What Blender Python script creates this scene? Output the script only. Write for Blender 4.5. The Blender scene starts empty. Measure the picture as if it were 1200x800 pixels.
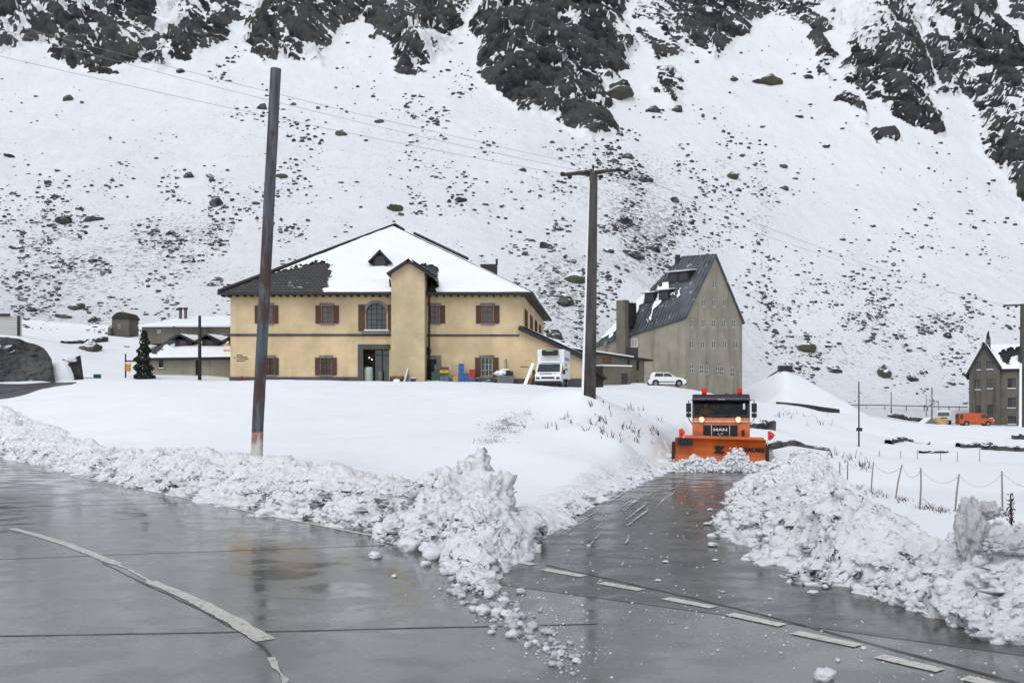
import bpy, bmesh, math, random
import numpy as np
from mathutils import Matrix, Vector
random.seed(7); rng = np.random.default_rng(11)
R = math.radians
SC = bpy.context.scene; COL = SC.collection
F, HZ, CZ = 1100.0, 470.0, 2.6
def P(px, py, Y): return Vector(((px-600)/F*Y, Y, CZ+(HZ-py)/F*Y))
def G(px, py, z=0.0):
    Y = (CZ-z)*F/(py-HZ); return Vector(((px-600)/F*Y, Y, z))

# ------------------------------------------------------------------ noise
def _hash(ix, iy, iz, s):
    with np.errstate(over='ignore'):
        h = (ix.astype(np.int64)*374761393 + iy.astype(np.int64)*668265263 + iz.astype(np.int64)*2147483647 + s*974711) & 0xFFFFFFFF
        h = ((h ^ (h >> 13))*1274126177) & 0xFFFFFFFF
        h = ((h ^ (h >> 16))*2246822519) & 0xFFFFFFFF
        h = h ^ (h >> 15)
    return (h & 0xFFFFFF)/float(0xFFFFFF)
def vnoise(x, y, z, s=0):
    x, y, z = np.broadcast_arrays(np.asarray(x, float), np.asarray(y, float), np.asarray(z, float))
    ix, iy, iz = np.floor(x), np.floor(y), np.floor(z)
    fx, fy, fz = x-ix, y-iy, z-iz
    fx = fx*fx*fx*(fx*(fx*6-15)+10); fy = fy*fy*fy*(fy*(fy*6-15)+10); fz = fz*fz*fz*(fz*(fz*6-15)+10)
    out = 0
    for a in (0, 1):
        for b in (0, 1):
            for c in (0, 1):
                w = (fx if a else 1-fx)*(fy if b else 1-fy)*(fz if c else 1-fz)
                out = out + w*_hash(ix+a, iy+b, iz+c, s)
    return out*2-1
def fbm(x, y, z, o=4, s=0, g=.5):
    t, a, n = 0, 1.0, 0
    for i in range(o):
        t = t + a*vnoise(x, y, z, s+i*17); n += a; a *= g
        x, y, z = x*2.03+5.1, y*2.03-3.7, z*2.03+1.3
    return t/n*1.6
def worley(x, y, z, s=0):
    ix, iy, iz = np.floor(x), np.floor(y), np.floor(z)
    f1 = np.full(np.shape(x), 9.0); f2 = f1.copy(); cid = np.zeros(np.shape(x))
    for a in (-1, 0, 1):
        for b in (-1, 0, 1):
            for c in (-1, 0, 1):
                jx, jy, jz = ix+a, iy+b, iz+c
                d = np.sqrt((jx+_hash(jx, jy, jz, s)-x)**2+(jy+_hash(jx, jy, jz, s+1)-y)**2+(jz+_hash(jx, jy, jz, s+2)-z)**2)
                n = d < f1
                f2 = np.where(n, f1, np.minimum(f2, d)); cid = np.where(n, _hash(jx, jy, jz, s+3), cid); f1 = np.where(n, d, f1)
    return f1, f2, cid
def sstep(a, b, x):
    t = np.clip((x-a)/(b-a), 0, 1); return t*t*(3-2*t)
def in_poly(px, py, poly):
    r = np.zeros(np.shape(px), bool); n = len(poly)
    for i in range(n):
        x0, y0 = poly[i]; x1, y1 = poly[i-1]
        c = ((y0 > py) != (y1 > py)) & (px < (x1-x0)*(py-y0)/((y1-y0) if y1 != y0 else 1e-9)+x0)
        r ^= c
    return r
def seg_dist(px, py, poly, closed=True):
    d = np.full(np.shape(px), 1e9); n = len(poly)
    for i in range(0 if closed else 1, n):
        x0, y0 = poly[i-1]; x1, y1 = poly[i]; vx, vy = x1-x0, y1-y0
        t = np.clip(((px-x0)*vx+(py-y0)*vy)/max(vx*vx+vy*vy, 1e-9), 0, 1)
        d = np.minimum(d, np.hypot(px-x0-t*vx, py-y0-t*vy))
    return d
def sdist(px, py, poly):
    d = seg_dist(px, py, poly); return np.where(in_poly(px, py, poly), -d, d)

# ------------------------------------------------------------------ materials
class NT:
    def __init__(s, m):
        s.t = m.node_tree; s.n = s.t.nodes; s.l = s.t.links
    def new(s, typ, **kw):
        n = s.n.new(typ)
        for k, v in kw.items():
            if k.startswith('i_'): 
                key = k[2:]; key = int(key) if key.isdigit() else key.replace('_', ' ')
                if hasattr(v, 'links'): s.l.new(v, n.inputs[key])
                else: n.inputs[key].default_value = v
            else: setattr(n, k, v)
        return n
    def noise(s, vec, scale, detail=4, rough=.55, dist=0):
        n = s.new('ShaderNodeTexNoise'); s.l.new(vec, n.inputs['Vector'])
        n.inputs['Scale'].default_value = scale; n.inputs['Detail'].default_value = detail
        n.inputs['Roughness'].default_value = rough; n.inputs['Distortion'].default_value = dist
        return n.outputs['Fac']
    def mapr(s, v, a, b, c=0., d=1., smooth=True):
        n = s.new('ShaderNodeMapRange', interpolation_type='SMOOTHSTEP' if smooth else 'LINEAR')
        s.l.new(v, n.inputs['Value'])
        for k, x in zip(('From Min', 'From Max', 'To Min', 'To Max'), (a, b, c, d)):
            if hasattr(x, 'links'): s.l.new(x, n.inputs[k])
            else: n.inputs[k].default_value = x
        return n.outputs['Result']
    def math(s, op, a, b=0.0, c=None):
        n = s.new('ShaderNodeMath', operation=op)
        for i, x in enumerate((a, b) if c is None else (a, b, c)):
            if hasattr(x, 'links'): s.l.new(x, n.inputs[i])
            else: n.inputs[i].default_value = x
        return n.outputs[0]
    def mix(s, f, a, b):
        n = s.new('ShaderNodeMix', data_type='RGBA')
        for i, x in ((0, f), (6, a), (7, b)):
            if hasattr(x, 'links'): s.l.new(x, n.inputs[i])
            elif i == 0: n.inputs[i].default_value = x
            else: n.inputs[i].default_value = (*x, 1)
        return n.outputs[2]
    def bump(s, h, strength=.3, dist=.05, nrm=None):
        n = s.new('ShaderNodeBump'); n.inputs['Strength'].default_value = strength; n.inputs['Distance'].default_value = dist
        s.l.new(h, n.inputs['Height'])
        if nrm is not None: s.l.new(nrm, n.inputs['Normal'])
        return n.outputs['Normal']
    def scalev(s, vec, sc):
        n = s.new('ShaderNodeMapping'); s.l.new(vec, n.inputs['Vector']); n.inputs['Scale'].default_value = sc
        return n.outputs[0]
def newmat(name):
    m = bpy.data.materials.new(name); m.use_nodes = True; t = NT(m)
    b = t.n.get('Principled BSDF'); geo = t.new('ShaderNodeNewGeometry'); tc = t.new('ShaderNodeTexCoord')
    return m, t, b, geo, tc.outputs['Object']
def pbr(name, col, rough=.6, var=.2, scale=2.0, bump=.15, bdist=.02, metal=0., spec=.4, grime=None, streak=False, coat=0.):
    m, t, b, geo, ob = newmat(name); pos = geo.outputs['Position']
    v = t.scalev(pos, (1, 1, .25)) if streak else pos
    n1 = t.noise(v, scale, 6, .6); n2 = t.noise(pos, scale*6.3, 4, .6)
    f = t.math('MULTIPLY_ADD', n1, .65, t.math('MULTIPLY', n2, .35))
    lo = tuple(c*(1-var) for c in col); hi = tuple(min(1, c*(1+var)) for c in col)
    c = t.mix(t.mapr(f, .3, .7), lo, hi)
    if grime:
        g = t.mapr(t.noise(t.scalev(pos, (1, 1, .3)), scale*.7, 5, .65), .52, .72, 0, .75); c = t.mix(g, c, grime)
    t.l.new(c, b.inputs['Base Color'])
    t.l.new(t.mapr(n2, .3, .7, max(.03, rough-.1), min(1, rough+.1)), b.inputs['Roughness'])
    b.inputs['Metallic'].default_value = metal; b.inputs['Specular IOR Level'].default_value = spec
    b.inputs['Coat Weight'].default_value = coat
    if bump: t.l.new(t.bump(n2, bump, bdist), b.inputs['Normal'])
    return m
SNOW = (.865, .892, .908)
def snow_mat(name, dirty=0., bump=.25, fine=9., bd=.03, SNOW=SNOW):
    m, t, b, geo, ob = newmat(name); pos = geo.outputs['Position']
    n1 = t.noise(pos, .35, 4); n2 = t.noise(pos, fine, 8, .75); n3 = t.noise(pos, 1.7, 5, .6)
    c = t.mix(t.mapr(n1, .3, .7), tuple(x*.97 for x in SNOW), SNOW)
    if dirty:
        d = t.mapr(t.noise(pos, .9, 7, .7), .5, .75, 0, dirty); c = t.mix(d, c, (.56, .54, .51))
        d2 = t.mapr(t.noise(pos, 14, 3, .6), .68, .76, 0, dirty*.45); c = t.mix(d2, c, (.5, .48, .44))
    t.l.new(c, b.inputs['Base Color']); b.inputs['Roughness'].default_value = .75
    b.inputs['Specular IOR Level'].default_value = .2
    h = t.math('MULTIPLY_ADD', n3, .6, t.math('MULTIPLY', n2, .4))
    t.l.new(t.bump(h, bump, bd), b.inputs['Normal'])
    return m
def rock_color(t, pos, sc=1.0):
    n1 = t.noise(pos, .22*sc, 8, .68); n2 = t.noise(pos, 1.9*sc, 6, .7)
    c = t.mix(t.mapr(n1, .36, .64), (.026, .028, .032), (.115, .117, .115))
    c = t.mix(t.mapr(t.noise(pos, .11*sc, 5, .6), .52, .7, 0, .45), c, (.07, .072, .045))
    c = t.mix(t.mapr(n2, .5, .66, 0, .75), c, (.012, .013, .015))
    return c, n1, n2
def mountain_mat(name='mountain_snow_and_rock', bs=1., bd=1.6):
    m, t, b, geo, ob = newmat(name); pos = geo.outputs['Position']
    ar = t.new('ShaderNodeAttribute', attribute_name='rock').outputs['Fac']
    asp = t.new('ShaderNodeAttribute', attribute_name='speck').outputs['Fac']
    c, n1, n2 = rock_color(t, pos)
    f3 = t.noise(t.scalev(pos, (1, .6, 1.6)), .8, 7, .72)
    f = t.math('ADD', ar, t.math('MULTIPLY', t.math('SUBTRACT', f3, .5), .62))
    rf = t.mapr(f, .48, .53)
    sl = t.new('ShaderNodeAttribute', attribute_name='slab').outputs['Fac']; c = t.mix(t.mapr(sl, .2, .8), t.mix(.5, c, (.012, .013, .016)), t.mix(.6, c, (.135, .137, .135)))
    s1 = t.noise(t.scalev(pos, (1, .8, .8)), 1.1, 7, .78); s2 = t.noise(pos, .09, 4, .6)
    thr = t.math('SUBTRACT', .73, t.math('MULTIPLY', asp, .27))
    sf = t.mapr(t.math('ADD', s1, t.math('MULTIPLY', t.math('SUBTRACT', s2, .5), .22)), thr, t.math('ADD', thr, .07), 0, .66)
    sn = t.mix(t.mapr(t.noise(pos, .05, 5, .6), .3, .7), tuple(x*.95 for x in SNOW), SNOW)
    dust = t.mapr(t.noise(pos, 2.2, 6, .8), .54, .7, 0, .4); c = t.mix(dust, c, (.6, .61, .63)); base = t.mix(sf, sn, (.085, .08, .072)); base = t.mix(rf, base, c)
    t.l.new(base, b.inputs['Base Color']); b.inputs['Roughness'].default_value = .85; b.inputs['Specular IOR Level'].default_value = .2
    h = t.math('ADD', t.math('MULTIPLY', n2, rf), t.math('MULTIPLY', s1, .35))
    t.l.new(t.bump(h, bs, bd), b.inputs['Normal'])
    return m
def boulder_mat(name, snowlev=.74, sc=4.0, tint=None):
    m, t, b, geo, ob = newmat(name); pos = geo.outputs['Position']
    c, n1, n2 = rock_color(t, pos, sc)
    if tint: c = t.mix(.5, c, tint)
    nz = t.new('ShaderNodeSeparateXYZ', i_0=geo.outputs['Normal']).outputs[2]
    f = t.math('ADD', nz, t.math('MULTIPLY', t.math('SUBTRACT', t.noise(pos, 2.5, 5, .7), .5), .9))
    c = t.mix(t.mapr(f, snowlev, snowlev+.12), c, SNOW)
    t.l.new(c, b.inputs['Base Color']); b.inputs['Roughness'].default_value = .85; b.inputs['Specular IOR Level'].default_value = .2
    t.l.new(t.bump(n2, .6, .12), b.inputs['Normal'])
    return m
def road_mat(name, lo, hi, r0, r1, gravel=0.):
    m, t, b, geo, ob = newmat(name); pos = geo.outputs['Position']
    st = t.scalev(pos, (.6, .8, 1))
    n1 = t.noise(st, .4, 6, .6); n2 = t.noise(pos, 18, 5, .7); n3 = t.noise(st, 1.7, 5, .6)
    c = t.mix(t.mapr(n1, .3, .7), lo, hi)
    c = t.mix(t.mapr(n2, .35, .8, 0, .45), c, tuple(x*.5 for x in lo))
    wet = t.mapr(n3, .38, .62)
    if gravel:
        sp = t.mapr(t.noise(pos, 23, 2, .5), .68, .72, 0, gravel); sp = t.math('MULTIPLY', sp, t.mapr(t.noise(pos, .5, 3), .45, .6)); c = t.mix(sp, c, (.3, .29, .27))
    t.l.new(c, b.inputs['Base Color'])
    t.l.new(t.mapr(wet, 0, 1, r1, r0), b.inputs['Roughness']); b.inputs['Specular IOR Level'].default_value = .5
    h = t.math('ADD', t.math('MULTIPLY', n2, .25), t.noise(t.scalev(pos, (1, 1, 1)), 2.5, 5, .6))
    t.l.new(t.bump(h, .10, .02), b.inputs['Normal'])
    return m
def paint_worn(name, col, under, cover=.5):
    m, t, b, geo, ob = newmat(name); pos = geo.outputs['Position']
    n = t.noise(pos, 9, 7, .7); n2 = t.noise(pos, 45, 3, .6)
    f = t.mapr(t.math('MULTIPLY_ADD', n2, .35, t.math('MULTIPLY', n, .65)), cover-.06, cover+.06)
    c = t.mix(f, col, under); t.l.new(c, b.inputs['Base Color']); b.inputs['Roughness'].default_value = .3
    t.l.new(t.bump(n2, .2, .01), b.inputs['Normal']); return m
def glass_dark(name, col=(.012, .016, .018), rough=.06):
    m, t, b, geo, ob = newmat(name); pos = geo.outputs['Position']
    n = t.noise(pos, .8, 3); c = t.mix(t.mapr(n, .35, .65), col, tuple(x*2.6 for x in col))
    t.l.new(c, b.inputs['Base Color']); b.inputs['Roughness'].default_value = rough; b.inputs['Specular IOR Level'].default_value = .6
    t.l.new(t.bump(n, .08, .05), b.inputs['Normal']); return m
def emit(name, col, st):
    m = bpy.data.materials.new(name); m.use_nodes = True; t = NT(m); t.n.clear()
    e = t.new('ShaderNodeEmission'); e.inputs[0].default_value = (*col, 1); e.inputs[1].default_value = st
    o = t.new('ShaderNodeOutputMaterial'); t.l.new(e.outputs[0], o.inputs[0]); return m
def tile_mat():
    m, t, b, geo, ob = newmat('roof_slates'); pos = geo.outputs['Position']
    w = t.new('ShaderNodeTexBrick'); t.l.new(t.scalev(pos, (1, 1, 1)), w.inputs['Vector'])
    s = t.new('ShaderNodeSeparateXYZ', i_0=pos); cv = t.new('ShaderNodeCombineXYZ')
    t.l.new(s.outputs[0], cv.inputs[0]); t.l.new(t.math('MULTIPLY', s.outputs[2], 1.8), cv.inputs[1]); t.l.new(cv.outputs[0], w.inputs['Vector'])
    w.inputs['Scale'].default_value = 1.0; w.inputs['Brick Width'].default_value = .34; w.inputs['Row Height'].default_value = .3; w.inputs['Mortar Size'].default_value = .05
    w.inputs['Color1'].default_value = (.05, .05, .045, 1); w.inputs['Color2'].default_value = (.085, .08, .07, 1); w.inputs['Mortar'].default_value = (.012, .012, .012, 1)
    c = t.mix(t.mapr(t.noise(pos, 2.2, 5, .7), .62, .72, 0, .8), w.outputs['Color'], SNOW)
    t.l.new(c, b.inputs['Base Color']); b.inputs['Roughness'].default_value = .6
    t.l.new(t.bump(w.outputs['Fac'], -.6, .04), b.inputs['Normal']); return m
def concrete_mat(name, col, dark):
    m, t, b, geo, ob = newmat(name); pos = geo.outputs['Position']
    n1 = t.noise(pos, .35, 7, .65); n2 = t.noise(pos, 6, 6, .7); st = t.noise(t.scalev(pos, (1, 1, .12)), 1.1, 5, .65)
    c = t.mix(t.mapr(n1, .3, .7), tuple(x*.8 for x in col), tuple(x*1.15 for x in col))
    c = t.mix(t.mapr(st, .5, .72, 0, .7), c, dark)
    c = t.mix(t.mapr(n2, .55, .75, 0, .35), c, tuple(x*.6 for x in col))
    t.l.new(c, b.inputs['Base Color']); b.inputs['Roughness'].default_value = .85; b.inputs['Specular IOR Level'].default_value = .25
    t.l.new(t.bump(t.math('ADD', n2, t.noise(pos, .9, 5, .6)), .35, .05), b.inputs['Normal']); return m
def seam_mat():
    m, t, b, geo, ob = newmat('metal_roof_sheet'); pos = geo.outputs['Position']
    n1 = t.noise(pos, .6, 6, .6); n2 = t.noise(t.scalev(pos, (1, 1, .35)), 1.6, 6, .7)
    c = t.mix(t.mapr(n1, .3, .7), (.07, .08, .092), (.135, .15, .165)); c = t.mix(t.mapr(n2, .6, .68, 0, .75), c, SNOW)
    t.l.new(c, b.inputs['Base Color']); b.inputs['Roughness'].default_value = .42; b.inputs['Metallic'].default_value = .25
    t.l.new(t.bump(n2, .1, .02), b.inputs['Normal']); return m
def pole_mat(name, lo, hi, rust, amount):
    m, t, b, geo, ob = newmat(name); pos = geo.outputs['Position']
    v = t.scalev(pos, (1, 1, .06)); n1 = t.noise(v, 9, 6, .7); n2 = t.noise(t.scalev(pos, (1, 1, .25)), 2.2, 6, .7); n3 = t.noise(pos, 30, 4, .6)
    c = t.mix(t.mapr(n1, .35, .65), lo, hi); c = t.mix(t.mapr(n2, .56-amount*.1, .66-amount*.1, 0, .85), c, rust)
    t.l.new(c, b.inputs['Base Color']); b.inputs['Roughness'].default_value = .7; b.inputs['Specular IOR Level'].default_value = .3
    t.l.new(t.bump(t.math('ADD', n1, n3), .4, .02), b.inputs['Normal']); return m

M = dict(
 snow=snow_mat('fresh_snow', 0, .22, 5., .06), plow=snow_mat('ploughed_snow', .7, 1., 22., .09, (.832, .85, .858)), spray=snow_mat('thrown_snow', .15, 1., 24., .07, (.82, .83, .85)), slush=snow_mat('grey_packed_snow', .5, 1., 16., .12, (.66, .665, .67)),
 roofsnow=snow_mat('roof_snow_cover', 0, .15, 3., .03), mountain=mountain_mat(), ground=mountain_mat('snow_field', .45, .3), boulder=boulder_mat('boulder_rock'), boulder_moss=boulder_mat('mossy_boulder_rock', .72, 4., (.1, .105, .055)),
 cut=boulder_mat('rock_cut', .62, 1.6), wallstone=boulder_mat('dry_stone', .8, 6.),
 concrete_road=road_mat('wet_concrete_road', (.125, .131, .122), (.168, .173, .162), .07, .22), asphalt=road_mat('wet_asphalt', (.058, .058, .055), (.09, .088, .083), .13, .3, .5),
 far_asphalt=road_mat('far_asphalt', (.07, .072, .074), (.11, .112, .115), .4, .6), paint=paint_worn('road_paint', (.62, .6, .52), (.2, .2, .19), .56), paint_old=paint_worn('worn_yellowish_paint', (.56, .545, .48), (.19, .19, .18), .55), seal=pbr('joint_seal', (.02, .02, .02), .35, .4, 6),
 plaster=concrete_mat('ochre_plaster', (.59, .458, .28), (.48, .37, .225)), plaster_pale=concrete_mat('pale_ochre_plaster', (.53, .43, .265), (.45, .36, .225)),
 concrete=concrete_mat('stained_concrete', (.32, .288, .226), (.16, .145, .115)), concrete_dark=concrete_mat('dark_concrete', (.16, .145, .115), (.06, .058, .05)),
 stonewall=concrete_mat('grey_rubble_masonry', (.125, .112, .092), (.05, .047, .04)), plinth=concrete_mat('plinth_stone', (.085, .085, .085), (.04, .04, .04)), lintel=concrete_mat('granite_trim', (.19, .185, .175), (.1, .1, .1)),
 slate=tile_mat(), seam=seam_mat(), dark=pbr('dark_metal_trim', (.018, .018, .02), .5), wood=pbr('brown_shutter_wood', (.075, .034, .02), .6, .3, 3, streak=True), darkwood=pbr('weathered_dark_wood', (.03, .024, .02), .75, .3, 3, streak=True),
 rust=pbr('rusty_board', (.2, .075, .03), .8, .35, 2.), glass=glass_dark('window_glass', (.018, .023, .027)), black_glass=glass_dark('black_opening', (.006, .007, .008), .3), interior=pbr('dim_interior', (.035, .033, .032), .8),
 white_frame=pbr('white_window_frame', (.62, .62, .6), .5, .1), red_frame=pbr('red_window_frame', (.16, .03, .02), .5), pole_wood=pole_mat('grey_pole_wood', (.05, .062, .075), (.13, .15, .17), (.075, .04, .026), .75), pole_band=pole_mat('whitewashed_pole_foot', (.5, .48, .45), (.68, .66, .62), (.22, .09, .03), 1.2),
 pole_conc=pole_mat('dark_concrete_pole', (.045, .042, .036), (.085, .08, .07), (.03, .028, .024), .4), insul=pbr('brown_insulator', (.02, .012, .01), .25), wire=pbr('wire_metal', (.3, .3, .31), .6, bump=0),
 orange=pbr('orange_vehicle_paint', (.60, .122, .014), .38, .2, 1.5, .06, .01, coat=.25, grime=(.26, .095, .04)), orange2=pbr('orange_van_paint', (.47, .085, .02), .4, .1, 1.5, .04), purple=pbr('dark_cab_top_paint', (.02, .014, .03), .3), black=pbr('black_plastic', (.012, .012, .013), .45), rubber=pbr('tyre_rubber', (.018, .018, .018), .85), steel=pbr('grey_steel', (.25, .25, .26), .4, .2, 3, metal=.6), white=pbr('white_vehicle_paint', (.74, .76, .77), .35, .06, 2., .03), offwhite=pbr('dirty_white_panel', (.6, .62, .63), .5, .12, 1.2), chrome=pbr('chrome', (.55, .55, .56), .2, .1, 3, metal=1.),
 orange_seat=pbr('orange_cab_lining', (.5, .17, .06), .8), red=pbr('red_flag_cloth', (.75, .04, .035), .6), amber=pbr('amber_lens', (.9, .09, .01), .2), lamp=emit('headlamp_glow', (1., .8, .5), 2.6), lamp_ring=emit('headlamp_reflector', (1., .5, .16), .95), beacon=emit('beacon_glow', (1., .08, .015), .5), bulb=emit('lit_bulb', (1, .75, .45), 1.6), tail=pbr('tail_lamp_red', (.5, .01, .01), .3), skin=pbr('skin', (.5, .28, .2), .6), jacket=pbr('orange_jacket', (.75, .14, .03), .8),
 blue=pbr('blue_crate_plastic', (.03, .12, .33), .5, .15), redp=pbr('red_crate_plastic', (.42, .03, .035), .5, .15), green=pbr('green_crate_plastic', (.025, .095, .055), .5, .2), yellow=pbr('yellow_plastic', (.62, .38, .03), .5, .1), grey=pbr('grey_crate_plastic', (.13, .15, .16), .6, .15), brownp=pbr('brown_crate_plastic', (.15, .04, .03), .6), whitep=pbr('white_plastic', (.65, .65, .65), .5), navy=pbr('navy_plastic', (.02, .03, .16), .5), tan=pbr('tan_plastic', (.45, .33, .18), .6),
 tank=pbr('pale_tank_paint', (.38, .46, .43), .5, .1), bluep=pbr('blue_lettering', (.03, .13, .48), .5, .05, bump=0), ink=pbr('dark_lettering', (.05, .03, .02), .7, .05, bump=0), black_ink=pbr('black_lettering', (.01, .01, .01), .6, .05, bump=0), silver=pbr('silver_lettering', (.6, .6, .62), .35, .05, bump=0), signyellow=pbr('orange_sign_face', (.62, .28, .04), .5), pink=pbr('pink_petals', (.6, .1, .2), .7, .3), leaf=pbr('shrub_leaf', (.05, .09, .035), .7, .35), conifer=pbr('conifer_needles', (.022, .03, .022), .8, .45, 2.), bark=pbr('bark', (.05, .035, .025), .9, .3), fencewood=pbr('fence_wood', (.26, .235, .21), .8, .25, 4, streak=True), rope=pbr('weathered_rope', (.5, .47, .43), .9), twig=pbr('dry_twigs', (.05, .026, .02), .9, .4), drygrass=pbr('dry_grass', (.075, .07, .042), .9, .4), moss_roof=pbr('mossy_turf_roof', (.035, .03, .022), .95, .4, 2.), siding=None)
def siding_mat():
    m, t, b, geo, ob = newmat('grey_board_siding'); pos = geo.outputs['Position']
    z = t.new('ShaderNodeSeparateXYZ', i_0=pos).outputs[2]; f = t.math('FRACT', t.math('MULTIPLY', z, 3.2))
    c = t.mix(t.mapr(f, .0, .12), (.2, .19, .18), (.43, .42, .4)); c = t.mix(t.mapr(t.noise(t.scalev(pos, (.3, .3, 2)), 2, 5), .5, .7, 0, .5), c, (.3, .29, .27))
    t.l.new(c, b.inputs['Base Color']); t.l.new(t.bump(f, .3, .03), b.inputs['Normal']); b.inputs['Roughness'].default_value = .7; return m
M['siding'] = siding_mat()

# ------------------------------------------------------------------ mesh building
def link(o, parent=None, ploc=None):
    COL.objects.link(o)
    if parent is not None:
        o.parent = parent
        base = parent
        off = Vector(parent.get('_o', (0, 0, 0)))
        o.matrix_parent_inverse = Matrix.Translation(-off)
        o['_o'] = (0., 0., 0.)
    return o
def tag(o, label=None, cat=None, group=None, kind=None):
    if label: o['label'] = label
    if cat: o['category'] = cat
    if group: o['group'] = group
    if kind: o['kind'] = kind
    return o
def thing(name, label, cat, loc, group=None):
    o = bpy.data.objects.new(name, None); o.location = loc; o.empty_display_size = .3
    COL.objects.link(o); o['_o'] = tuple(loc); return tag(o, label, cat, group)
class MB:
    def __init__(s, T=None): s.v = []; s.f = []; s.mi = []; s.T = T or Matrix(); s.cur = 0; s.sm = []
        
    def add(s, vs, fs, smooth=False):
        b = len(s.v); s.v += [tuple(s.T @ Vector(p)) for p in vs]
        for f in fs: s.f.append([i+b for i in f]); s.mi.append(s.cur); s.sm.append(smooth)
        return s
    def box(s, c, d):
        x, y, z = c; a, b, e = d[0]/2, d[1]/2, d[2]/2
        vs = [(x+i*a, y+j*b, z+k*e) for i in (-1, 1) for j in (-1, 1) for k in (-1, 1)]
        return s.add(vs, [(0, 1, 3, 2), (4, 6, 7, 5), (0, 4, 5, 1), (2, 3, 7, 6), (0, 2, 6, 4), (1, 5, 7, 3)])
    def bb(s, x0, x1, y0, y1, z0, z1): return s.box(((x0+x1)/2, (y0+y1)/2, (z0+z1)/2), (abs(x1-x0), abs(y1-y0), abs(z1-z0)))
    def poly(s, pts): return s.add(pts, [tuple(range(len(pts)))])
    def slab(s, pts, th):                      # polygon thickened along +normal/-normal
        p = [Vector(q) for q in pts]; n = (p[1]-p[0]).cross(p[2]-p[0]).normalized(); k = len(p)
        if n.z < -.05: n = -n; p.reverse()
        n = n*abs(th)
        fs = [tuple(range(k)), tuple(reversed(range(k, 2*k)))]+[(i, i+k, (i+1) % k+k, (i+1) % k) for i in range(k)]
        return s.add(p+[q-n for q in p], fs)
    def prism(s, prof, x0, x1, axis='x'):      # profile of (a,b) extruded along axis
        mk = {'x': lambda a, b, t: (t, a, b), 'y': lambda a, b, t: (a, t, b), 'z': lambda a, b, t: (a, b, t)}[axis]; k = len(prof)
        vs = [mk(a, b, x0) for a, b in prof]+[mk(a, b, x1) for a, b in prof]
        return s.add(vs, [tuple(range(k)), tuple(reversed(range(k, 2*k)))]+[(i, i+k, (i+1) % k+k, (i+1) % k) for i in range(k)])
    def tube(s, pts, r, n=8, cap=True, smooth=True):
        pts = [Vector(p) for p in pts]; rs = r if isinstance(r, (list, tuple)) else [r]*len(pts)
        vs = []; k = len(pts)
        for i, p in enumerate(pts):
            d = (pts[min(i+1, k-1)]-pts[max(i-1, 0)]).normalized(); u = d.cross(Vector((0, 0, 1)) if abs(d.z) < .9 else Vector((1, 0, 0))).normalized(); w = d.cross(u)
            vs += [p+(u*math.cos(2*math.pi*j/n)+w*math.sin(2*math.pi*j/n))*rs[i] for j in range(n)]
        fs = [(i*n+j, i*n+(j+1) % n, (i+1)*n+(j+1) % n, (i+1)*n+j) for i in range(k-1) for j in range(n)]
        s.add(vs, fs, smooth)
        if cap: s.add(vs[:n], [tuple(reversed(range(n)))]); s.add(vs[-n:], [tuple(range(n))])
        return s
    def disc(s, c, r, d, axis=(0, 1, 0), n=20, smooth=True):
        a = Vector(axis).normalized()*d/2; c = Vector(c); return s.tube([c-a, c+a], r, n, True, smooth)
    def ball(s, c, r, sq=(1, 1, 1), n=10):
        vs = []; fs = []
        for i in range(n+1):
            for j in range(n*2):
                a, b = math.pi*i/n, math.pi*j/n
                vs.append((c[0]+r*sq[0]*math.sin(a)*math.cos(b), c[1]+r*sq[1]*math.sin(a)*math.sin(b), c[2]+r*sq[2]*math.cos(a)))
        w = n*2
        fs = [(i*w+j, (i+1)*w+j, (i+1)*w+(j+1) % w, i*w+(j+1) % w) for i in range(n) for j in range(w)]
        return s.add(vs, fs, True)
    def build(s, name, mat, parent=None, bevel=0, kind=None, recalc=True):
        me = bpy.data.meshes.new(name); me.from_pydata(s.v, [], s.f)
        for m in (mat if isinstance(mat, (list, tuple)) else [mat]): me.materials.append(m)
        me.polygons.foreach_set('material_index', s.mi); me.polygons.foreach_set('use_smooth', s.sm)
        if recalc:
            bm = bmesh.new(); bm.from_mesh(me); bmesh.ops.remove_doubles(bm, verts=bm.verts, dist=1e-5); bmesh.ops.recalc_face_normals(bm, faces=bm.faces); bm.to_mesh(me); bm.free()
        o = bpy.data.objects.new(name, me); link(o, parent)
        if bevel:
            b = o.modifiers.new('bevel', 'BEVEL'); b.width = bevel; b.segments = 2; b.limit_method = 'ANGLE'
        if kind: o['kind'] = kind
        return o
def np_mesh(name, V, faces, mat, parent=None, smooth=True, attrs=None, kind=None):
    me = bpy.data.meshes.new(name); V = np.asarray(V, np.float32); faces = np.asarray(faces, np.int32); k = faces.shape[1]; n = len(faces)
    me.vertices.add(len(V)); me.vertices.foreach_set('co', V.ravel())
    me.loops.add(n*k); me.loops.foreach_set('vertex_index', faces.ravel())
    me.polygons.add(n); me.polygons.foreach_set('loop_start', np.arange(0, n*k, k, dtype=np.int32))
    try: me.polygons.foreach_set('loop_total', np.full(n, k, np.int32))
    except Exception: pass
    me.polygons.foreach_set('use_smooth', np.full(n, smooth))
    for a, d in (attrs or {}).items():
        at = me.attributes.new(a, 'FLOAT', 'POINT'); at.data.foreach_set('value', np.asarray(d, np.float32).ravel())
    me.update(calc_edges=True); me.validate(); me.materials.append(mat)
    o = bpy.data.objects.new(name, me); link(o, parent)
    if kind: o['kind'] = kind
    return o
def grid_faces(nr, nc):
    i = np.arange(nr-1)[:, None]*nc+np.arange(nc-1)[None, :]
    return np.stack([i, i+1, i+nc+1, i+nc], -1).reshape(-1, 4)
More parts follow.
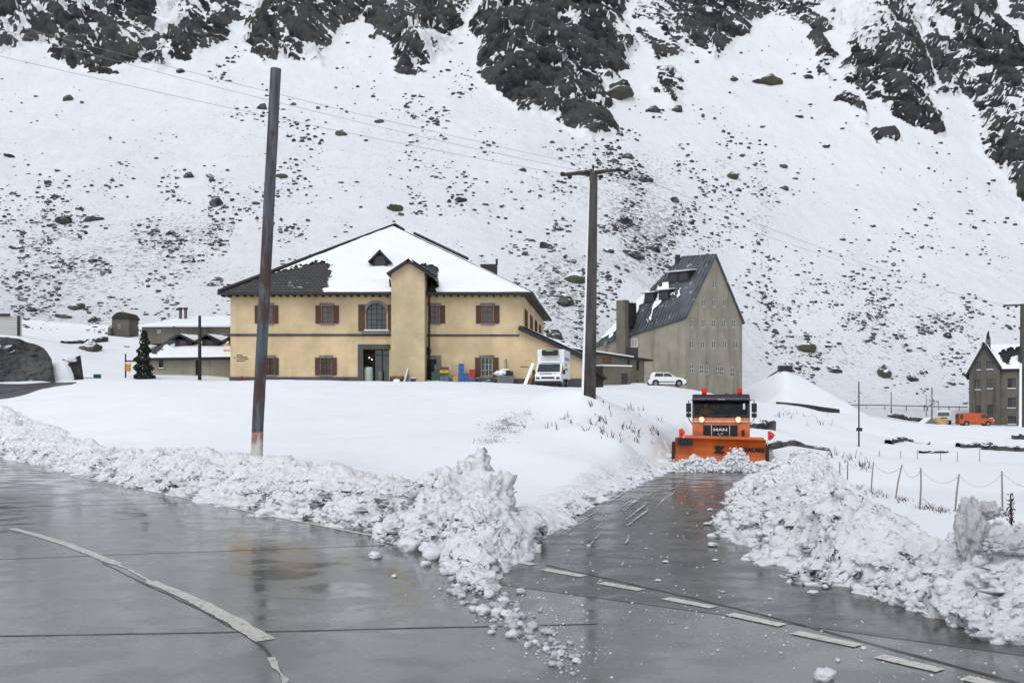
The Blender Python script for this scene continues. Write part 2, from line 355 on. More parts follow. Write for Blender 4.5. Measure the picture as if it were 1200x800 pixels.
def ico(sub):
    bm = bmesh.new(); bmesh.ops.create_icosphere(bm, subdivisions=sub, radius=1)
    v = np.array([x.co[:] for x in bm.verts]); f = np.array([[x.index for x in q.verts] for q in bm.faces]); bm.free(); return v, f
ICO = {k: ico(k) for k in (1, 2, 3, 4, 5)}
def text(name, body, size, T, mat, parent, align='CENTER', bold=0.0, ext=.004):
    cu = bpy.data.curves.new(name, 'FONT'); cu.body = body; cu.size = size; cu.extrude = ext; cu.align_x = align; cu.align_y = 'CENTER'; cu.offset = bold; cu.resolution_u = 3
    tmp = bpy.data.objects.new('tmp_text', cu); me = bpy.data.meshes.new_from_object(tmp); bpy.data.objects.remove(tmp); me.name = name
    me.materials.clear(); me.materials.append(mat); o = bpy.data.objects.new(name, me); me.transform(T); link(o, parent); return o
FRONT = Matrix.Rotation(R(90), 4, 'X')     # text lying in XY -> standing, read from -Y
def copy_thing(o, loc=None, rot=None, scale=None, label=None):
    c = o.copy(); COL.objects.link(c)
    for ch in o.children:
        d = ch.copy(); COL.objects.link(d); d.parent = c; d.matrix_parent_inverse = ch.matrix_parent_inverse
        for g in ch.children:
            e = g.copy(); COL.objects.link(e); e.parent = d; e.matrix_parent_inverse = g.matrix_parent_inverse
    if loc is not None: c.location = loc
    if rot is not None: c.rotation_euler = rot
    if scale is not None: c.scale = scale
    if label: c['label'] = label
    return c

# ------------------------------------------------------------------ terrain height
class TPS:
    def __init__(s, pts, lam=1e-4, sc=50.):
        p = np.array(pts, float); s.sc = sc; s.c = p[:, :2]/sc; n = len(p)
        d = np.linalg.norm(s.c[:, None]-s.c[None], axis=2); K = np.where(d > 0, d*d*np.log(d+1e-12), 0)+lam*np.eye(n)
        Q = np.hstack([np.ones((n, 1)), s.c]); A = np.zeros((n+3, n+3)); A[:n, :n] = K; A[:n, n:] = Q; A[n:, :n] = Q.T
        s.w = np.linalg.solve(A, np.r_[p[:, 2], 0, 0, 0])
    def __call__(s, X, Y):
        X = np.asarray(X, float); sh = X.shape; q = np.stack([X.ravel(), np.asarray(Y, float).ravel()], 1)/s.sc; out = np.empty(len(q)); n = len(s.c)
        for a in range(0, len(q), 60000):
            d = np.linalg.norm(q[a:a+60000, None]-s.c[None], axis=2)
            out[a:a+60000] = np.where(d > 0, d*d*np.log(d+1e-12), 0) @ s.w[:n]+s.w[n]+q[a:a+60000] @ s.w[n+1:]
        return out.reshape(sh)
near = [tuple(P(*q)) for q in [(300,545,27),(100,500,46),(0,500,48),(450,500,42),(600,500,38.5),(450,550,28.5),(600,560,27),(300,447,62),(450,447,62),(380,447,62),(600,452,61),(690,460,45),(700,500,36),(690,540,30),(640,500,37.5),(600,470,46),(450,470,51),(300,470,51),(150,470,52),(200,448,65),(150,446,66),(0,474,53),
 (700,455,88),(700,452,106),(755,453,106),(780,452,109),(760,462,72),(740,480,52),(830,463,96),(870,470,96),(770,456,97),(803,457,114),(865,468,122),(780,500,50),(770,540,41.5),(740,520,43),(880,495,64),(900,482,78),(960,482,92),(915,476,112),(985,478,125),(1050,481,150),(1130,483,152),(950,510,66),(900,520,50),(930,535,44),(960,545,41),(1000,530,60),(1000,505,90),(1100,500,120),(1100,497,138),(1190,497,140),(1100,530,62),(1100,560,42),(1200,560,42),(1175,598,26.5),(1020,573,37.5),(1048,583,31),(1118,600,27),(984,562,42),(1197,500,105),
 (110,443,75),(0,461,60),(70,452,64),(0,446,70),(100,446,75),(170,442,86),(230,442,86),(120,420,96),(60,400,102),(140,392,115),(30,393,97),(100,400,106),(60,372,134)]]
near += [(-22.3,42.5,.35),(-9.,27.,.5),(-3.,20.3,.5),(-1.,17.,.4),(.4,17.5,.3),(2.,23.,.2),(5.,33.5,-.1),(-45,60,1.5),(28,36,-.8),(60,60,-.8),(90,120,-1),(14,20,-.5),(9,14,-.3),(20,10,-.4),(40,-10,-.4),(-40,30,.3),(-70,60,1.6),(-70,100,9.),
 (-22,68,3.7),(-10,68,3.72),(2,68,3.7),(-22,76,3.65),(-10,76,3.65),(5,76,3.7),(-10,95,3.9),(8,75,3.7),(12,92,3.8),(11,48,-.2),(14,56,.1),(-60,-20,0),(0,-30,0),(-95,128,17),(-26,100,6.5),(-60,82,5.6),(-26,120,9.5)]
far = [tuple(P(*q)) for q in [(60,372,134),(-300,372,134),(60,250,190),(60,160,250),(60,100,300),(60,0,358),(-300,250,190),(-300,100,300),(-300,0,360),(250,390,128),(250,300,165),(250,200,220),(250,90,305),(250,0,362),(450,405,124),(450,300,165),(450,200,220),(450,90,308),(450,0,368),(660,400,126),(700,300,172),(700,200,228),(700,140,280),(700,0,356),(790,440,138),(880,440,150),(880,400,170),(880,300,210),(880,200,260),(880,100,322),(880,0,392),(930,455,146),(1000,475,150),(1050,478,153),(1130,480,156),(1040,400,182),(1040,300,226),(1040,180,282),(1040,130,308),(1040,0,375),(1200,478,160),(1200,400,186),(1200,300,232),(1200,240,268),(1200,100,330),(1200,0,372),(1500,480,165),(1500,300,232),(1500,150,300),(1500,0,372),(770,350,150),(600,350,144),(350,350,144),(150,330,152)]]
far += [(x, 460, 262) for x in (-400, -200, 0, 200, 400)]+[(x, 620, 420) for x in (-450, -150, 150, 450)]+[(-26,120,9.5),(12,112,4.6),(12,92,3.8),(40,120,-.3),(85,140,-.8),(-95,128,17)]
TN, TF = TPS(near), TPS(far)
ROAD = [(-90,-40),(40,-40),(16,2),(7.6,6.3),(5.7,9.2),(4.7,11.7),(4.35,15.5),(4.9,19),(6.6,25),(10.4,36),(11.6,41),(13.5,50),(16.,58),(12.5,60),(9.8,50),(7.4,41),(5.1,33),(2.0,22),(.2,16.2),(-.8,15.4),(-2.3,17.9),(-3.7,19.6),(-9.6,26.3),(-22.5,41.2),(-42,60),(-60,60),(-90,30)]
FROAD = [tuple(P(px, py, y)[:2]) for px, py, y in [(-260,470,56),(-100,470,56),(0,469,56.5),(18,470,57),(30,463,60),(78,453,66),(90,449.5,69.5),(60,448,69.5),(0,451,67),(-120,452,67),(-260,452,67)]]
def roadz(Y): return -.3*sstep(22, 41, np.asarray(Y, float))
def Hbase(X, Y):
    a, b = TN(X, Y), TF(X, Y); w = sstep(112, 138, Y+0*X); return a*(1-w)+b*w
def Hg(X, Y):
    X = np.asarray(X, float); Y = np.asarray(Y, float)
    h = Hbase(X, Y)+.06*fbm(X*.4, Y*.4, 0*X, 4, 5)*sstep(16, 30, Y)+.16*fbm(X*.08, Y*.08, 0*X, 3, 9)*sstep(20, 45, Y)
    d = sdist(X, Y, ROAD); w = sstep(.15, 1.7, d); h = h*w+(roadz(Y)-.22)*(1-w)
    return h
def hz(x, y): return float(Hg(np.array([x]), np.array([y]))[0])
def hit(px, py, y0=110, y1=620, fn=None):
    Ys = np.linspace(y0, y1, 600); X = (px-600)/F*Ys; z = CZ+(HZ-py)/F*Ys; h = (fn or Hbase)(X, Ys); k = np.nonzero(h > z)[0]
    if len(k) == 0: return None
    y = Ys[k[0]]; return Vector(((px-600)/F*y, y, CZ+(HZ-py)/F*y))

# near snow ground
rows = [-45.]
while rows[-1] < 131: rows.append(rows[-1]+max(.3, .0052*abs(rows[-1])) if rows[-1] > 8 else rows[-1]+1.2)
rows = np.array(rows); u = np.linspace(-1, 1, 620); u = np.sign(u)*np.abs(u)**1.15*1.0
Yg = np.repeat(rows[:, None], len(u), 1); Xg = u[None, :]*(np.abs(Yg)+26)
Zg = Hg(Xg, Yg)
dF = sdist(Xg, Yg, FROAD); Zg = Zg-.25*(1-sstep(-.2, 1., dF))
pxg = 600+Xg/np.maximum(Yg, 1)*F; pyg = HZ-(Zg-CZ)/np.maximum(Yg, 1)*F
def blob(px, py, cx, cy, rx, ry): return np.exp(-(((px-cx)/rx)**2+((py-cy)/ry)**2))
spk = .82*blob(pxg, pyg, 598, 496, 36, 16)*(Yg > 20)+.66*blob(pxg, pyg, 575, 517, 26, 8)*(Yg > 20)+.3*blob(pxg, pyg, 690, 500, 60, 22)*(Yg > 20)+.35*sstep(60, 90, Yg)*sstep(880, 930, pxg)+.35*blob(pxg, pyg, 80, 420, 80, 30)*(Yg > 60)
np_mesh('snow_ground', np.stack([Xg, Yg, Zg], -1).reshape(-1, 3), grid_faces(*Xg.shape), M['ground'], attrs={'rock': 0*Xg-1, 'speck': spk}, kind='structure')

# mountain
CL = [([(-200,-60),(290,-60),(285,0),(262,45),(235,58),(205,70),(185,70),(175,82),(130,85),(75,82),(60,66),(30,62),(0,68),(-200,90)], .9),
 ([(735,-60),(800,-60),(800,60),(762,84),(738,40)], .5),([(895,-60),(1000,-60),(985,40),(960,44),(930,22),(905,34)], .5),([(225,-60),(300,-60),(300,30),(262,55),(232,58)], .45),
 ([(296,-60),(440,-60),(425,5),(400,40),(380,60),(370,65),(362,80),(345,82),(300,82),(290,66)], .95),
 ([(405,-60),(560,-60),(545,20),(550,30),(535,45),(524,65),(515,85),(480,92),(462,85),(465,65),(440,45),(420,30)], .8),
 ([(562,-60),(750,-60),(728,15),(742,60),(735,85),(708,98),(700,108),(725,132),(720,160),(690,166),(668,145),(650,130),(622,135),(606,138),(580,112),(556,90),(554,50)], .95),
 ([(760,84),(780,84),(796,112),(790,122),(764,112)], .7),([(712,98),(745,102),(742,122),(716,120)], .85),
 ([(785,-60),(915,-60),(905,20),(890,32),(850,55),(830,68),(800,52),(785,40)], .86),
 ([(944,28),(960,30),(976,60),(972,90),(955,85),(944,55)], .75),([(980,112),(1004,115),(1004,145),(988,142)], .9),([(1016,152),(1050,160),(1052,174),(1020,170)], .9),
 ([(965,12),(1000,8),(1080,-60),(1100,0),(1082,35),(1088,80),(1094,122),(1105,158),(1090,166),(1070,158),(1050,150),(1030,130),(1000,98),(985,82),(992,65),(978,40)], .97),
 ([(1090,-60),(1130,-60),(1165,22),(1205,60),(1500,120),(1500,350),(1215,275),(1188,240),(1166,208),(1152,182),(1146,150),(1138,128),(1130,118),(1100,118),(1090,75),(1086,40)], .97),
 ([(1150,-60),(1500,-60),(1500,110),(1200,50),(1170,10)], .55)]
rows = [129.]
while rows[-1] < 470: rows.append(rows[-1]+(.62 if rows[-1] < 395 else 2.0))
rows += [480, 500, 530, 560, 600, 640]
rows = np.array(rows); u = np.linspace(-.8, .8, 1180)
Y = np.repeat(rows[:, None], len(u), 1); X = u[None, :]*(Y+45)
Z0 = Hbase(X, Y); px = 600+X/Y*F; py = HZ-(Z0-CZ)/Y*F
wx = px+14*fbm(X*.07, Y*.07, Z0*.07, 4, 3); wy = py+12*fbm(X*.07+9, Y*.07, Z0*.07, 4, 4)
mask = np.zeros_like(X); inner = np.zeros_like(X)
for poly, den in CL:
    d = -sdist(wx, wy, poly); mask = np.maximum(mask, sstep(-5, 8, d)*den); inner = np.maximum(inner, sstep(0, 38, d)*den)
up = sstep(-5, -60, py); mask = np.maximum(mask, up*.6); inner = np.maximum(inner, up*.5)
# strata blocks: slabs that dip down to the right, cut by worley joints, pushed out along the slope normal
dw = 6*fbm(X*.03, Y*.03, Z0*.03, 4, 21); dw2 = 2.2*fbm(X*.11, Y*.11, Z0*.11, 3, 22)
f1, f2, cid = worley(X*.045+dw*.02, Y*.045, Z0*.055, 40); g1, g2, gid = worley((X+dw2)*.14, Y*.14, Z0*.17, 50); k1, k2, kid = worley((X+.6*Z0)*.42, Y*.4, (Z0-.5*X)*.25, 58)
st = (Z0+.85*X+dw+dw2*.5)/7.5+cid*.5; saw = st-np.floor(st)
st2 = (Z0+.5*X+dw*.4+dw2)/2.6+gid*.3; saw2 = st2-np.floor(st2)
tri = lambda q, k: np.where(q < 1-k, q/(1-k), (1-q)/k)
bl = inner*(6.5*(.25+.75*cid)+4.5*fbm(X*.04, Y*.04, Z0*.04, 4, 31))+mask*(tri(saw, .2)*1.3-.6+tri(saw2, .34)*.3-.15+2.4*np.minimum(f2-f1, .4)+2.2*gid+2.0*np.minimum(g2-g1, .35)+.8*kid+1.1*fbm(X*.22, Y*.22, Z0*.22, 5, 33))
talus = (1-mask)*(.8*fbm(X*.06, Y*.02, Z0*.02, 4, 35)+.22*fbm(X*.35, Y*.35, Z0*.35, 3, 36))*sstep(131, 168, Y)
nearn = (.06*fbm(X*.4, Y*.4, 0*X, 4, 5)+.16*fbm(X*.08, Y*.08, 0*X, 3, 9))*(1-sstep(131, 168, Y))-.5*(1-sstep(129, 130.6, Y))
Z = Z0+bl*.62+talus+nearn; Yd = Y-bl*.72
ledge = sstep(.70, .86, saw)*sstep(-.25, .25, fbm(X*.07, Y*.07, Z0*.07, 3, 61)); ledge2 = sstep(.62, .8, saw2)*sstep(-.05, .4, fbm(X*.13, Y*.13, Z0*.13, 3, 62))
patch = sstep(.05, .42, fbm((X+.5*Z0)*.045, Y*.03, (Z0-.4*X)*.03, 5, 63, .6)); gully = sstep(.2, .5, fbm(X*.07+.02*Z0, 0*X, Z0*.012, 4, 64))
m2 = sstep(.0, .55, mask)*(.55+.45*mask); crack = 1-sstep(.02, .10, k2-k1); crack2 = 1-sstep(.015, .06, g2-g1); ln = fbm(X*.1, Y*.1, Z0*.1, 3, 65)
line2 = ledge2*0+(1-sstep(.0, .08, saw2))*sstep(-.1, .35, ln); line1 = (1-sstep(0, .10, saw))*sstep(-.45, 0, fbm(X*.06, Y*.06, Z0*.06, 3, 66))
rock = m2*(1.02-.5*ledge*(ln > -.1)-.3*line2-.42*ledge2-.35*line1-.25*crack*(gid > .45)-.4*crack2-.34*patch-.32*gully+.22*fbm(X*.16, Y*.16, Z0*.16, 5, 37)+.14*(kid-.5)+.14*(cid-.5))
slab = np.clip(.5+.55*(gid-.5)+.5*(kid-.5)+.35*(cid-.5), 0, 1)
rock = np.where(mask < .02, -1, rock)
DEN = [(760,270,55,85,1.0),(650,340,45,60,.9),(60,290,110,60,.55),(220,270,60,60,.5),(40,370,60,25,.5),(270,120,22,60,.35),(330,250,60,120,.25),(520,180,60,120,.22),(1000,385,130,50,.5),(850,200,30,140,.16),(895,270,12,90,.4),(1100,400,60,60,.35),(700,420,30,30,.6),(930,450,60,30,.3),(160,330,120,60,.45),(1110,300,60,80,.12),(700,210,60,40,.4)]
def density(px, py):
    d = .022+0*px
    for cx, cy, rx, ry, w in DEN: d = d+w*blob(px, py, cx, cy, rx, ry)
    return d
streaks = .22*sstep(.12, .5, fbm(X*.09+.02*Y, Y*.012, 0*X, 4, 44))*blob(px, py, 520, 210, 130, 110)+.2*sstep(.1, .5, fbm(X*.1, Y*.012, 0*X, 4, 45))*blob(px, py, 880, 240, 80, 140)
speck = .36+.6*np.clip(density(px, py), 0, 1)+streaks
np_mesh('mountain', np.stack([X, Yd, Z], -1).reshape(-1, 3), grid_faces(*X.shape), M['mountain'], attrs={'rock': rock, 'speck': speck, 'slab': slab}, kind='structure')
MR, MU, MZ = rows, u, Z
def Hm(x, y):          # displaced mountain height by bilinear lookup
    x = np.asarray(x, float); y = np.asarray(y, float)
    i = np.clip(np.searchsorted(MR, y)-1, 0, len(MR)-2); fy = np.clip((y-MR[i])/(MR[i+1]-MR[i]), 0, 1)
    fu = np.clip((x/(y+45)-MU[0])/(MU[1]-MU[0]), 0, len(MU)-1.001); j = fu.astype(int); fu = fu-j
    a = MZ[i, j]*(1-fu)+MZ[i, j+1]*fu; b = MZ[i+1, j]*(1-fu)+MZ[i+1, j+1]*fu
    h = a*(1-fy)+b*fy
    return np.where(y < 130.5, Hg(x, y), h)

# ------------------------------------------------------------------ rocks
def rock_proto(sub, seed, flat=.62):
    v, f = ICO[sub]; v = v.copy()
    f1, f2, c = worley(v[:, 0]*1.1+seed, v[:, 1]*1.1, v[:, 2]*1.1, seed)
    r = 1+.30*fbm(v[:, 0]*1.2+seed*3, v[:, 1]*1.2, v[:, 2]*1.2, 3, seed)+.28*(f1-.5)
    v = v*r[:, None]
    for k in range(7):                       # chop with planes for facets
        n = rng.normal(size=3); n /= np.linalg.norm(n); d = .72+.2*rng.random(); s = v @ n; v = v-np.outer(np.maximum(s-d, 0)*.85, n)
    v[:, 2] *= flat; return v, f
protos = [rock_proto(3, 60+i, .6+.4*rng.random()) for i in range(8)]
RM = []
for i, (v, f) in enumerate(protos):
    me = bpy.data.meshes.new('boulder'); me.from_pydata(v.tolist(), [], f.tolist()); me.materials.append(M['boulder_moss'] if i in (2, 6) else M['boulder']); RM.append(me)
REG = [((690,180,860,345),'dark boulder in the dense scree behind the bare concrete power pole','boulders in the dense scree behind the power pole'),
 ((590,270,700,430),'dark boulder in the scree between the yellow building and the power pole','boulders in the scree beside the yellow building'),
 ((-50,180,300,400),'dark boulder half buried in snow on the scree slope at far left','boulders on the left scree slope'),
 ((-50,60,600,345),'dark boulder poking through snow below the cliffs above the yellow building','boulders on the slope above the yellow building'),
 ((860,330,1220,480),'dark boulder poking through snow on the low slope behind the stone house','boulders at the foot of the right slope'),
 ((-50,-50,1250,800),'dark boulder poking through snow on the open slope under the right cliffs','boulders on the right open slope')]
BIG = [(255,240,19,0),(725,112,28,2),(698,150,26,0),(105,410,24,2),(790,236,12,0),(858,208,12,2),(902,97,20,2),(888,97,12,0),(860,94,10,2),(945,90,8,0),(400,158,10,2),(540,236,14,0),(200,275,10,0),(80,118,11,2),(212,85,10,0),(308,127,11,0),(222,207,13,0),(248,208,12,0),(330,208,12,2),(462,245,16,0),(445,144,11,0),(463,247,18,2),(612,200,9,0),(920,222,10,0),(968,172,9,0),(918,196,10,2),(735,185,14,0),(720,190,9,0),(765,130,14,0),(793,130,12,0),(945,410,18,2),(955,432,12,0),(975,435,18,0),(1035,440,20,2),(1068,445,12,0),(1115,450,10,0),(1110,395,10,0),(1160,460,8,0),(662,355,20,0),(675,330,22,2),(648,395,16,0),(770,345,20,2),(640,290,14,0),(655,270,10,0),(742,300,24,0),(712,295,16,2),(765,292,18,0),(732,262,16,0),(755,212,14,0),(90,362,18,0),(75,372,16,0),(110,377,10,0),(65,232,12,0),(12,184,11,0),(15,228,10,0),(75,260,18,0),(110,258,16,0),(18,290,14,0),(62,265,10,0)]
count = 0
def put_boulder(px, py, w, proto, lab=None, grp=None, fn=Hm):
    global count
    h = hit(px, py, 70, 460, fn)
    if h is None: return
    s = w/F*h.y*.5*1.12
    o = bpy.data.objects.new('boulder', RM[proto]); COL.objects.link(o)
    o.location = (h.x, h.y, h.z+s*.02); o.scale = (s, s*(.8+.4*rng.random()), s*(.7+.4*rng.random())); o.rotation_euler = (rng.normal()*.2, rng.normal()*.2, rng.random()*6.3)
    if lab is None:
        for (a, b, c, d), l, g in REG:
            if a <= px <= c and b <= py <= d: lab, grp = l, g; break
    tag(o, lab, 'boulder', grp); count += 1
SPECIAL = {(255,240):'large squat dark boulder alone in snow above the yellow roof, left of the tall pole',(725,112):'broad olive boulder at the lower right foot of the central cliff',(105,410):'mossy greenish boulder in the snow between the rock cutting and the long low house',(902,97):'long flat olive boulder in open snow between the central and right cliffs',(858,208):'single rounded boulder alone in open snow right of the power pole arm'}
for bx, by, bw, k in BIG:
    l = SPECIAL.get((bx, by)); put_boulder(bx, by, bw, (int(rng.choice([2,6])) if k == 2 else int(rng.choice([0,1,3,4,5,7]))) if k else int(rng.choice([0,1,3,4,5,7])), l, None if not l else None)
def sample(n):
    out = []
    while len(out) < n:
        q = rng.random((4000, 2))*[1280, 480]+[-40, 0]; d = density(q[:, 0], q[:, 1])
        ms = np.zeros(len(q), bool)
        for poly, den in CL: ms |= in_poly(q[:, 0], q[:, 1], poly)
        clump = sstep(-.25, .5, fbm(q[:, 0]*.035, q[:, 1]*.045, 0*d, 4, 70))*1.7
        d = np.where(ms, 0, d*clump); out += q[rng.random(len(q)) < d*.9].tolist()
    return np.array(out[:n])
vis = lambda a, b: not ((265 < a < 640 and b > 275+abs(a-463)*.4) or (735 < a < 868 and b > 300 and b > 300+abs(a-820)*.5))
for a, b in sample(330):
    if count < 285 and vis(a, b): put_boulder(a, b, 4+5*rng.random()**2, int(rng.integers(8)))
sv, sf = [], []; off = 0
lows = [rock_proto(1, 90+i, .55+.5*rng.random()) for i in range(12)]
pts = sample(13500); hits = []
Ys = np.linspace(118, 400, 420)
for a in range(0, len(pts), 500):
    q = pts[a:a+500]; Xq = (q[:, :1]-600)/F*Ys; zq = CZ+(HZ-q[:, 1:])/F*Ys; hq = Hm(Xq.ravel(), np.repeat(Ys[None], len(q), 0).ravel()).reshape(Xq.shape); k = np.argmax(hq > zq, axis=1)
    for i in range(len(q)):
        if hq[i, k[i]] > zq[i, k[i]]: hits.append((Xq[i, k[i]], Ys[k[i]], hq[i, k[i]], q[i, 0], q[i, 1]))
for (x, y, z, a, b) in hits:
    if y < 121: continue
    v, f = lows[rng.integers(12)]; s = (.65+4.2*rng.random()**4)/F*y*.62; c, sn = math.cos(t := rng.random()*6.3), math.sin(t)
    w = v*s*[.8+.8*rng.random(), 1, .8+.5*rng.random()]; w = np.stack([w[:, 0]*c-w[:, 1]*sn, w[:, 0]*sn+w[:, 1]*c, w[:, 2]], 1)+[x, y, z+s*.1]
    sv.append(w); sf.append(f+off); off += len(v)
o = np_mesh('scree', np.vstack(sv), np.vstack(sf), M['boulder'], smooth=False, kind='stuff'); tag(o, 'small dark stones scattered over the snowy mountain slope', 'scree')
# ------------------------------------------------------------------ roads
def road_sheet(name, left, right, mat, zfun, dz, n=60, m=14):
    def rs(p):
        p = np.array(p, float); s = np.r_[0, np.cumsum(np.hypot(*np.diff(p[:, :2], axis=0).T))]; t = np.linspace(0, s[-1], n)
        return np.stack([np.interp(t, s, p[:, i]) for i in range(p.shape[1])], 1)
    a, b = rs(left), rs(right); t = np.linspace(0, 1, m)[None, :, None]; q = a[:, None]*(1-t)+b[:, None]*t
    z = (zfun(q[..., 1]) if zfun else q[..., 2])+dz
    V = np.stack([q[..., 0], q[..., 1], z], -1).reshape(-1, 3); o = np_mesh(name, V, grid_faces(n, m), mat, kind='structure'); return o
main = [(-90,-40),(36,-40),(14,0),(8,6.3),(6.2,9.4),(5.3,12),(4.6,14.4),(3.2,15.6),(0,17),(-2.3,19.2),(-9.,27.2),(-22.,42),(-60,42)]
me = MB(); me.add([(x, y, 0) for x, y in main], [tuple(range(len(main)))])
road = me.build('road', M['concrete_road'], kind='structure')
road_sheet('side_road', [(-.6,13.6),(0.2,16.2),(1.7,22.),(4.7,33.),(7.,41.),(9.4,50),(12.,60.)], [(9.,7.),(5.4,12.6),(5.3,19),(7.,25),(10.8,36),(12.,41),(13.9,50),(16.6,60)], M['asphalt'], roadz, .004)
Lf = [P(-260,470,56),P(0,470,56),P(20,471,57),P(34,463,60),P(82,453,66)]; Rf = [P(-260,452,68),P(0,451,68),P(25,450.5,69),P(60,449.5,69.5),P(90,449,70)]
road_sheet('upper_road', Lf, Rf, M['far_asphalt'], None, .1)
ml = MB(); a, b = [P(-100,463,60.5), P(0,461.7,61), P(40,457,64), P(60,454,66)], .07
for i in range(3):
    p, q = a[i], a[i+1]; ml.add([p+Vector((0,-.1,.13)), q+Vector((0,-.1,.13)), q+Vector((0,.25,.13)), p+Vector((0,.25,.13))], [(0,1,2,3)])
ml.build('upper_road_marking', M['paint'], kind='structure')
def strip(name, pts, w, mat, z=.008, seg=40, ragged=0.):
    p = np.array(pts, float); s = np.r_[0, np.cumsum(np.hypot(*np.diff(p, axis=0).T))]; t = np.linspace(0, s[-1], seg)
    q = np.stack([np.interp(t, s, p[:, 0]), np.interp(t, s, p[:, 1])], 1); d = np.gradient(q, axis=0); d /= np.linalg.norm(d, axis=1)[:, None]; n = np.stack([-d[:, 1], d[:, 0]], 1)
    ww = np.interp(t, np.linspace(0, s[-1], len(w)), w) if hasattr(w, '__len__') else np.full(seg, w)
    w1 = ww/2+ragged*fbm(t*6, 0*t, 0*t, 3, 5); w2 = ww/2+ragged*fbm(t*6, 0*t+9, 0*t, 3, 6)
    a, b = q+n*w1[:, None], q-n*w2[:, None]; V = np.zeros((2*seg, 3)); V[0::2, :2] = a; V[1::2, :2] = b; V[:, 2] = z+(roadz(V[:, 1]) if name == 'road_slush' else 0)
    i = np.arange(seg-1)*2; f = np.stack([i, i+1, i+3, i+2], 1); return np_mesh(name, V, f, mat, kind='structure')
g2 = lambda *q: [tuple(G(x, y)[:2]) for x, y in q]
def curve(pts, n=30):
    p = np.array(pts, float); k = len(p); t = np.linspace(0, k-1, n); out = []
    for v in t:
        i = min(int(v), k-2); f = v-i; p0, p1, p2, p3 = p[max(i-1, 0)], p[i], p[i+1], p[min(i+2, k-1)]
        out.append(.5*((2*p1)+(-p0+p2)*f+(2*p0-5*p1+4*p2-p3)*f*f+(-p0+3*p1-3*p2+p3)*f**3))
    return [tuple(x) for x in out]
strip('road_marking', curve(g2((14,619),(70,635),(138,661))), .17, M['paint_old'], .006, ragged=.012)
strip('road_marking', curve(g2((176,681),(240,709),(312,750))), [.17, .22], M['paint_old'], .006, ragged=.014)
strip('road_marking', curve(g2((136,660),(156,670),(178,682))), .06, M['paint_old'], .0058, ragged=.02)
strip('road_marking', curve(g2((318,770),(326,784),(336,806),(350,840))), .07, M['paint_old'], .006, ragged=.03)
strip('road_marking', curve(g2((0,545.5),(60,553.5),(120,564.5),(220,584),(330,607),(470,633))), .12, M['paint'], .006, ragged=.02)
strip('road_marking', g2((-40,549),(26,550.5)), .16, M['paint'], .006, ragged=.02)
for a, b in [((598,656),(626,662)),((636,667),(684,675.5)),((704,683),(752,691.5)),((780,701),(836,712)),((855,719.5),(917,733)),((931,741),(1006,757)),((1030,769),(1102,786)),((1130,794),(1215,815))]:
    strip('road_marking', g2(a, b), .19, M['paint'], .010, ragged=.006)
for q in [((-200,659),(0,655),(130,650),(400,640.5),(470,638)),((-200,748),(0,745),(325,739.5),(470,736),(700,731)),((-200,596),(0,594),(130,591),(260,588)),((-200,558),(60,556))]:
    strip('road_joint', curve(g2(*q)), .035, M['seal'], .0045, ragged=.008)
strip('road_joint', curve(g2((120,659),(170,684),(230,712),(300,752),(322,778),(340,806))), .03, M['seal'], .0042, ragged=.012)
strip('road_joint', curve(g2((640,662),(760,689),(900,722),(1050,762),(1200,802))), .04, M['seal'], .0085, ragged=.01)

for i in range(26):
    o_ = .12+1.5*rng.random()**1.6; t0 = 16.+13*rng.random(); L = .8+3.2*rng.random(); tt = np.linspace(t0, t0+L, 8); xe = np.interp(tt, [15, 16.2, 19.3, 22, 27.5, 33, 41], [-.2, .3, 1.0, 1.8, 3.2, 4.9, 7.1])
    strip('road_slush', [(a+o_, b) for a, b in zip(xe, tt)], [.008, .02+.035*rng.random(), .008], M['slush'], .012+.0007*i, ragged=.022)
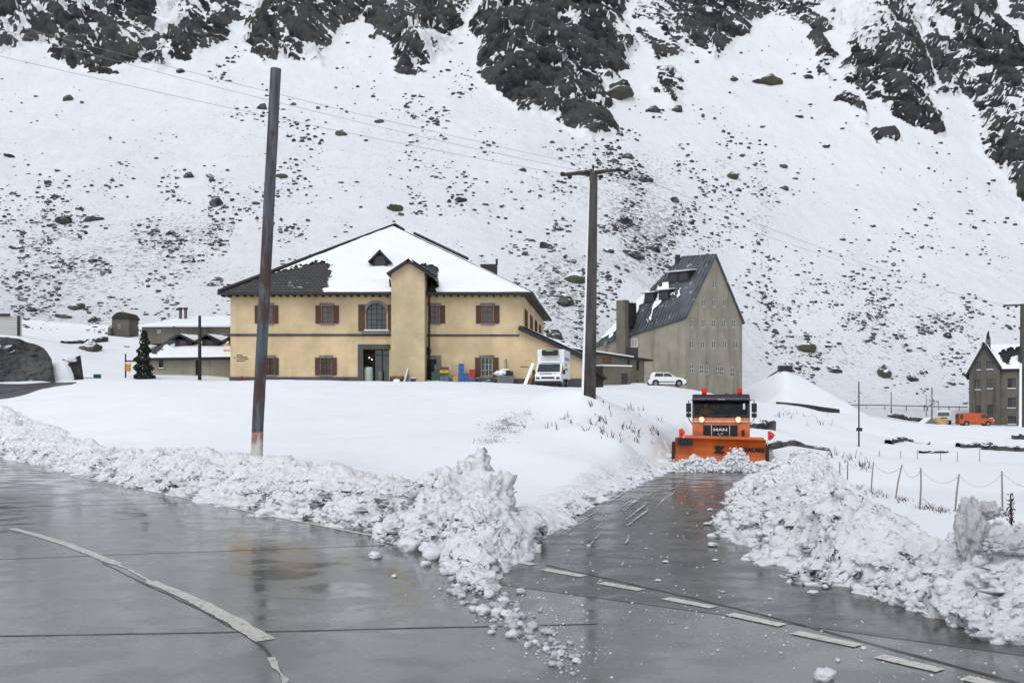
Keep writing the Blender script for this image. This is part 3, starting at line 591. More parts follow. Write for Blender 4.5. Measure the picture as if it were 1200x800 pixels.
# ------------------------------------------------------------------ ploughed snow banks
def snow_proto(sub, seed):
    v, f = ICO[sub]; v = v.copy(); f1, f2, c = worley(v[:, 0]*1.7+seed, v[:, 1]*1.7, v[:, 2]*1.7, seed)
    r = 1+.45*fbm(v[:, 0]*1.5+seed*3, v[:, 1]*1.5, v[:, 2]*1.5, 6, seed, .8)+.25*(c-.5); return v*r[:, None]*[1, 1, .8], f
lump = [snow_proto(2, 120+i) for i in range(10)]
lump1 = [snow_proto(1, 160+i) for i in range(10)]
lump3 = [snow_proto(3, 140+i) for i in range(6)]
def bank(name, label, pts, mat, ds=.038, dt=.034, amp=1.0, seed=1, bumps=(), chunks=300, cs=(.05, .2), side=1, haz=True):
    p = np.array(curve([q[:2] for q in pts], len(pts)*12)); e = np.array([[q[2], q[3]] for q in pts], float)
    ee = np.stack([np.interp(np.linspace(0, len(pts)-1, len(p)), np.arange(len(pts)), e[:, i]) for i in (0, 1)], 1)
    s = np.r_[0, np.cumsum(np.hypot(*np.diff(p, axis=0).T))]; n = int(s[-1]/ds); t = np.linspace(0, s[-1], n)
    c = np.stack([np.interp(t, s, p[:, i]) for i in (0, 1)], 1); h = np.interp(t, s, ee[:, 0]); W = np.interp(t, s, ee[:, 1])
    d = np.gradient(c, axis=0); k = max(3, int(1.2/ds)); ker = np.ones(2*k+1)/(2*k+1); d = np.stack([np.convolve(np.pad(d[:, i], k, 'edge'), ker, 'valid') for i in (0, 1)], 1)
    d /= np.linalg.norm(d, axis=1)[:, None]; nn = np.stack([-d[:, 1], d[:, 0]], 1)*side
    m = int(W.max()/dt); v = np.linspace(0, 1, m)[None, :]
    X = c[:, :1]+nn[:, :1]*W[:, None]*v; Y = c[:, 1:]+nn[:, 1:]*W[:, None]*v
    toe = .42*fbm(X*1.25, Y*1.25, 0*X, 5, seed, .6)*(1-v)                                 # ragged toe
    X = X+nn[:, :1]*toe; Y = Y+nn[:, 1:]*toe
    low = 1+.32*fbm(X*.55, Y*.55, 0*X, 3, seed+1)
    prof = (sstep(-.02, .34, v)**.85)*(1-sstep(.42, 1., v))
    base = (roadz(Y)-.06)*(1-sstep(.05, .8, v))+(Hg(X, Y)-.10)*sstep(.05, .8, v)
    Z = base+.05*sstep(0, .06, v)+h[:, None]*prof*low
    for bx, by, br, bh in bumps: Z = Z+bh*np.exp(-(np.hypot(X-bx, Y-by)/br)**2)*(1-sstep(.8, 1, v))*(1+.5*fbm(X*2, Y*2, 0*X, 3, seed+9))
    w = sstep(0, .05, v)*(1-sstep(.75, .97, v))*np.clip(.35+h[:, None]*1.1, 0, 1.15)
    V = np.stack([X, Y, Z], -1); nrm = np.cross(np.gradient(V, axis=1), np.gradient(V, axis=0)); nrm /= np.linalg.norm(nrm, axis=2)[..., None]+1e-9; nrm *= np.sign(nrm[..., 2:])+.0
    f1, f2, cid = worley(X*2.6, Y*2.6, Z*2.6, seed+2); q1, q2, qid = worley(X*8, Y*8, Z*8, seed+5)
    disp = amp*w*(.05*(cid-.5)*np.minimum((f2-f1)*5, 1)+.045*(qid-.5)*np.minimum((q2-q1)*5, 1)+.17*fbm(X*1.15, Y*1.15, Z*1.15, 5, seed+3, .55)+.055*fbm(X*5.5, Y*5.5, Z*5.5, 3, seed+13, .7)+.045*(_hash(np.floor(X*21), np.floor(Y*21), np.floor(Z*21), seed)-.5))
    dx = amp*w*.05*fbm(X*2.7, Y*2.7, Z*2.7, 4, seed+11, .6); dy = amp*w*.05*fbm(X*2.7, Y*2.7, Z*2.7, 4, seed+12, .6); V[..., 0] += dx; V[..., 1] += dy
    V = V+nrm*disp[..., None]; V = V.reshape(-1, 3)
    ob = np_mesh(name, V, grid_faces(n, m) if side > 0 else grid_faces(n, m)[:, ::-1], mat, kind='stuff'); tag(ob, label, 'snow bank')
    cv, cf = [], []; off = 0
    for q_ in range(chunks):
        i = rng.integers(n); big = q_ < chunks*.045; j = int(m*((rng.random()**2.2)*.3 if big else (rng.random()**1.3)*.66)); P0 = V[i*m+j]; z = (cs[1]*(.9+1.3*rng.random()**2)) if big else cs[0]+(cs[1]-cs[0])*rng.random()**3.5
        hh = np.clip(h[i]*1.3, .3, 1); vv, ff = lump[rng.integers(10)] if big else lump1[rng.integers(10)]; a = rng.random()*6.3; ca, sa = math.cos(a), math.sin(a); q = vv*z*hh*[.8+.6*rng.random(), 1, .7+.4*rng.random()]
        q = np.stack([q[:, 0]*ca-q[:, 1]*sa, q[:, 0]*sa+q[:, 1]*ca, q[:, 2]], 1)+P0+[0, 0, z*.1*hh]; cv.append(q); cf.append(ff+off); off += len(q)
    if cv:
        o2 = np_mesh('snow_clod', np.vstack(cv), np.vstack(cf), mat, parent=ob, kind='stuff')
    return ob
bank('snow_bank', 'long ploughed snow bank along the main road, ending in a tall heap at the junction',
  [(-46,64,.7,4.2),(-34,53,.72,4.2),(-22.3,41.,.72,3.9),(-15.5,33,.72,3.6),(-9.5,26,.7,3.4),(-6.3,22.3,.7,3.3),(-3.7,19.3,.7,3.1),(-2.3,17.4,.85,2.9),(-1.3,15.7,.78,2.3),(-.95,14.3,.42,1.5),(-.78,13.2,.22,.95),(-.62,12.6,.1,.5)], M['plow'], side=1, seed=3, bumps=[(-.66,17.6,.62,.62),(-1.6,18.4,.7,.3),(-9,27,.7,.2),(-12.,30.5,.8,.25)], chunks=9000, cs=(.012,.055))
bank('snow_bank', 'low windblown snow edge along the left side of the cleared side road',
  [(-.35,14.3,.3,1.0),(-.0,15.3,.55,1.7),(.4,16.6,.55,1.9),(1.0,19.3,.34,1.7),(1.75,22.2,.22,1.5),(3.2,27.5,.24,1.5),(5.0,33.2,.24,1.4),(7.1,40.4,.25,1.4),(9.2,48,.25,1.4)], M['spray'], side=1, seed=23, chunks=2500, cs=(.01,.045), amp=.75)
bank('snow_bank', 'high ploughed snow bank filling the right side of the road in front of the rope fence',
  [(14.5,-1,1.0,4.5),(9.6,4.5,1.1,4.5),(6.9,7.4,.84,4.4),(5.75,9.0,.84,4.3),(4.95,10.9,.76,4.2),(4.3,13.0,.70,4.0),(3.95,15.6,.74,4.0),(4.05,18.,.76,4.0),(4.75,21.,.78,4.0),(5.9,25.,.82,4.0),(7.6,30.,.8,3.6),(9.4,35.,.78,3.2),(11.2,39.,.8,2.8),(13.0,44.,.5,2.4)], M['plow'], side=-1, seed=41, bumps=[(6.3,12.6,.5,.25),(6.9,11.6,.7,.3),(5.5,15.,.9,.25),(6.4,19.5,.9,.3)], chunks=14000, cs=(.012,.055))
def clod(name, lab, loc, r, sq, seed, mat, cat='snow lump', grp=None):
    v, f = ICO[5]; v = v.copy(); f1, f2, c = worley(v[:, 0]*1.6, v[:, 1]*1.6, v[:, 2]*1.6, seed)
    q = v*(1+.42*fbm(v[:, 0]*1.5, v[:, 1]*1.5, v[:, 2]*1.5, 7, seed, .7)+.16*fbm(v[:, 0]*5, v[:, 1]*5, v[:, 2]*5, 4, seed+2, .8)+.07*(_hash(np.floor(v[:, 0]*9), np.floor(v[:, 1]*9), np.floor(v[:, 2]*9), seed)-.5)+.34*(.5-f1))[:, None]*np.array(sq)*r
    o = np_mesh(name, q, f, mat); o.location = loc; tag(o, lab, cat, grp); return o
p = P(1140,622,11.9); clod('snow_lump', 'knobbly grey column of packed snow standing on top of the right snow bank', p, .22, (.75,.75,1.85), 5, M['slush'])
p = P(1157,598,11.9); clod('snow_lump', 'small overhanging snow clod on the side of the knobbly snow column', p, .13, (1.2,1,.8), 6, M['slush'])
p = P(562,588,17.3); clod('snow_lump', 'big leaning block of packed snow crowning the tall heap at the road junction', p, .66, (1.0,.7,.85), 8, M['plow'])
p = P(1180,640,11.2); clod('snow_lump', 'low rounded grey clod on the right snow bank near the photo edge', p, .2, (1.3,1,.55), 9, M['slush'])
# chunks lying on the road
CK = [(439,654,15),(480,645,28),(503,648,22),(506,655,24),(499,663,12),(530,672,26),(545,664,30),(524,660,16),(462,676,6),(541,700,9),(560,687,18),(573,700,14),(583,720,16),(566,719,18),(594,722,14),(600,746,15),(576,742,9),(618,757,8),(627,754,9),(655,768,12),(676,776,11),(640,762,9),(555,715,10),(536,688,8),(520,664,10),(590,706,14),(610,733,10),(606,716,8),(966,795,24),(982,774,6),(832,598,7),(845,612,9),(780,659,7),(763,626,4),(771,681,7),(757,643,4),(838,657,7),(847,694,5),(1012,760,6),(902,702,5),(690,640,5),(835,640,12),(828,615,9)]
proto_ck = []
for i, (v, f) in enumerate(lump3):
    m_ = bpy.data.meshes.new('snow_chunk'); m_.from_pydata(v.tolist(), [], f.tolist()); m_.materials.append(M['spray'])
    m_.polygons.foreach_set('use_smooth', [True]*len(m_.polygons)); proto_ck.append(m_)
for i, (a, b, w) in enumerate(CK):
    g = G(a, b); s = w/F*g.y*.5
    o = bpy.data.objects.new('snow_chunk', proto_ck[i % 6]); COL.objects.link(o); o.location = (g.x, g.y, s*.45); o.scale = (s, s, s*(.75+.3*rng.random())*(1 if a < 720 or a > 950 else .45)); o.rotation_euler = (0, 0, rng.random()*6)
    l = 'small chunk of ploughed snow fallen on the wet road beside the junction heap' if a < 720 else 'small flattened scrap of snow on the cleared side road lane'
    g_ = 'snow chunks fallen from the junction heap' if a < 720 else 'snow scraps on the side road'
    if (a, b) == (439,654): l = 'lone white snow chunk lying apart on the wet road left of the heap'; 
    if (a, b) == (966,793): l = 'large snow chunk at the bottom edge in front of the dashed line'
    tag(o, l, 'snow chunk', g_)
cv, cf = [], []; off = 0
tv, tf = [], []; to = 0
for i in range(240):
    t = rng.random()**1.4; a, b = 548+128*t+rng.normal()*(15-5*t), 690+88*t+rng.normal()*(11-4*t); g = G(a, b); s = (.012+.075*rng.random()**3)*(1-.45*t); v, f = lump[rng.integers(10)]; tv.append(v*s*[1, 1, .8]+[g.x, g.y, s*.4]); tf.append(f+to); to += len(v)
o = np_mesh('slush_trail', np.vstack(tv), np.vstack(tf), M['slush'], kind='stuff'); tag(o, 'trail of broken slushy snow lumps across the road below the junction heap', 'slush')
for i in range(1300):
    k = rng.random()
    if k < .45:      # trail at the junction
        t = rng.random(); a, b = 540+140*t+rng.normal()*26, 660+118*t+rng.normal()*20
    elif k < .75: a, b = 660+540*rng.random(), 0; b = 690+(a-660)*.2+rng.normal()*28
    else:
        t = rng.random(); a, b = 650+200*rng.random(), 575+90*rng.random()
    if not (560 < b < 800): continue
    g = G(a, b); s = .005+.02*rng.random()**4; v, f = lump[0] if 0 else (ICO[1][0]*[1, 1, .6], ICO[1][1]); cv.append(v*s+[g.x, g.y, s*.3]); cf.append(f+off); off += len(v)
o = np_mesh('snow_crumbs', np.vstack(cv), np.vstack(cf), M['plow'], kind='stuff'); tag(o, 'fine crumbs of slush and snow strewn over the wet road', 'snow crumbs')
# ------------------------------------------------------------------ buildings
def wallT(a, b):        # frame of a wall seen from outside: x runs a->b (left to right), +y goes INTO the building
    a, b = Vector(a), Vector(b); d = (b-a); d.z = 0; ang = math.atan2(d.y, d.x)
    return Matrix.Translation((a.x, a.y, 0)) @ Matrix.Rotation(ang, 4, 'Z'), d.length
def holed(mb, w, z0, z1, holes, dep=.28, clip=None):
    """wall front on y=0 from x 0..w, with rectangular holes (x0,x1,za,zb) and their reveals"""
    xs = sorted({0, w, *[h[0] for h in holes], *[h[1] for h in holes]}); zs = sorted({z0, z1, *[h[2] for h in holes], *[h[3] for h in holes]})
    bm = bmesh.new()
    for i in range(len(xs)-1):
        for j in range(len(zs)-1):
            cx, cz = (xs[i]+xs[i+1])/2, (zs[j]+zs[j+1])/2
            if any(h[0] < cx < h[1] and h[2] < cz < h[3] for h in holes): continue
            bm.faces.new([bm.verts.new(p) for p in ((xs[i], 0, zs[j]), (xs[i+1], 0, zs[j]), (xs[i+1], 0, zs[j+1]), (xs[i], 0, zs[j+1]))])
    for x0, x1, a, b in holes:
        for q in (((x0,0,a),(x0,dep,a),(x0,dep,b),(x0,0,b)), ((x1,0,a),(x1,0,b),(x1,dep,b),(x1,dep,a)), ((x0,0,b),(x0,dep,b),(x1,dep,b),(x1,0,b)), ((x0,0,a),(x1,0,a),(x1,dep,a),(x0,dep,a))):
            bm.faces.new([bm.verts.new(p) for p in q])
    for co, no in (clip or []):
        bmesh.ops.bisect_plane(bm, geom=bm.verts[:]+bm.edges[:]+bm.faces[:], plane_co=co, plane_no=no, clear_outer=True)
    bm.verts.index_update(); mb.add([v.co[:] for v in bm.verts], [[v.index for v in f.verts] for f in bm.faces]); bm.free()
def window(root, T, x, z, w, h, dep=.16, frame='white_frame', bars=(2, 2), fw=.07, shutters=None, lintel=False, sill=True, snowsill=False, grid=0, arch=False, label=None, sidetrim=False):
    """x,z = lower left of the opening in wall coordinates"""
    m = MB(T); y0, y1 = dep, dep+.06
    m.bb(x, x+fw, y0, y1, z, z+h); m.bb(x+w-fw, x+w, y0, y1, z, z+h); m.bb(x+fw, x+w-fw, y0, y1, z, z+fw); m.bb(x+fw, x+w-fw, y0, y1, z+h-fw, z+h)
    for i in range(1, bars[0]): c = x+w*i/bars[0]; m.bb(c-fw*.5, c+fw*.5, y0+.002, y1-.002, z+fw, z+h-fw)
    for i in range(1, bars[1]): c = z+h*i/bars[1]; m.bb(x+fw, x+w-fw, y0+.006, y1-.006, c-fw*.35, c+fw*.35)
    o = m.build('window', M[frame], root)
    if label: o['label'] = label
    MB(T).bb(x+.01, x+w-.01, y0+.035, y0+.05, z+.01, z+h-.01).build('pane', M['glass'] if frame != 'void' else M['black_glass'], o)
    if shutters:
        for s in shutters:
            q = MB(T); a = x-w*.52-.03 if s < 0 else x+w+.03; b = a+w*.52
            q.bb(a, b, -.075, -.03, z-.04, z+h+.04)
            for k in range(int(h/.17)): q.bb(a+.06, b-.06, -.095, -.074, z+.06+k*.17, z+.17+k*.17)
            q.build('shutter', M['wood'], o)
    if lintel: MB(T).bb(x-.16, x+w+.16, -.045, .05, z+h+.002, z+h+.24).build('lintel', M['lintel'], o)
    if sidetrim:
        MB(T).bb(x-.12, x-.002, -.03, .05, z, z+h).bb(x+w+.002, x+w+.12, -.03, .05, z, z+h).build('trim', M['lintel'], o)
    if sill:
        MB(T).bb(x-.12, x+w+.12, -.11, .15, z-.13, z-.002).build('sill', M['lintel'], o)
        if snowsill: MB(T).bb(x-.06, x+w+.06, -.10, .12, z, z+.09).build('sill_snow', M['roofsnow'], o, bevel=.03)
    if grid:
        q = MB(T)
        for i in range(grid): c = x+w*(i+.5)/grid; q.tube([(c, -.02, z-.05), (c, -.02, z+h+.03)], .02, 6)
        for c in (z+h*.25, z+h*.75): q.bb(x-.03, x+w+.03, -.035, -.02, c-.02, c+.02)
        q.build('iron_grille', M['dark'], o)
    return o
def roof_cover(name, root, tri, mask, th=.16, n=90, mat='roofsnow', lift=.03):
    """snow lying on a planar polygon (3 or 4 corners A,B,C[,D]); mask(world pts)->0..1"""
    A, B, C = [np.array(q) for q in tri[:3]]; Dd = np.array(tri[3]) if len(tri) > 3 else None
    uu, vv = np.meshgrid(np.linspace(0, 1, n), np.linspace(0, 1, n))
    if Dd is None: Pq = A+(B-A)*uu[..., None]*(1-vv[..., None])+(C-A)*vv[..., None]
    else: Pq = (A*(1-uu[..., None])+B*uu[..., None])*(1-vv[..., None])+(Dd*(1-uu[..., None])+C*uu[..., None])*vv[..., None]
    nn = np.cross(B-A, C-A); nn = nn/np.linalg.norm(nn); nn = nn*np.sign(nn[2])
    k = mask(Pq); k = k+(.45*fbm(Pq[..., 0]*3.1, Pq[..., 1]*3.1, Pq[..., 2]*5.5, 3, 91)*((k > .02) & (k < .98))); edge = np.minimum(np.minimum(uu, 1-uu), np.minimum(vv, 1-vv))*n/5.; edge = np.clip(edge, 0, 1)**.5
    h = th*sstep(.4, .62, k)*(.75+.25*fbm(Pq[..., 0]*.8, Pq[..., 1]*.8, Pq[..., 2]*.8, 3, 12))*(.25+.75*edge)
    V = Pq+nn*(h+lift)[..., None]; f = grid_faces(n, n); kk = (k > .42).ravel(); f = f[kk[f].all(1)]
    if Dd is None: pass
    return np_mesh(name, V.reshape(-1, 3), f, M[mat], root)
def proj(Pq): return 600+Pq[..., 0]/Pq[..., 1]*F, HZ-(Pq[..., 2]-CZ)/Pq[..., 1]*F

# ---- yellow museum building -------------------------------------------------
YF = 77.; SX = YF/F
fx = lambda px: (px-600)*SX
zz = lambda py, Y=YF: CZ+(HZ-py)*Y/F
XL, XR, GZ = fx(270), fx(613), 3.4
BL, BR = Vector((XL+.5, 101, 0)), Vector((XR+2.5, 101, 0)); FLc, FRc = Vector((XL, YF, 0)), Vector((XR, YF, 0))
EZ = zz(346)
yb = thing('museum_building', 'large ochre two-storey building with brown shutters, stair tower and snow-covered hipped roof', 'building', ((XL+XR)/2, YF, GZ))
T, W = wallT(FLc, FRc)
lx = lambda px: fx(px)-XL
ups = [(lx(306), lx(319)), (lx(377), lx(390)), (lx(503), lx(515)), (lx(565), lx(578))]
holes = [(a, b, zz(378.5), zz(358.5)) for a, b in ups]+[(lx(311), lx(321), zz(439), zz(419.5)), (lx(376), lx(388), zz(439), zz(419.5)), (lx(564), lx(577), zz(441), zz(419.5)), (lx(429), lx(453), zz(387), zz(355.5)), (lx(425), lx(456), GZ, zz(409)), (lx(500), lx(511.5), GZ, zz(421))]
m = MB(T); holed(m, W, GZ-.6, EZ, holes, .3)
for a, b in ((BL, FLc), (FRc, BR), (BR, BL)):
    T2, W2 = wallT(a, b); m.T = T2; m.add([(0,0,GZ-.6),(W2,0,GZ-.6),(W2,0,EZ),(0,0,EZ)], [(0,1,2,3)])
m.build('wall', M['plaster'], yb)
for i, (a, b) in enumerate(ups): window(yb, T, a, zz(378.5), b-a, zz(358.5)-zz(378.5), shutters=(-1, 1) if i != 2 else (1,), lintel=True, frame='red_frame', bars=(2, 3))
window(yb, T, lx(311), zz(439), lx(321)-lx(311), zz(419.5)-zz(439), shutters=(-1, 1), lintel=True, frame='red_frame', bars=(2, 3), grid=5)
window(yb, T, lx(376), zz(439), lx(388)-lx(376), zz(419.5)-zz(439), shutters=(-1, 1), lintel=True, frame='red_frame', bars=(2, 3), grid=5)
window(yb, T, lx(564), zz(441), lx(577)-lx(564), zz(419.5)-zz(441), shutters=(-1, 1), lintel=True, frame='white_frame', bars=(3, 3), grid=6, label='ground floor window behind white iron grille')
# big arched window
a0, a1, b0, b1 = lx(429), lx(453), zz(387), zz(355.5); aw = a1-a0
o = window(yb, T, a0, b0, aw, b1-b0, frame='dark', bars=(4, 5), fw=.06, sill=False, label='large arched window with dark glazing bars')
q = MB(T)
N = 14
arc = [(a0+aw/2+(aw/2+.0)*math.cos(math.pi*i/N), b1-.75+.75*math.sin(math.pi*i/N)) for i in range(N+1)]
arco = [(a0+aw/2+(aw/2+.22)*math.cos(math.pi*i/N), b1-.75+.98*math.sin(math.pi*i/N)) for i in range(N+1)]
for i in range(N):
    (ax, az), (bx, bz), (cx, cz), (dx_, dz_) = arc[i], arc[i+1], arco[i+1], arco[i]
    vs = [(p[0], y, p[1]) for y in (-.06, .05) for p in ((ax, az), (bx, bz), (cx, cz), (dx_, dz_))]
    q.add(vs, [(0,1,2,3),(7,6,5,4),(0,4,5,1),(3,2,6,7)])
q.build('arch_trim', M['lintel'], o)
q = MB(T)                                     # plaster spandrels fill the corners above the arch
for s in (0, 1):
    h_ = arc[:N//2+1] if s == 0 else arc[N//2:]
    cnr = (a1, b1) if s == 0 else (a0, b1)
    for i in range(len(h_)-1): q.add([(h_[i][0], -.004, h_[i][1]), (h_[i+1][0], -.004, h_[i+1][1]), (cnr[0], -.004, cnr[1])], [(0,1,2)])
q.build('spandrel', M['plaster'], o)
for px0, px1 in ((420, 428), (454.5, 458)):
    q = MB(T); q.bb(lx(px0), lx(px1), -.08, -.03, zz(388), zz(357)); q.build('shutter', M['wood'], o)
MB(T).bb(lx(424), lx(457), -.35, .2, zz(391.5), zz(388)).build('sill', M['lintel'], o)
MB(T).bb(lx(427), lx(456), -.3, .15, zz(388)+.003, zz(386.3)).build('sill_snow', M['roofsnow'], o, bevel=.06)
# portal with glass front
o = MB(T).bb(lx(419.5), lx(425)-.003, -.12, .25, GZ-.3, zz(409)).bb(lx(419.5), lx(457), -.12, .25, zz(409)+.002, zz(403.5)).build('door_surround', M['plinth'], yb)
m = MB(T); m.bb(lx(425), lx(456), 1.6, 1.7, GZ, zz(409)); m.bb(lx(425), lx(456), .3, 1.6, GZ-.1, GZ); m.bb(lx(425), lx(456), .3, 1.6, zz(409), zz(409)+.1); m.build('entrance_recess', M['interior'], yb)
m = MB(T)
for c in (lx(425)+.05, lx(435), lx(446), lx(456)-.05): m.bb(c-.04, c+.04, .95, 1.02, GZ, zz(409))
m.bb(lx(425), lx(456), .96, 1.01, zz(416), zz(416)+.07)
o = m.build('entrance_door', M['dark'], yb)
MB(T).bb(lx(436)+.1, lx(456), 1.03, 1.05, GZ, zz(409)).build('pane', M['glass'], o)
for cx, cz in ((431.5, 418.6), (434.5, 420.8)):
    b_ = MB(T); b_.ball((lx(cx), .6, zz(cz)), .065, n=6); b_.build('ceiling_lamp', M['bulb'], yb)
# side door behind the crates
o = MB(T).bb(lx(498), lx(500)-.003, -.05, .2, GZ-.2, zz(421)).bb(lx(511.5)+.003, lx(517), -.08, .2, GZ-.2, zz(421)).bb(lx(498), lx(517), -.08, .2, zz(421)+.002, zz(416.5)).build('door_surround', M['lintel'], yb)
m = MB(T); m.bb(lx(500), lx(511.5), .2, .26, GZ, zz(421))
for k in range(9): c = lx(500)+(lx(511.5)-lx(500))*(k+.5)/9; m.bb(c-.012, c+.012, .17, .2, GZ, zz(422))
m.build('door', M['black'], yb)
# trims
m = MB(T); m.bb(-.05, lx(458.5), -.05, -.002, zz(394), zz(391)); m.build('string_course', M['plinth'], yb); m = MB(T); m.bb(lx(499), W-.3, -.05, -.002, zz(394.2), zz(391.6)); m.build('string_course', M['plinth'], yb)
m = MB(T); m.bb(-.08, lx(419.4), -.07, -.002, GZ-.4, zz(441.5)); m.build('plinth', M['plinth'], yb); m = MB(T); m.bb(lx(517.2), lx(686), -.07, -.002, GZ-.4, zz(443.5)); m.build('plinth', M['plinth'], yb)
# roof
OV = .75
e = [Vector((XL-OV, YF-OV, EZ+.15)), Vector((XR+OV, YF-OV, EZ+.15)), Vector((XR+2.5+OV, 101+OV, EZ+.15)), Vector((XL+.5-OV, 101+OV, EZ+.15))]
AP = P(463, 265, 89.5); A2 = AP+Vector((-.2, 1.5, 0))
m = MB(); m.slab([e[0], e[1], AP], .22); m.slab([e[1], e[2], A2, AP], .22); m.slab([e[2], e[3], A2], .22); m.slab([e[3], e[0], AP, A2], .22)
rf = m.build('roof', M['slate'], yb)
def mk_front(Pq):
    px, py = proj(Pq); d = sdist(px+4*fbm(Pq[...,0]*.9, Pq[...,2]*.9, 0*px, 4, 3), py+1.5*fbm(Pq[...,0]*1.4, Pq[...,2]*1.4, 0*px, 4, 4), [(240,352),(370,352),(384,336),(387,322),(382,309),(355,312),(255,345)])
    t2 = sdist(px, py, [(430,345),(444,345),(460,345),(460,325),(452,322),(446,330)])
    band = sdist(px+3*fbm(Pq[...,0], Pq[...,2], 0*px, 4, 7), py, [(497,312),(513,318),(509,345),(496,345)])
    return sstep(-4, 6, d)*sstep(-2, 4, band)
roof_cover('roof_snow', rf, [e[0]+Vector((.5,.1,0)), e[1]-Vector((.1,-.05,0)), AP-Vector((.25,.25,.12))], mk_front, .2, 150)
roof_cover('roof_snow', rf, [e[1], e[2], A2], lambda q: 1+0*q[...,0], .2, 50)
roof_cover('roof_snow', rf, [e[3], e[0], AP], lambda q: 1+0*q[...,0], .2, 50)
m = MB(); m.tube([e[0]+Vector((0,0,.08)), AP+Vector((0,0,.12))], .17, 8); a_ = AP; b_ = e[1]
m.tube([a_+Vector((0,0,.12)), a_.lerp(b_, .07)+Vector((0,0,.02))], .17, 8); m.tube([a_.lerp(b_, .16)+Vector((0,0,.2)), a_.lerp(b_, .56)+Vector((.1,0,.17))], .13, 8); m.build('hip_tiles', M['dark'], rf)
m = MB(T); m.bb(-OV-.05, W+OV, -OV-.16, -OV-.0, EZ-.06, EZ+.14)
m.build('gutter', M['dark'], rf)
m = MB(T)
for k in range(44):
    c = -.5+k*(W+1.)/43
    m.bb(c-.07, c+.07, -OV+.05, .1, EZ-.16, EZ-.01)
m.build('rafter_ends', M['darkwood'], rf)
TS, WS = wallT(FRc, BR)
m = MB(TS); m.bb(-OV+.1, WS+OV, -OV-.1, -OV+.04, EZ-.04, EZ+.14); m.add([(-OV,-OV,EZ-.02),(WS+OV,-OV,EZ-.02),(WS+OV,.1,EZ-.02),(-OV,.1,EZ-.02)], [(0,1,2,3)]); m.build('eave_board', M['darkwood'], rf)
for k in range(4):
    c = 2.0+k*5.3; window(yb, TS, c, zz(381), 1.0, 1.45, dep=-.02, shutters=(-1, 1), sill=True, frame='red_frame', bars=(2, 3))
# chimney low on the right hip
ch = AP.lerp(e[1], .70)+Vector((1.2, 3.0, .5))
m = MB(); c0 = P(573, 312, 84.5); m.bb(c0.x-.75, c0.x+.75, c0.y-.35, c0.y+.35, c0.z-2, c0.z+.15); m.bb(c0.x+.6, c0.x+.8, c0.y-.36, c0.y+.36, c0.z+.15, c0.z+.62); m.build('chimney', M['dark'], rf)
# dormer
dz = YF+3.55; sdz = dz/F; dx0, dx1 = (433.5-600)*sdz, (457-600)*sdz; dt_, db_, dm = CZ+(HZ-293)*sdz, CZ+(HZ-317)*sdz, CZ+(HZ-303)*sdz
m = MB(); xm = (dx0+dx1)/2
m.add([(dx0+.2,dz,db_),(dx1-.2,dz,db_),(dx1-.2,dz,dm),(xm,dz,dt_-.15),(dx0+.2,dz,dm),(dx0+.2,dz+5,db_),(dx1-.2,dz+5,db_),(dx1-.2,dz+5,dm),(xm,dz+5,dt_-.15),(dx0+.2,dz+5,dm)], [(0,1,2,3,4),(0,4,9,5),(1,6,7,2)])
dm_o = m.build('dormer', M['darkwood'], yb)
m = MB(); m.slab([(dx0-.15,dz-.35,dm-.3),(xm,dz-.35,dt_),(xm,dz+6,dt_),(dx0-.15,dz+6,dm-.3)], -.14); m.slab([(xm,dz-.35,dt_),(dx1+.15,dz-.35,dm-.3),(dx1+.15,dz+6,dm-.3),(xm,dz+6,dt_)], -.14); m.build('dormer_roof', M['dark'], dm_o)
MB().bb(xm-.42, xm+.42, dz-.03, dz+.03, db_+.45, db_+1.25).build('dormer_window', M['black_glass'], dm_o)
roof_cover('roof_snow', dm_o, [(dx0-.1,dz+.25,dm-.2),(xm,dz+.25,dt_+.08),(xm,dz+6,dt_+.1),(dx0-.1,dz+6,dm-.2)], lambda q: 1+0*q[...,0], .1, 20)
# stair tower
TY = YF-1.9; st_ = TY/F; tx0, tx1 = (458.5-600)*st_, (497.5-600)*st_; tzr = CZ+(HZ-306)*st_; tze = CZ+(HZ-319)*st_; tm = (tx0+tx1)/2+.05
m = MB()
m.add([(tx0,TY,GZ-.5),(tx1,TY,GZ-.5),(tx1,TY,tze),(tm,TY,tzr-.15),(tx0,TY,tze),(tx0,TY+8,GZ-.5),(tx1,TY+8,GZ-.5),(tx1,TY+8,tze),(tm,TY+8,tzr-.15),(tx0,TY+8,tze)], [(0,1,2,3,4),(0,4,9,5),(1,6,7,2)])
tw = m.build('stair_tower', M['plaster_pale'], yb)
m = MB(); oh = .35; m.slab([(tx0-oh,TY-.5,tze-.12),(tm,TY-.5,tzr+.12),(tm,TY+9,tzr+.12),(tx0-oh,TY+9,tze-.12)], -.2); m.slab([(tm,TY-.5,tzr+.12),(tx1+.95,TY-.5,tze-.42),(tx1+.95,TY+9,tze-.42),(tm,TY+9,tzr+.12)], -.2)
m.build('tower_roof', M['dark'], tw)
roof_cover('roof_snow', tw, [(tm+.1,TY+.35,tzr+.22),(tx1+.8,TY+.35,tze-.2),(tx1+.8,TY+9,tze-.2),(tm+.1,TY+9,tzr+.22)], lambda q: 1+0*q[...,0], .14, 24)
roof_cover('roof_snow', tw, [(tx0-.2,TY+.35,tze+.1),(tm,TY+.35,tzr+.25),(tm,TY+9,tzr+.25),(tx0-.2,TY+9,tze+.1)], lambda q: 1+0*q[...,0], .14, 24)
m = MB(); m.bb(tx0-.02, tx1+.02, TY-.03, TY+.0, tze-.35, tze-.25) if 0 else None
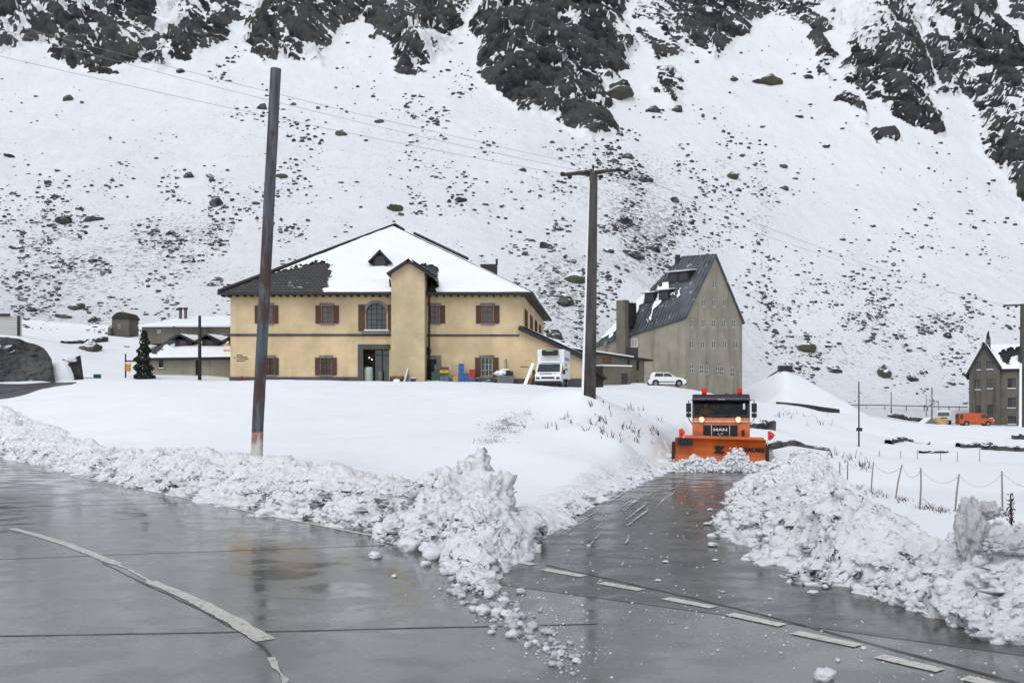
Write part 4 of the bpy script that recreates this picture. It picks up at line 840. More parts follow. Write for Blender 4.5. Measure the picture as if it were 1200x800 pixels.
for pts in ([(tx1+.45, YF-.12, tze-.5), (tx1+.22, YF-.12, tze-1.6), (tx1+.22, YF-.12, GZ)], [(tx0-.35, YF-.15, tze-.3), (tx0-.3, YF-.15, tze-.9), (tx0-.12, YF-.15, tze-1.6), (tx0-.12, YF-.15, EZ)]):
    MB().tube(pts, .075, 8).build('downpipe', M['dark'], yb)
# lean-to on the right
LX0, LX1 = fx(612), fx(687); lz0, lz1 = zz(384), zz(419.5)
m = MB(); m.add([(LX0-.02,YF-.002,GZ-.5),(LX1,YF-.002,GZ-.5),(LX1,YF-.002,lz1),(LX0-.02,YF-.002,lz0-.25),(LX1,YF+20,GZ-.5),(LX1,YF+20,lz1)], [(0,1,2,3),(1,4,5,2)])
lt = m.build('lean_to', M['plaster'], yb)
m = MB(); m.slab([(LX0-.25,YF-.5,lz0+.12),(LX1+.35,YF-.5,lz1-.1),(LX1+.35,YF+20,lz1-.1),(LX0-.25,YF+20,lz0+.12)], .28); m.build('lean_to_roof', M['dark'], lt)
roof_cover('roof_snow', lt, [(LX0-.2,YF-.3,lz0+.16),(LX1+.3,YF-.3,lz1-.05),(LX1+.3,YF+20,lz1-.05),(LX0-.2,YF+20,lz0+.16)], lambda q: 1+0*q[...,0], .26, 40)
m = MB(); m.bb(LX1+.02, LX1+1.6, YF+2, YF+2.2, 3.2, lz1-.6); m.slab([(LX1-.1,YF+1.6,lz1-.1),(LX1+1.9,YF+1.6,lz1-1.6),(LX1+1.9,YF+14,lz1-1.6),(LX1-.1,YF+14,lz1-.1)], .18); m.build('side_shed', M['darkwood'], yb)
# writing on the wall
x0 = lx(277.5)
for i, tx in enumerate(('MUSEO', 'NAZIONALE', 'S. GOTTARDO', 'ENTRATA')):
    text('wall_lettering', tx, .155, T @ Matrix.Translation((x0, -.012, zz(416.2)-.155*i)) @ FRONT, M['ink'], yb, 'LEFT', .003)
m = MB(T); m.bb(x0-.3, x0-.14, -.015, -.003, zz(419)-.012, zz(419)+.012); m.add([(x0-.16,-.012,zz(419)-.06),(x0-.06,-.012,zz(419)),(x0-.16,-.012,zz(419)+.06)], [(0,1,2)]); m.build('wall_arrow', M['ink'], yb)
m = MB(T)
for k in range(7): m.bb(lx(610.2)+.1*k, lx(610.2)+.1*k+.07, -.015, -.003, zz(430.3), zz(429.2))
m.build('faded_wall_inscription', M['ink'], yb)
m = MB(T); m.disc((lx(501.2), -.3, zz(411.5)), .32, .06, (.35, 1, 0), 20); m.tube([(lx(501.2), -.3, zz(411.5)), (lx(501.2), 0, zz(412.5))], .03, 6); m.build('wall_dish', M['dark'], yb)
m = MB(T); m.bb(-.55, -.02, -.1, -.05, zz(405.6), zz(403.9)); m.bb(-.55, -.02, -.1, -.05, zz(412), zz(409.7)); o = m.build('direction_sign', M['signyellow'], yb); MB(T).bb(-.5, -.02, -.09, -.055, zz(409.7), zz(405.6)).build('sign_gap', M['whitep'], o)

# ---- old hospice with steep metal roof --------------------------------------
C0, C1 = Vector((21.4, 116, 0)), Vector((30.9, 126, 0)); dG = (C1-C0).normalized(); dLw = Vector((-dG.y, dG.x, 0)); WG = (C1-C0).length
LL = 14.2; C2 = C0+dLw*LL; C3 = C1+dLw*LL
hb = thing('tall_stone_house', 'tall grey-brown rendered house with steep dark metal roof and rows of small gable windows', 'building', (C0.x, C0.y, 3.5))
TG, _ = wallT(C0, C1); eL, eR, apz = 13.04, 13.25, 21.45
TL, _ = wallT(C2, C0)
gw = []
def gpx(px):     # px -> x along the gable wall
    k = (px-600)/F; return (k*C0.y-C0.x)/(dG.x-k*dG.y)
def gz(px, py): x = gpx(px); return CZ+(HZ-py)*(C0.y+dG.y*x)/F
rows_ = [(333, (838,), 10, 4.5), (355, (825, 837.5, 849.5), 9.5, 4.6), (379, (812, 824.8, 837, 848.7, 860.5), 9.5, 4.6), (404, (811, 824.3, 837, 850, 862.5), 9.5, 4.6)]
for py, xs_, hh, ww in rows_:
    for px in xs_: x = gpx(px); w_ = gpx(px+ww/2)-gpx(px-ww/2); gw.append((x-w_/2, x+w_/2, gz(px, py+hh/2+(px-811)*.0), gz(px, py-hh/2)))
low = []
for px in (811, 823, 829, 841.5, 846.5, 859): x = gpx(px); w_ = gpx(px+2.3)-gpx(px-2.3); py = 431.5+(px-811)*.085; low.append((x-w_/2, x+w_/2, gz(px, py+5.5), gz(px, py-5.)))
m = MB(TG); sl_ = (apz-eL)/(WG/2)
holed(m, WG, 2.2, apz, gw+low, .3, [((0,0,eL), Vector((-sl_,0,1)).normalized()), ((WG,0,eR), Vector((sl_,0,1)).normalized())])
m.T = TL; m.add([(0,0,3),(LL,0,2.5),(LL,0,eL),(0,0,10.1)], [(0,1,2,3)])
m.T = Matrix(); m.add([(C1.x,C1.y,2.2),(C3.x,C3.y,3),(C3.x,C3.y,10.3),(C1.x,C1.y,eR)], [(0,1,2,3)]); m.add([(C3.x,C3.y,3),(C2.x,C2.y,3),(C2.x,C2.y,10.1),(C3.x,C3.y,10.3)], [(0,1,2,3)])
m.build('wall', M['concrete'], hb)
for g in gw: window(hb, TG, g[0], g[2], g[1]-g[0], g[3]-g[2], bars=(2, 1), dep=.1, sill=False, sidetrim=False, fw=.1)
for g in low: window(hb, TG, g[0], g[2], g[1]-g[0], g[3]-g[2], bars=(2, 2), dep=.08, sill=False, fw=.08)
x_ = LL-8.0; wx_ = LL-((21.4-(741.5-600)/F*116)/(.725+.69*(741.5-600)/F)); window(hb, TL, wx_-.75, CZ+(HZ-407.3)*122/F, 1.5, 1.15, dep=-.02, bars=(3, 1), sill=False, fw=.12)
m = MB(TG)
for a in (3.9, 6.0, 9.4, 11.2): m.bb(a, a+1.0, -.1, -.003, 3.0, 3.6)
m.build('basement_grating', M['black'], hb)
APV = Vector((*(TG @ Vector((WG/2, -.25, 0))).xy, apz+.12)); RE = APV+dLw*5.2+Vector((0,0,.25))
f0 = TG @ Vector((-.3, -.3, eL-.15)); f1_ = TG @ Vector((WG+.3, -.3, eR-.15)); b0_ = Vector((*(C2-dG*.35).xy, 9.9)); b1_ = Vector((*(C3+dG*.35).xy, 10.0))
m = MB(); m.slab([f0, APV, RE], .2); m.slab([f0, RE, b0_], .2); m.slab([APV, f1_, b1_, RE], -.2); m.slab([b0_, RE, b1_], .2)
hr = m.build('roof', M['seam'], hb)
m = MB()                                          # standing seams
for k in range(30):
    t_ = k/29
    lowp = f0.lerp(b0_, t_)
    if t_ < .34: topp = APV.lerp(RE, t_/.34)
    else: topp = RE.lerp(b0_, (t_-.34)/.66)
    if (topp-lowp).length > .4: up_ = Vector((-.3,-.3,.6))*.08; m.tube([lowp+up_, topp+up_], .035, 4, smooth=False)
m.build('standing_seam', M['dark'], hr)
def hm(Pq):
    px, py = proj(Pq); j = 3.5*fbm(px*.35, py*.06, 0*px, 4, 17)
    d1 = sdist(px+j, py+j, [(742,352),(757,338),(763,341),(748,362),(738,372),(712,398),(698,402),(705,392)])
    d2 = sdist(px+j, py, [(768,346),(776,331),(783,330),(786,337),(776,350),(766,368),(758,378),(764,358)]); d3 = sdist(px+j*.7, py, [(790,352),(797,338),(800,337),(797,346)])
    d4 = sdist(px+j*.6, py, [(776,347),(792,342),(790,346),(776,351)])
    return np.maximum.reduce([sstep(1.2, -1.2, q) for q in (d1, d2, d3, d4)])
roof_cover('roof_snow', hr, [tuple(f0+Vector((-.03,-.03,.05))), tuple(RE+Vector((-.03,-.03,.05))), tuple(b0_+Vector((-.03,-.03,.05)))], hm, .07, 120, lift=.05)
for px, py in ((764, 349), (781, 346), (792, 325), (804, 324)):       # dormers on the left roof plane
    k = None
    n_ = (RE-f0).cross(b0_-f0).normalized(); dd = Vector(((px-600)/F, 1, (HZ-py)/F)); org = Vector((0,0,CZ)); t_ = (f0-org).dot(n_)/dd.dot(n_); h_ = org+dd*t_
    TD = Matrix.Translation(h_) @ Matrix.Rotation(math.atan2(-dG.y, -dG.x)*0+math.atan2(-dLw.y, -dLw.x), 4, 'Z')
    m = MB(TD); m.bb(-.8, .8, -.55, 2.2, -.75, .6); d_o = m.build('dormer', M['dark'], hb)
    MB(TD).bb(-.62, .62, -.6, -.553, -.5, .45).build('dormer_window', M['black_glass'], d_o)
    MB(TD).slab([(-1.05,-1.0,.62),(1.05,-1.0,.62),(1.05,2.4,1.05),(-1.05,2.4,1.05)], .1).build('dormer_roof', M['seam'], d_o)
    MB(TD).slab([(-1.,-.95,.75),(1.,-.95,.75),(1.,1.0,1.0),(-1.,1.0,1.0)], .12).build('roof_snow', M['roofsnow'], d_o, bevel=.03)
kx = LL-9.15
m = MB(TL); m.bb(kx-.75, kx+.65, -.95, -.003, 4, CZ+(HZ-352)*122/F); o = m.build('chimney', M['concrete_dark'], hb); MB(TL).bb(kx+.55, kx+1.1, -.2, .9, 12.2, CZ+(HZ-355)*122/F).build('vent_box', M['dark'], o)
m = MB(TL); m.disc((LL-12.1, -.5, CZ+(HZ-403)*124/F), .42, .08, (-.5, -1, .3), 18); m.tube([(LL-12.1,-.5,8.9),(LL-12.1,0,9.4)], .04, 6); m.build('satellite_dish', M['steel'], hb)
m = MB(TL); m.tube([(kx+.85,-.1,4),(kx+.85,-.1,12.2)], .06, 6); m.build('downpipe', M['dark'], hb)
m = MB(); m.bb(RE.x-.9, RE.x-.3, RE.y-.3, RE.y+.4, RE.z-.9, RE.z+.15); m.build('roof_vent', M['dark'], hr)

# ---- low annex ---------------------------------------------------------------
aL, aR = P(640, 455, 104), P(755, 455, 112); aL.z = aR.z = 0; TA, WA = wallT(aL, aR)
an = thing('low_annex', 'low dirty concrete annex with snow-edged flat roof in front of the tall stone house', 'building', (aR.x, aR.y, 3.6))
zA0, zA1 = CZ+(HZ-404)*104/F, CZ+(HZ-420.5)*112/F
ax = lambda px: ((px-600)/F*aL.y-aL.x)/((aR-aL).normalized().x-(px-600)/F*(aR-aL).normalized().y)
o1 = (ax(706), ax(716.5), CZ+(HZ-427.5)*109/F, CZ+(HZ-418.5)*109/F)
m = MB(TA); holed(m, WA, 3, max(zA0, zA1)+1, [o1, (ax(735.5), ax(737.8), CZ+(HZ-432)*111/F, CZ+(HZ-421)*111/F), (ax(746), ax(749), CZ+(HZ-434)*111.5/F, CZ+(HZ-422)*111.5/F), (ax(746.5), ax(748.5), 3, CZ+(HZ-446)*111.5/F)], .35, [((0,0,zA0-.05), Vector((zA0-zA1,0,WA)).normalized())])
m.add([(WA,0,3),(WA,4,3),(WA,4,zA1),(WA,0,zA1)], [(0,1,2,3)]); m.build('wall', M['concrete_dark'], an)
MB(TA).bb(o1[0], o1[1], .1, .16, o1[2], o1[3]).build('shutter', M['rust'], an)
m = MB(TA); m.bb(ax(735.5), ax(750), .34, .4, 3, 9); m.build('window', M['black_glass'], an)
m = MB(TA); m.slab([(-.4,-.45,zA0),(WA+1,-.45,zA1-.05),(WA+1,4.5,zA1-.05),(-.4,4.5,zA0)], .22); ar = m.build('roof', M['darkwood'], an)
m = MB(TA); m.slab([(-.4,-.5,zA0+.16),(WA*.86,-.5,zA0+(zA1-zA0)*.86+.1),(WA*.86,4.4,zA0+(zA1-zA0)*.86+.1),(-.4,4.4,zA0+.16)], .14); m.build('roof_snow', M['roofsnow'], ar, bevel=.04)
m = MB(TA); zb = CZ+(HZ-429.5)*108.5/F; m.bb(ax(696), ax(729), -1.6, -.003, 3.2, zb); o = m.build('porch_wall', M['concrete_dark'], an); MB(TA).bb(ax(695), ax(730), -1.7, -.01, zb+.003, zb+.16).build('ledge_snow', M['roofsnow'], o, bevel=.05)
m = MB(TA); m.bb(ax(718), ax(724.5), -1.66, -1.603, 3.2, CZ+(HZ-437)*107/F); m.build('doorway', M['black_glass'], an)

# ---- stone house on the far right ---------------------------------------------
RY = 140.; sr = RY/F; rx = lambda px: (px-600)*sr; rz = lambda py: CZ+(HZ-py)*sr
rh = thing('grey_masonry_house', 'gloomy grey masonry house with front gable and snowy roof at the right edge', 'building', (rx(1153), RY, rz(497)))
RA = -R(27); ca_, sa_ = math.cos(RA), math.sin(RA); T0 = Matrix.Translation((rx(1135.5), RY, 0)) @ Matrix.Rotation(RA, 4, 'Z'); q0 = rz(497)-.8
def lr(px): k = (px-600)/F; return (k*RY-rx(1135.5))/(ca_-k*sa_)
gW = lr(1172)
H1 = [(lr(a)-.42, lr(a)+.42, rz(b)-hh*.5, rz(b)+hh*.5) for a, b, hh in ((1148.5, 429, 1.2), (1160, 428.5, 1.2), (1146.5, 451, 1.45), (1161, 450, 1.45), (1147, 481, 1.5), (1161, 482, 2.0))]
H2 = [(lr(a)-.5, lr(a)+.5, rz(b)-hh*.5, rz(b)+hh*.5) for a, b, hh in ((1185.5, 449.5, 1.5), (1185.5, 472, 1.5), (1186, 492, 1.2), (1212, 449.5, 1.5), (1212, 472, 1.5), (1212, 492, 1.2))]
apx = lr(1152.5); zap = rz(403); zl, zr = rz(441), rz(432)
m = MB(T0); holed(m, gW, q0, zap, H1, .35, [((0,0,zl+.5), Vector((-(zap-zl-.5)/apx,0,1)).normalized()), ((gW,0,zr+.3), Vector(((zap-zr-.3)/(gW-apx),0,1)).normalized())])
m2_ = Matrix.Translation((0, .5, 0)); m.T = T0 @ m2_; holed(m, lr(1262), q0, rz(433), [h for h in H2], .35)
m.T = T0; m.add([(0,0,q0),(0,14,q0),(0,14,zl),(0,0,zl)], [(0,1,2,3)]); m.add([(gW,0,q0),(gW,.5,q0),(gW,.5,zr),(gW,0,zr)], [(0,1,2,3)]); e_ = lr(1262); m.add([(e_,.5,q0),(e_,14,q0),(e_,14,rz(433)),(e_,.5,rz(433))], [(0,1,2,3)])
m.add([(0,14,q0),(e_,14,q0),(e_,14,rz(433)),(0,14,rz(433))], [(0,1,2,3)])
m.build('wall', M['stonewall'], rh)
for h_ in H1: window(rh, T0, h_[0], h_[2], h_[1]-h_[0], h_[3]-h_[2], dep=.22, frame='darkwood', bars=(2, 2), sill=True, snowsill=True)
for h_ in H2: window(rh, T0 @ m2_, h_[0], h_[2], h_[1]-h_[0], h_[3]-h_[2], dep=.22, frame='darkwood', bars=(2, 2), sill=True, snowsill=True)
m = MB(T0); m.bb(apx-.35, apx+.35, -.12, -.003, q0, rz(420)); m.bb(gW-.9, gW-.2, -.12, -.003, q0, zr); m.build('buttress', M['stonewall'], rh)
m = MB(T0); rzr = zap+.1
m.slab([(-.6,-.4,zl),(apx,-.4,rzr),(apx,7,rzr),(-.6,14.5,zl)], -.25); m.slab([(apx,-.4,rzr),(gW+.2,-.4,zr),(gW+.2,7,zr),(apx,7,rzr)], -.25)
m.slab([(gW-1.5,.1,rz(433.5)),(e_+.4,.1,rz(433.5)),(e_+.4,7,rzr),(apx,7,rzr)], -.25); m.slab([(apx,7,rzr),(e_+.4,7,rzr),(e_+.4,14.4,rz(433.5)),(-.6,14.5,zl)], -.25)
rr = m.build('roof', M['dark'], rh)
def rm(Pq):
    px, py = proj(Pq); j = 2*fbm(px*.2, py*.2, 0*px, 4, 9); d = sdist(px+j, py+j, [(1172,416),(1182,410),(1197,408),(1197,413),(1187,418),(1181,426),(1176,424)]); return sstep(-1, 2, d)
q3 = lambda x, y, z: tuple(T0 @ Vector((x, y, z)))
roof_cover('roof_snow', rr, [q3(gW-1.3,.3,rz(433)), q3(e_+.3,.3,rz(433)), q3(e_+.3,6.9,rzr+.05), q3(apx+.4,6.9,rzr+.05)], rm, .2, 60)
roof_cover('roof_snow', rr, [q3(apx+.15,-.1,rzr+.05), q3(gW+.2,-.1,zr+.05), q3(gW+.2,7,zr+.05), q3(apx+.15,7,rzr+.05)], lambda q: 1+0*q[...,0], .2, 30)
m = MB(T0); m.bb(lr(1155), lr(1161), 3.4, 4.4, zap-1.2, rz(395.5)); c_ = m.build('chimney', M['stonewall'], rh)
m = MB(T0); m.tube([(lr(1158),3.9,rz(395.5)),(lr(1157.6),3.9,rz(391)),(lr(1158.6),3.9,rz(386))], [.28,.2,.07], 7); m.build('cowl', M['dark'], c_)
m = MB(T0); m.bb(lr(1193.5), lr(1200), 1.8, 3., rz(433), rz(413)); m.build('chimney', M['dark'], rh)

# ---- snow-buried roof right of the tall house ----------------------------------
a, f_, r_, bk = P(867,461,138), P(921,475.5,121), P(1003,480,134), P(925,470,152)
ap = P(919,431,134); sb = thing('snow_buried_house', 'low house buried up to its broad snowy roof, small dark chimney on top', 'building', (f_.x, f_.y, f_.z-.5))
m = MB()
for q in ([a, f_, ap], [f_, r_, ap], [r_, bk, ap], [bk, a, ap]): m.slab(q, .25)
rfo = m.build('roof', M['dark'], sb)
gx_, gy_ = np.meshgrid(np.linspace(a.x-4, r_.x+5, 150), np.linspace(f_.y-2.5, bk.y, 120)); cxy = np.array(ap[:2]); ang = np.arctan2(gy_-cxy[1], gx_-cxy[0])
pl = []
for q in ([a, f_, ap], [f_, r_, ap], [r_, bk, ap], [bk, a, ap]):
    n_ = (q[1]-q[0]).cross(q[2]-q[0]); pl.append(ap.z-(n_.x*(gx_-ap.x)+n_.y*(gy_-ap.y))/n_.z)
pl = np.array(pl); ks = 1.6; zs = -np.log(np.exp(-pl*ks).sum(0))/ks+.62; zs = zs+.08*fbm(gx_*.4, gy_*.4, 0*gx_, 4, 77)
zs = np.maximum(zs, Hg(gx_, gy_)-.6); np_mesh('roof_snow', np.stack([gx_, gy_, zs], -1).reshape(-1, 3), grid_faces(*gx_.shape), M['roofsnow'], rfo)
m = MB(); m.bb(ap.x-.95, ap.x+.85, ap.y-1.2, ap.y, ap.z-.6, ap.z+.3); m.tube([P(913,433.5,133), P(903,440,134), P(893,447,135)], .09, 6); m.tube([P(922,428.5,133.2), P(927,432,133), P(931,436,132)], .12, 6); m.build('chimney', M['dark'], sb)
m = MB()
wl = [hit(px, py, 90, 118.2, Hg) or P(px, py, 118.2) for px, py in ((913,473.5),(930,474.5),(948,476),(966,478),(984,479.5))]
hh_ = (.24, .26, .2, .12, .02)
for k_ in range(4): p_, q_ = wl[k_], wl[k_+1]; m.slab([p_+Vector((0,0,-.6)), q_+Vector((0,0,-.6)), q_+Vector((0,.02,hh_[k_+1])), p_+Vector((0,.02,hh_[k_]))], .3)
m.build('wall', M['darkwood'], sb)

# ---- long low house at left -----------------------------------------------------
LY = 88.; s8 = LY/F; hx = lambda px: (px-600)*s8; hzz = lambda py: CZ+(HZ-py)*s8
lb = thing('long_low_house', 'long low grey house with two snowy roof dormers left of the ochre building', 'building', (hx(222), LY, hzz(442)))
xl, xr = hx(170), hx(290)
Tl = Matrix.Translation((xl, LY, 0)); q_ = lambda px: hx(px)-xl
m = MB(Tl); holed(m, xr-xl, hzz(446), hzz(420), [(q_(186), q_(191.5), hzz(431.5), hzz(422.5)), (q_(229), q_(232.5), hzz(446), hzz(422))], .3); m.add([(0,0,hzz(446)),(0,9,hzz(446)),(0,9,hzz(420)),(0,0,hzz(420))], [(0,1,2,3)]); m.build('wall', M['concrete'], lb)
window(lb, Tl, q_(186), hzz(431.5), q_(191.5)-q_(186), hzz(422.5)-hzz(431.5), frame='darkwood', bars=(1, 1), snowsill=True)
MB(Tl).bb(q_(229), q_(232.5), .25, .3, hzz(446), hzz(422)).build('door', M['black'], lb)
ea, eb = Vector((xl-.3, LY-.6, hzz(420.5))), Vector((xr, LY-.6, hzz(419))); ra, rb = P(207, 391, 95.5), Vector((xr, 95.5, P(0, 391, 95.5).z)); la = Vector((xl-.3, 103, hzz(420.5)))
m = MB(); m.slab([ea, eb, rb, ra], .2); m.slab([la, ea, ra], .2); lro = m.build('roof', M['slate'], lb)
def lm(Pq):
    px, py = proj(Pq); j = 2.2*fbm(px*.15, py*.15, 0*px, 4, 8); d = sdist(px+j, py+j, [(170,404),(186,402),(208,386),(300,384),(300,393),(250,396),(222,396),(196,406),(180,414),(172,412)]); return sstep(-1.2, 2.2, d)
roof_cover('roof_snow', lro, [tuple(ea), tuple(eb), tuple(rb), tuple(ra)], lm, .18, 110)
m = MB(); m.tube([ea+Vector((0,-.08,-.05)), eb+Vector((0,-.08,-.05))], .14, 6); m.build('gutter', M['dark'], lro)
for px in (215, 246.5, 278):
    py = 397.; yd = 90.6; c_ = P(px, py+6, yd); w_ = .95
    m = MB(); m.bb(c_.x-w_+.15, c_.x+w_-.15, yd, yd+4, c_.z-.6, c_.z+.45); do = m.build('dormer', M['darkwood'], lb)
    MB().bb(c_.x-.35, c_.x+.25, yd-.03, yd-.002, c_.z-.4, c_.z+.3).build('dormer_window', M['black_glass'], do)
    m = MB(); z_ = c_.z+.5; m.slab([(c_.x-w_-.3,yd-.5,z_-.15),(c_.x-.3,yd-.5,z_+.42),(c_.x-.3,yd+4.5,z_+.62),(c_.x-w_-.3,yd+4.5,z_+.1)], -.12); m.slab([(c_.x-.3,yd-.5,z_+.42),(c_.x+w_+.2,yd-.5,z_-.25),(c_.x+w_+.2,yd+4.5,z_-.05),(c_.x-.3,yd+4.5,z_+.62)], -.12); m.build('dormer_roof', M['dark'], do)
    roof_cover('roof_snow', do, [(c_.x-.25,yd-.2,z_+.43),(c_.x+w_+.1,yd-.2,z_-.2),(c_.x+w_+.1,yd+4.4,z_),(c_.x-.25,yd+4.4,z_+.62)], lambda q: 1+0*q[...,0], .14, 20)
# ---- long shed behind it ----------------------------------------------------------
BY = 104.; s9 = BY/F; sx_ = lambda px: (px-600)*s9; sz_ = lambda py: CZ+(HZ-py)*s9
sh = thing('long_rear_shed', 'long flat shed under deep snow behind the low dormer house, with two chimney pots', 'building', (sx_(210), BY, sz_(400)))
m = MB(); m.bb(sx_(166), sx_(290), BY, BY+9, sz_(402), sz_(383)); m.build('wall', M['concrete_dark'], sh)
MB().bb(sx_(184), sx_(189), BY-.06, BY-.003, sz_(391), sz_(386)).build('window', M['steel'], sh)
m = MB(); m.add([(sx_(164),BY-.7,sz_(383)),(sx_(292),BY-.7,sz_(383)),(sx_(292),BY+9,sz_(366)),(sx_(164)+2,BY+9,sz_(366)),(sx_(164),BY-.7,sz_(381.5)),(sx_(292),BY-.7,sz_(378)),(sx_(292),BY+9,sz_(360)),(sx_(164)+2,BY+9,sz_(362))], [(3,2,1,0),(4,5,6,7),(0,1,5,4),(1,2,6,5),(2,3,7,6),(3,0,4,7)]); m.build('roof_snow', M['roofsnow'], sh, bevel=.25)
for px in (211.5, 217.5):
    m = MB(); c_ = P(px, 369.5, BY+6); m.tube([c_+Vector((0,0,-1.)), P(px, 362.5, BY+6)], .19, 8); o = m.build('chimney', M['stonewall'], sh); MB().disc(P(px, 361.5, BY+6), .27, .2, (0,0,1), 10).build('chimney_cap', M['dark'], o)
# ---- little stone hut ---------------------------------------------------------------
UY = 114.; s7 = UY/F; ux = lambda px: (px-600)*s7; uz = lambda py: CZ+(HZ-py)*s7
hu = thing('stone_hut', 'small stone hut with dark turf-covered rounded roof up the slope at left', 'hut', (ux(141), UY, uz(394)))
m = MB(); m.bb(ux(131), ux(151), UY, UY+3, uz(398), uz(373.5)); m.bb(ux(128.5), ux(132), UY-.5, UY, uz(394), uz(384)); m.build('wall', M['stonewall'], hu)
MB().bb(ux(138), ux(142), UY-.05, UY-.003, uz(386), uz(379)).build('window', M['lintel'], hu)
m = MB(); m.prism([(ux(130.5), uz(373.3)), (ux(134), uz(368.5)), (ux(140), uz(365.5)), (ux(148), uz(366)), (ux(152), uz(371)), (ux(152.5), uz(373.3))], UY-.25, UY+3.2, 'y'); m.build('roof', M['moss_roof'], hu, bevel=.1)
# ---- boarded shed on top of the rock cut at the left edge ---------------------------------
EY = 96.; s6 = EY/F; ex = lambda px: (px-600)*s6; ez = lambda py: CZ+(HZ-py)*s6
SHR = Matrix(((1,-.56,0,.56*EY),(0,1,0,0),(0,0,1,0),(0,0,0,1)))
es = thing('boarded_shed', 'pale grey board-clad shed above the dark rock cutting at the left photo edge', 'shed', (ex(0), EY, ez(393)))
MB(SHR).bb(ex(-40), ex(20), EY, EY+6, ez(398), ez(370.5)).build('wall', M['siding'], es)
MB(SHR).bb(ex(20)+.003, ex(23.5), EY-.05, EY+.1, ez(398), ez(370)).build('corner_post', M['dark'], es)
MB(SHR).bb(ex(23.5)+.003, ex(26), EY, EY+6, ez(398), ez(369)).build('wall', M['siding'], es)
MB(SHR).bb(ex(-41), ex(12), EY-.2, EY+6.2, ez(370.5), ez(367.5)).build('roof', M['dark'], es)
# ------------------------------------------------------------------ vehicles
def glass_clear(name, tint, alpha):
    m = bpy.data.materials.new(name); m.use_nodes = True; t = NT(m); b = t.n['Principled BSDF']
    b.inputs['Base Color'].default_value = (*tint, 1); b.inputs['Roughness'].default_value = .05; b.inputs['Alpha'].default_value = alpha
    geo = t.new('ShaderNodeNewGeometry'); t.l.new(t.bump(t.noise(geo.outputs['Position'], 1.2, 3), .05, .03), b.inputs['Normal']); return m
M['windscreen'] = glass_clear('windscreen', (.012, .018, .02), .4)
def wheel(root, T, c, r, w, axis=(1, 0, 0), name='wheel'):
    m = MB(T); a = Vector(axis); m.disc(c, r, w, axis, 28); o = m.build(name, M['rubber'], root, bevel=.03)
    m = MB(T); m.disc(Vector(c), r*.6, w+.03, axis, 20); m.build('rim', M['steel'], o); return o
# ---- snow plough truck
TT = Matrix.Translation((9.06, 40.7, -.3)) @ Matrix.Rotation(R(-12.0), 4, 'Z')
tr = thing('snow_plough_truck', 'orange snow plough truck with lit headlamps and a wide front blade', 'snow plough', TT.translation)
sx = lambda px: (px-845.5)/27.; sz = lambda py: (548.-py)/27.
m = MB(TT); m.prism([(0.,1.15),(-.02,1.6),(0.02,2.16),(.1,2.2),(2.1,2.2),(2.1,1.15)], -1.22, 1.22); body = m.build('cab', M['orange'], tr, bevel=.05)
m = MB(TT); m.bb(-1.22, -1.12, .28, 2.1, 2.2, 2.95); m.bb(1.12, 1.22, .28, 2.1, 2.2, 2.95)
m.prism([(.03,2.19),(.14,2.19),(.36,2.94),(.25,2.94)], -1.225, -1.13); m.prism([(.03,2.19),(.14,2.19),(.36,2.94),(.25,2.94)], 1.13, 1.225); m.build('pillar', M['black'], body)
m = MB(TT); m.bb(-1.21, 1.21, 2.02, 2.1, 2.2, 2.95); m.build('rear_wall', M['interior'], body)
m = MB(TT)
for a, b, c, d in ((833.6, 839.4, 474.6, 479.6), (841.6, 844, 473.2, 479.8), (850, 866, 474.8, 479.9)): m.bb(sx(a), sx(b), 1.96, 2.0, sz(d), sz(c))
m.build('rear_lining', M['orange_seat'], body)
m = MB(TT); m.bb(-1.1, 1.1, .22, .7, 2.16, 2.32); m.build('dashboard', M['black'], body, bevel=.05)
for x in (-.65, .65):
    m = MB(TT); m.bb(x-.27, x+.27, 1.3, 1.5, 2.0, 2.62); m.bb(x-.14, x+.14, 1.32, 1.44, 2.62, 2.8); m.build('seat', M['interior'], body, bevel=.05)
m = MB(TT); m.add([(-1.14,.055,2.2),(1.14,.055,2.2),(1.12,.27,2.93),(-1.12,.27,2.93)], [(0,1,2,3)]); m.build('windscreen', M['windscreen'], body)
for s in (-1, 1):
    m = MB(TT); m.bb(s*1.222, s*1.232, .5, 1.55, 2.25, 2.85); m.build('side_window', M['windscreen'], body)
m = MB(TT); m.prism([(.02,2.9),(.0,2.98),(.1,3.12),(.3,3.2),(2.1,3.22),(2.12,2.9)], -1.22, 1.22); roofo = m.build('cab_roof', M['purple'], body, bevel=.06)
text('roof_lettering', 'SERIES', .09, TT @ Matrix.Translation((0, -.02, 2.99)) @ FRONT, M['silver'], body, bold=.002) if 0 else None
m = MB(TT)
for k in range(6): m.bb(-.12+k*.05, -.09+k*.05, -.012, .02, 2.965, 3.0)
m.build('roof_marks', M['silver'], body)
m = MB(TT); m.bb(.93, 1.02, .055, .07, 2.55, 2.8); m.build('windscreen_sticker', M['whitep'], body)
m = MB(TT)
for s in (-1, 1): m.bb(s*.05-.35*(s < 0), s*.05+.35*(s > 0)+.0, .02, .04, 2.22, 2.25)
m.tube([(-.95,.03,2.25),(-.1,.1,2.4)], .015, 6); m.tube([(.1,.03,2.25),(.95,.1,2.4)], .015, 6); m.build('wiper', M['black'], body)
m = MB(TT); m.bb(-1.16, 1.16, -.045, -.0, 2.0, 2.05); m.build('trim_strip', M['chrome'], body)
m = MB(TT); m.prism([(-.03,1.37),(-.03,1.87),(.1,1.87),(.1,1.37)], sx(825), sx(864.5)); gr = m.build('grille', M['black'], body, bevel=.02)
m = MB(TT)
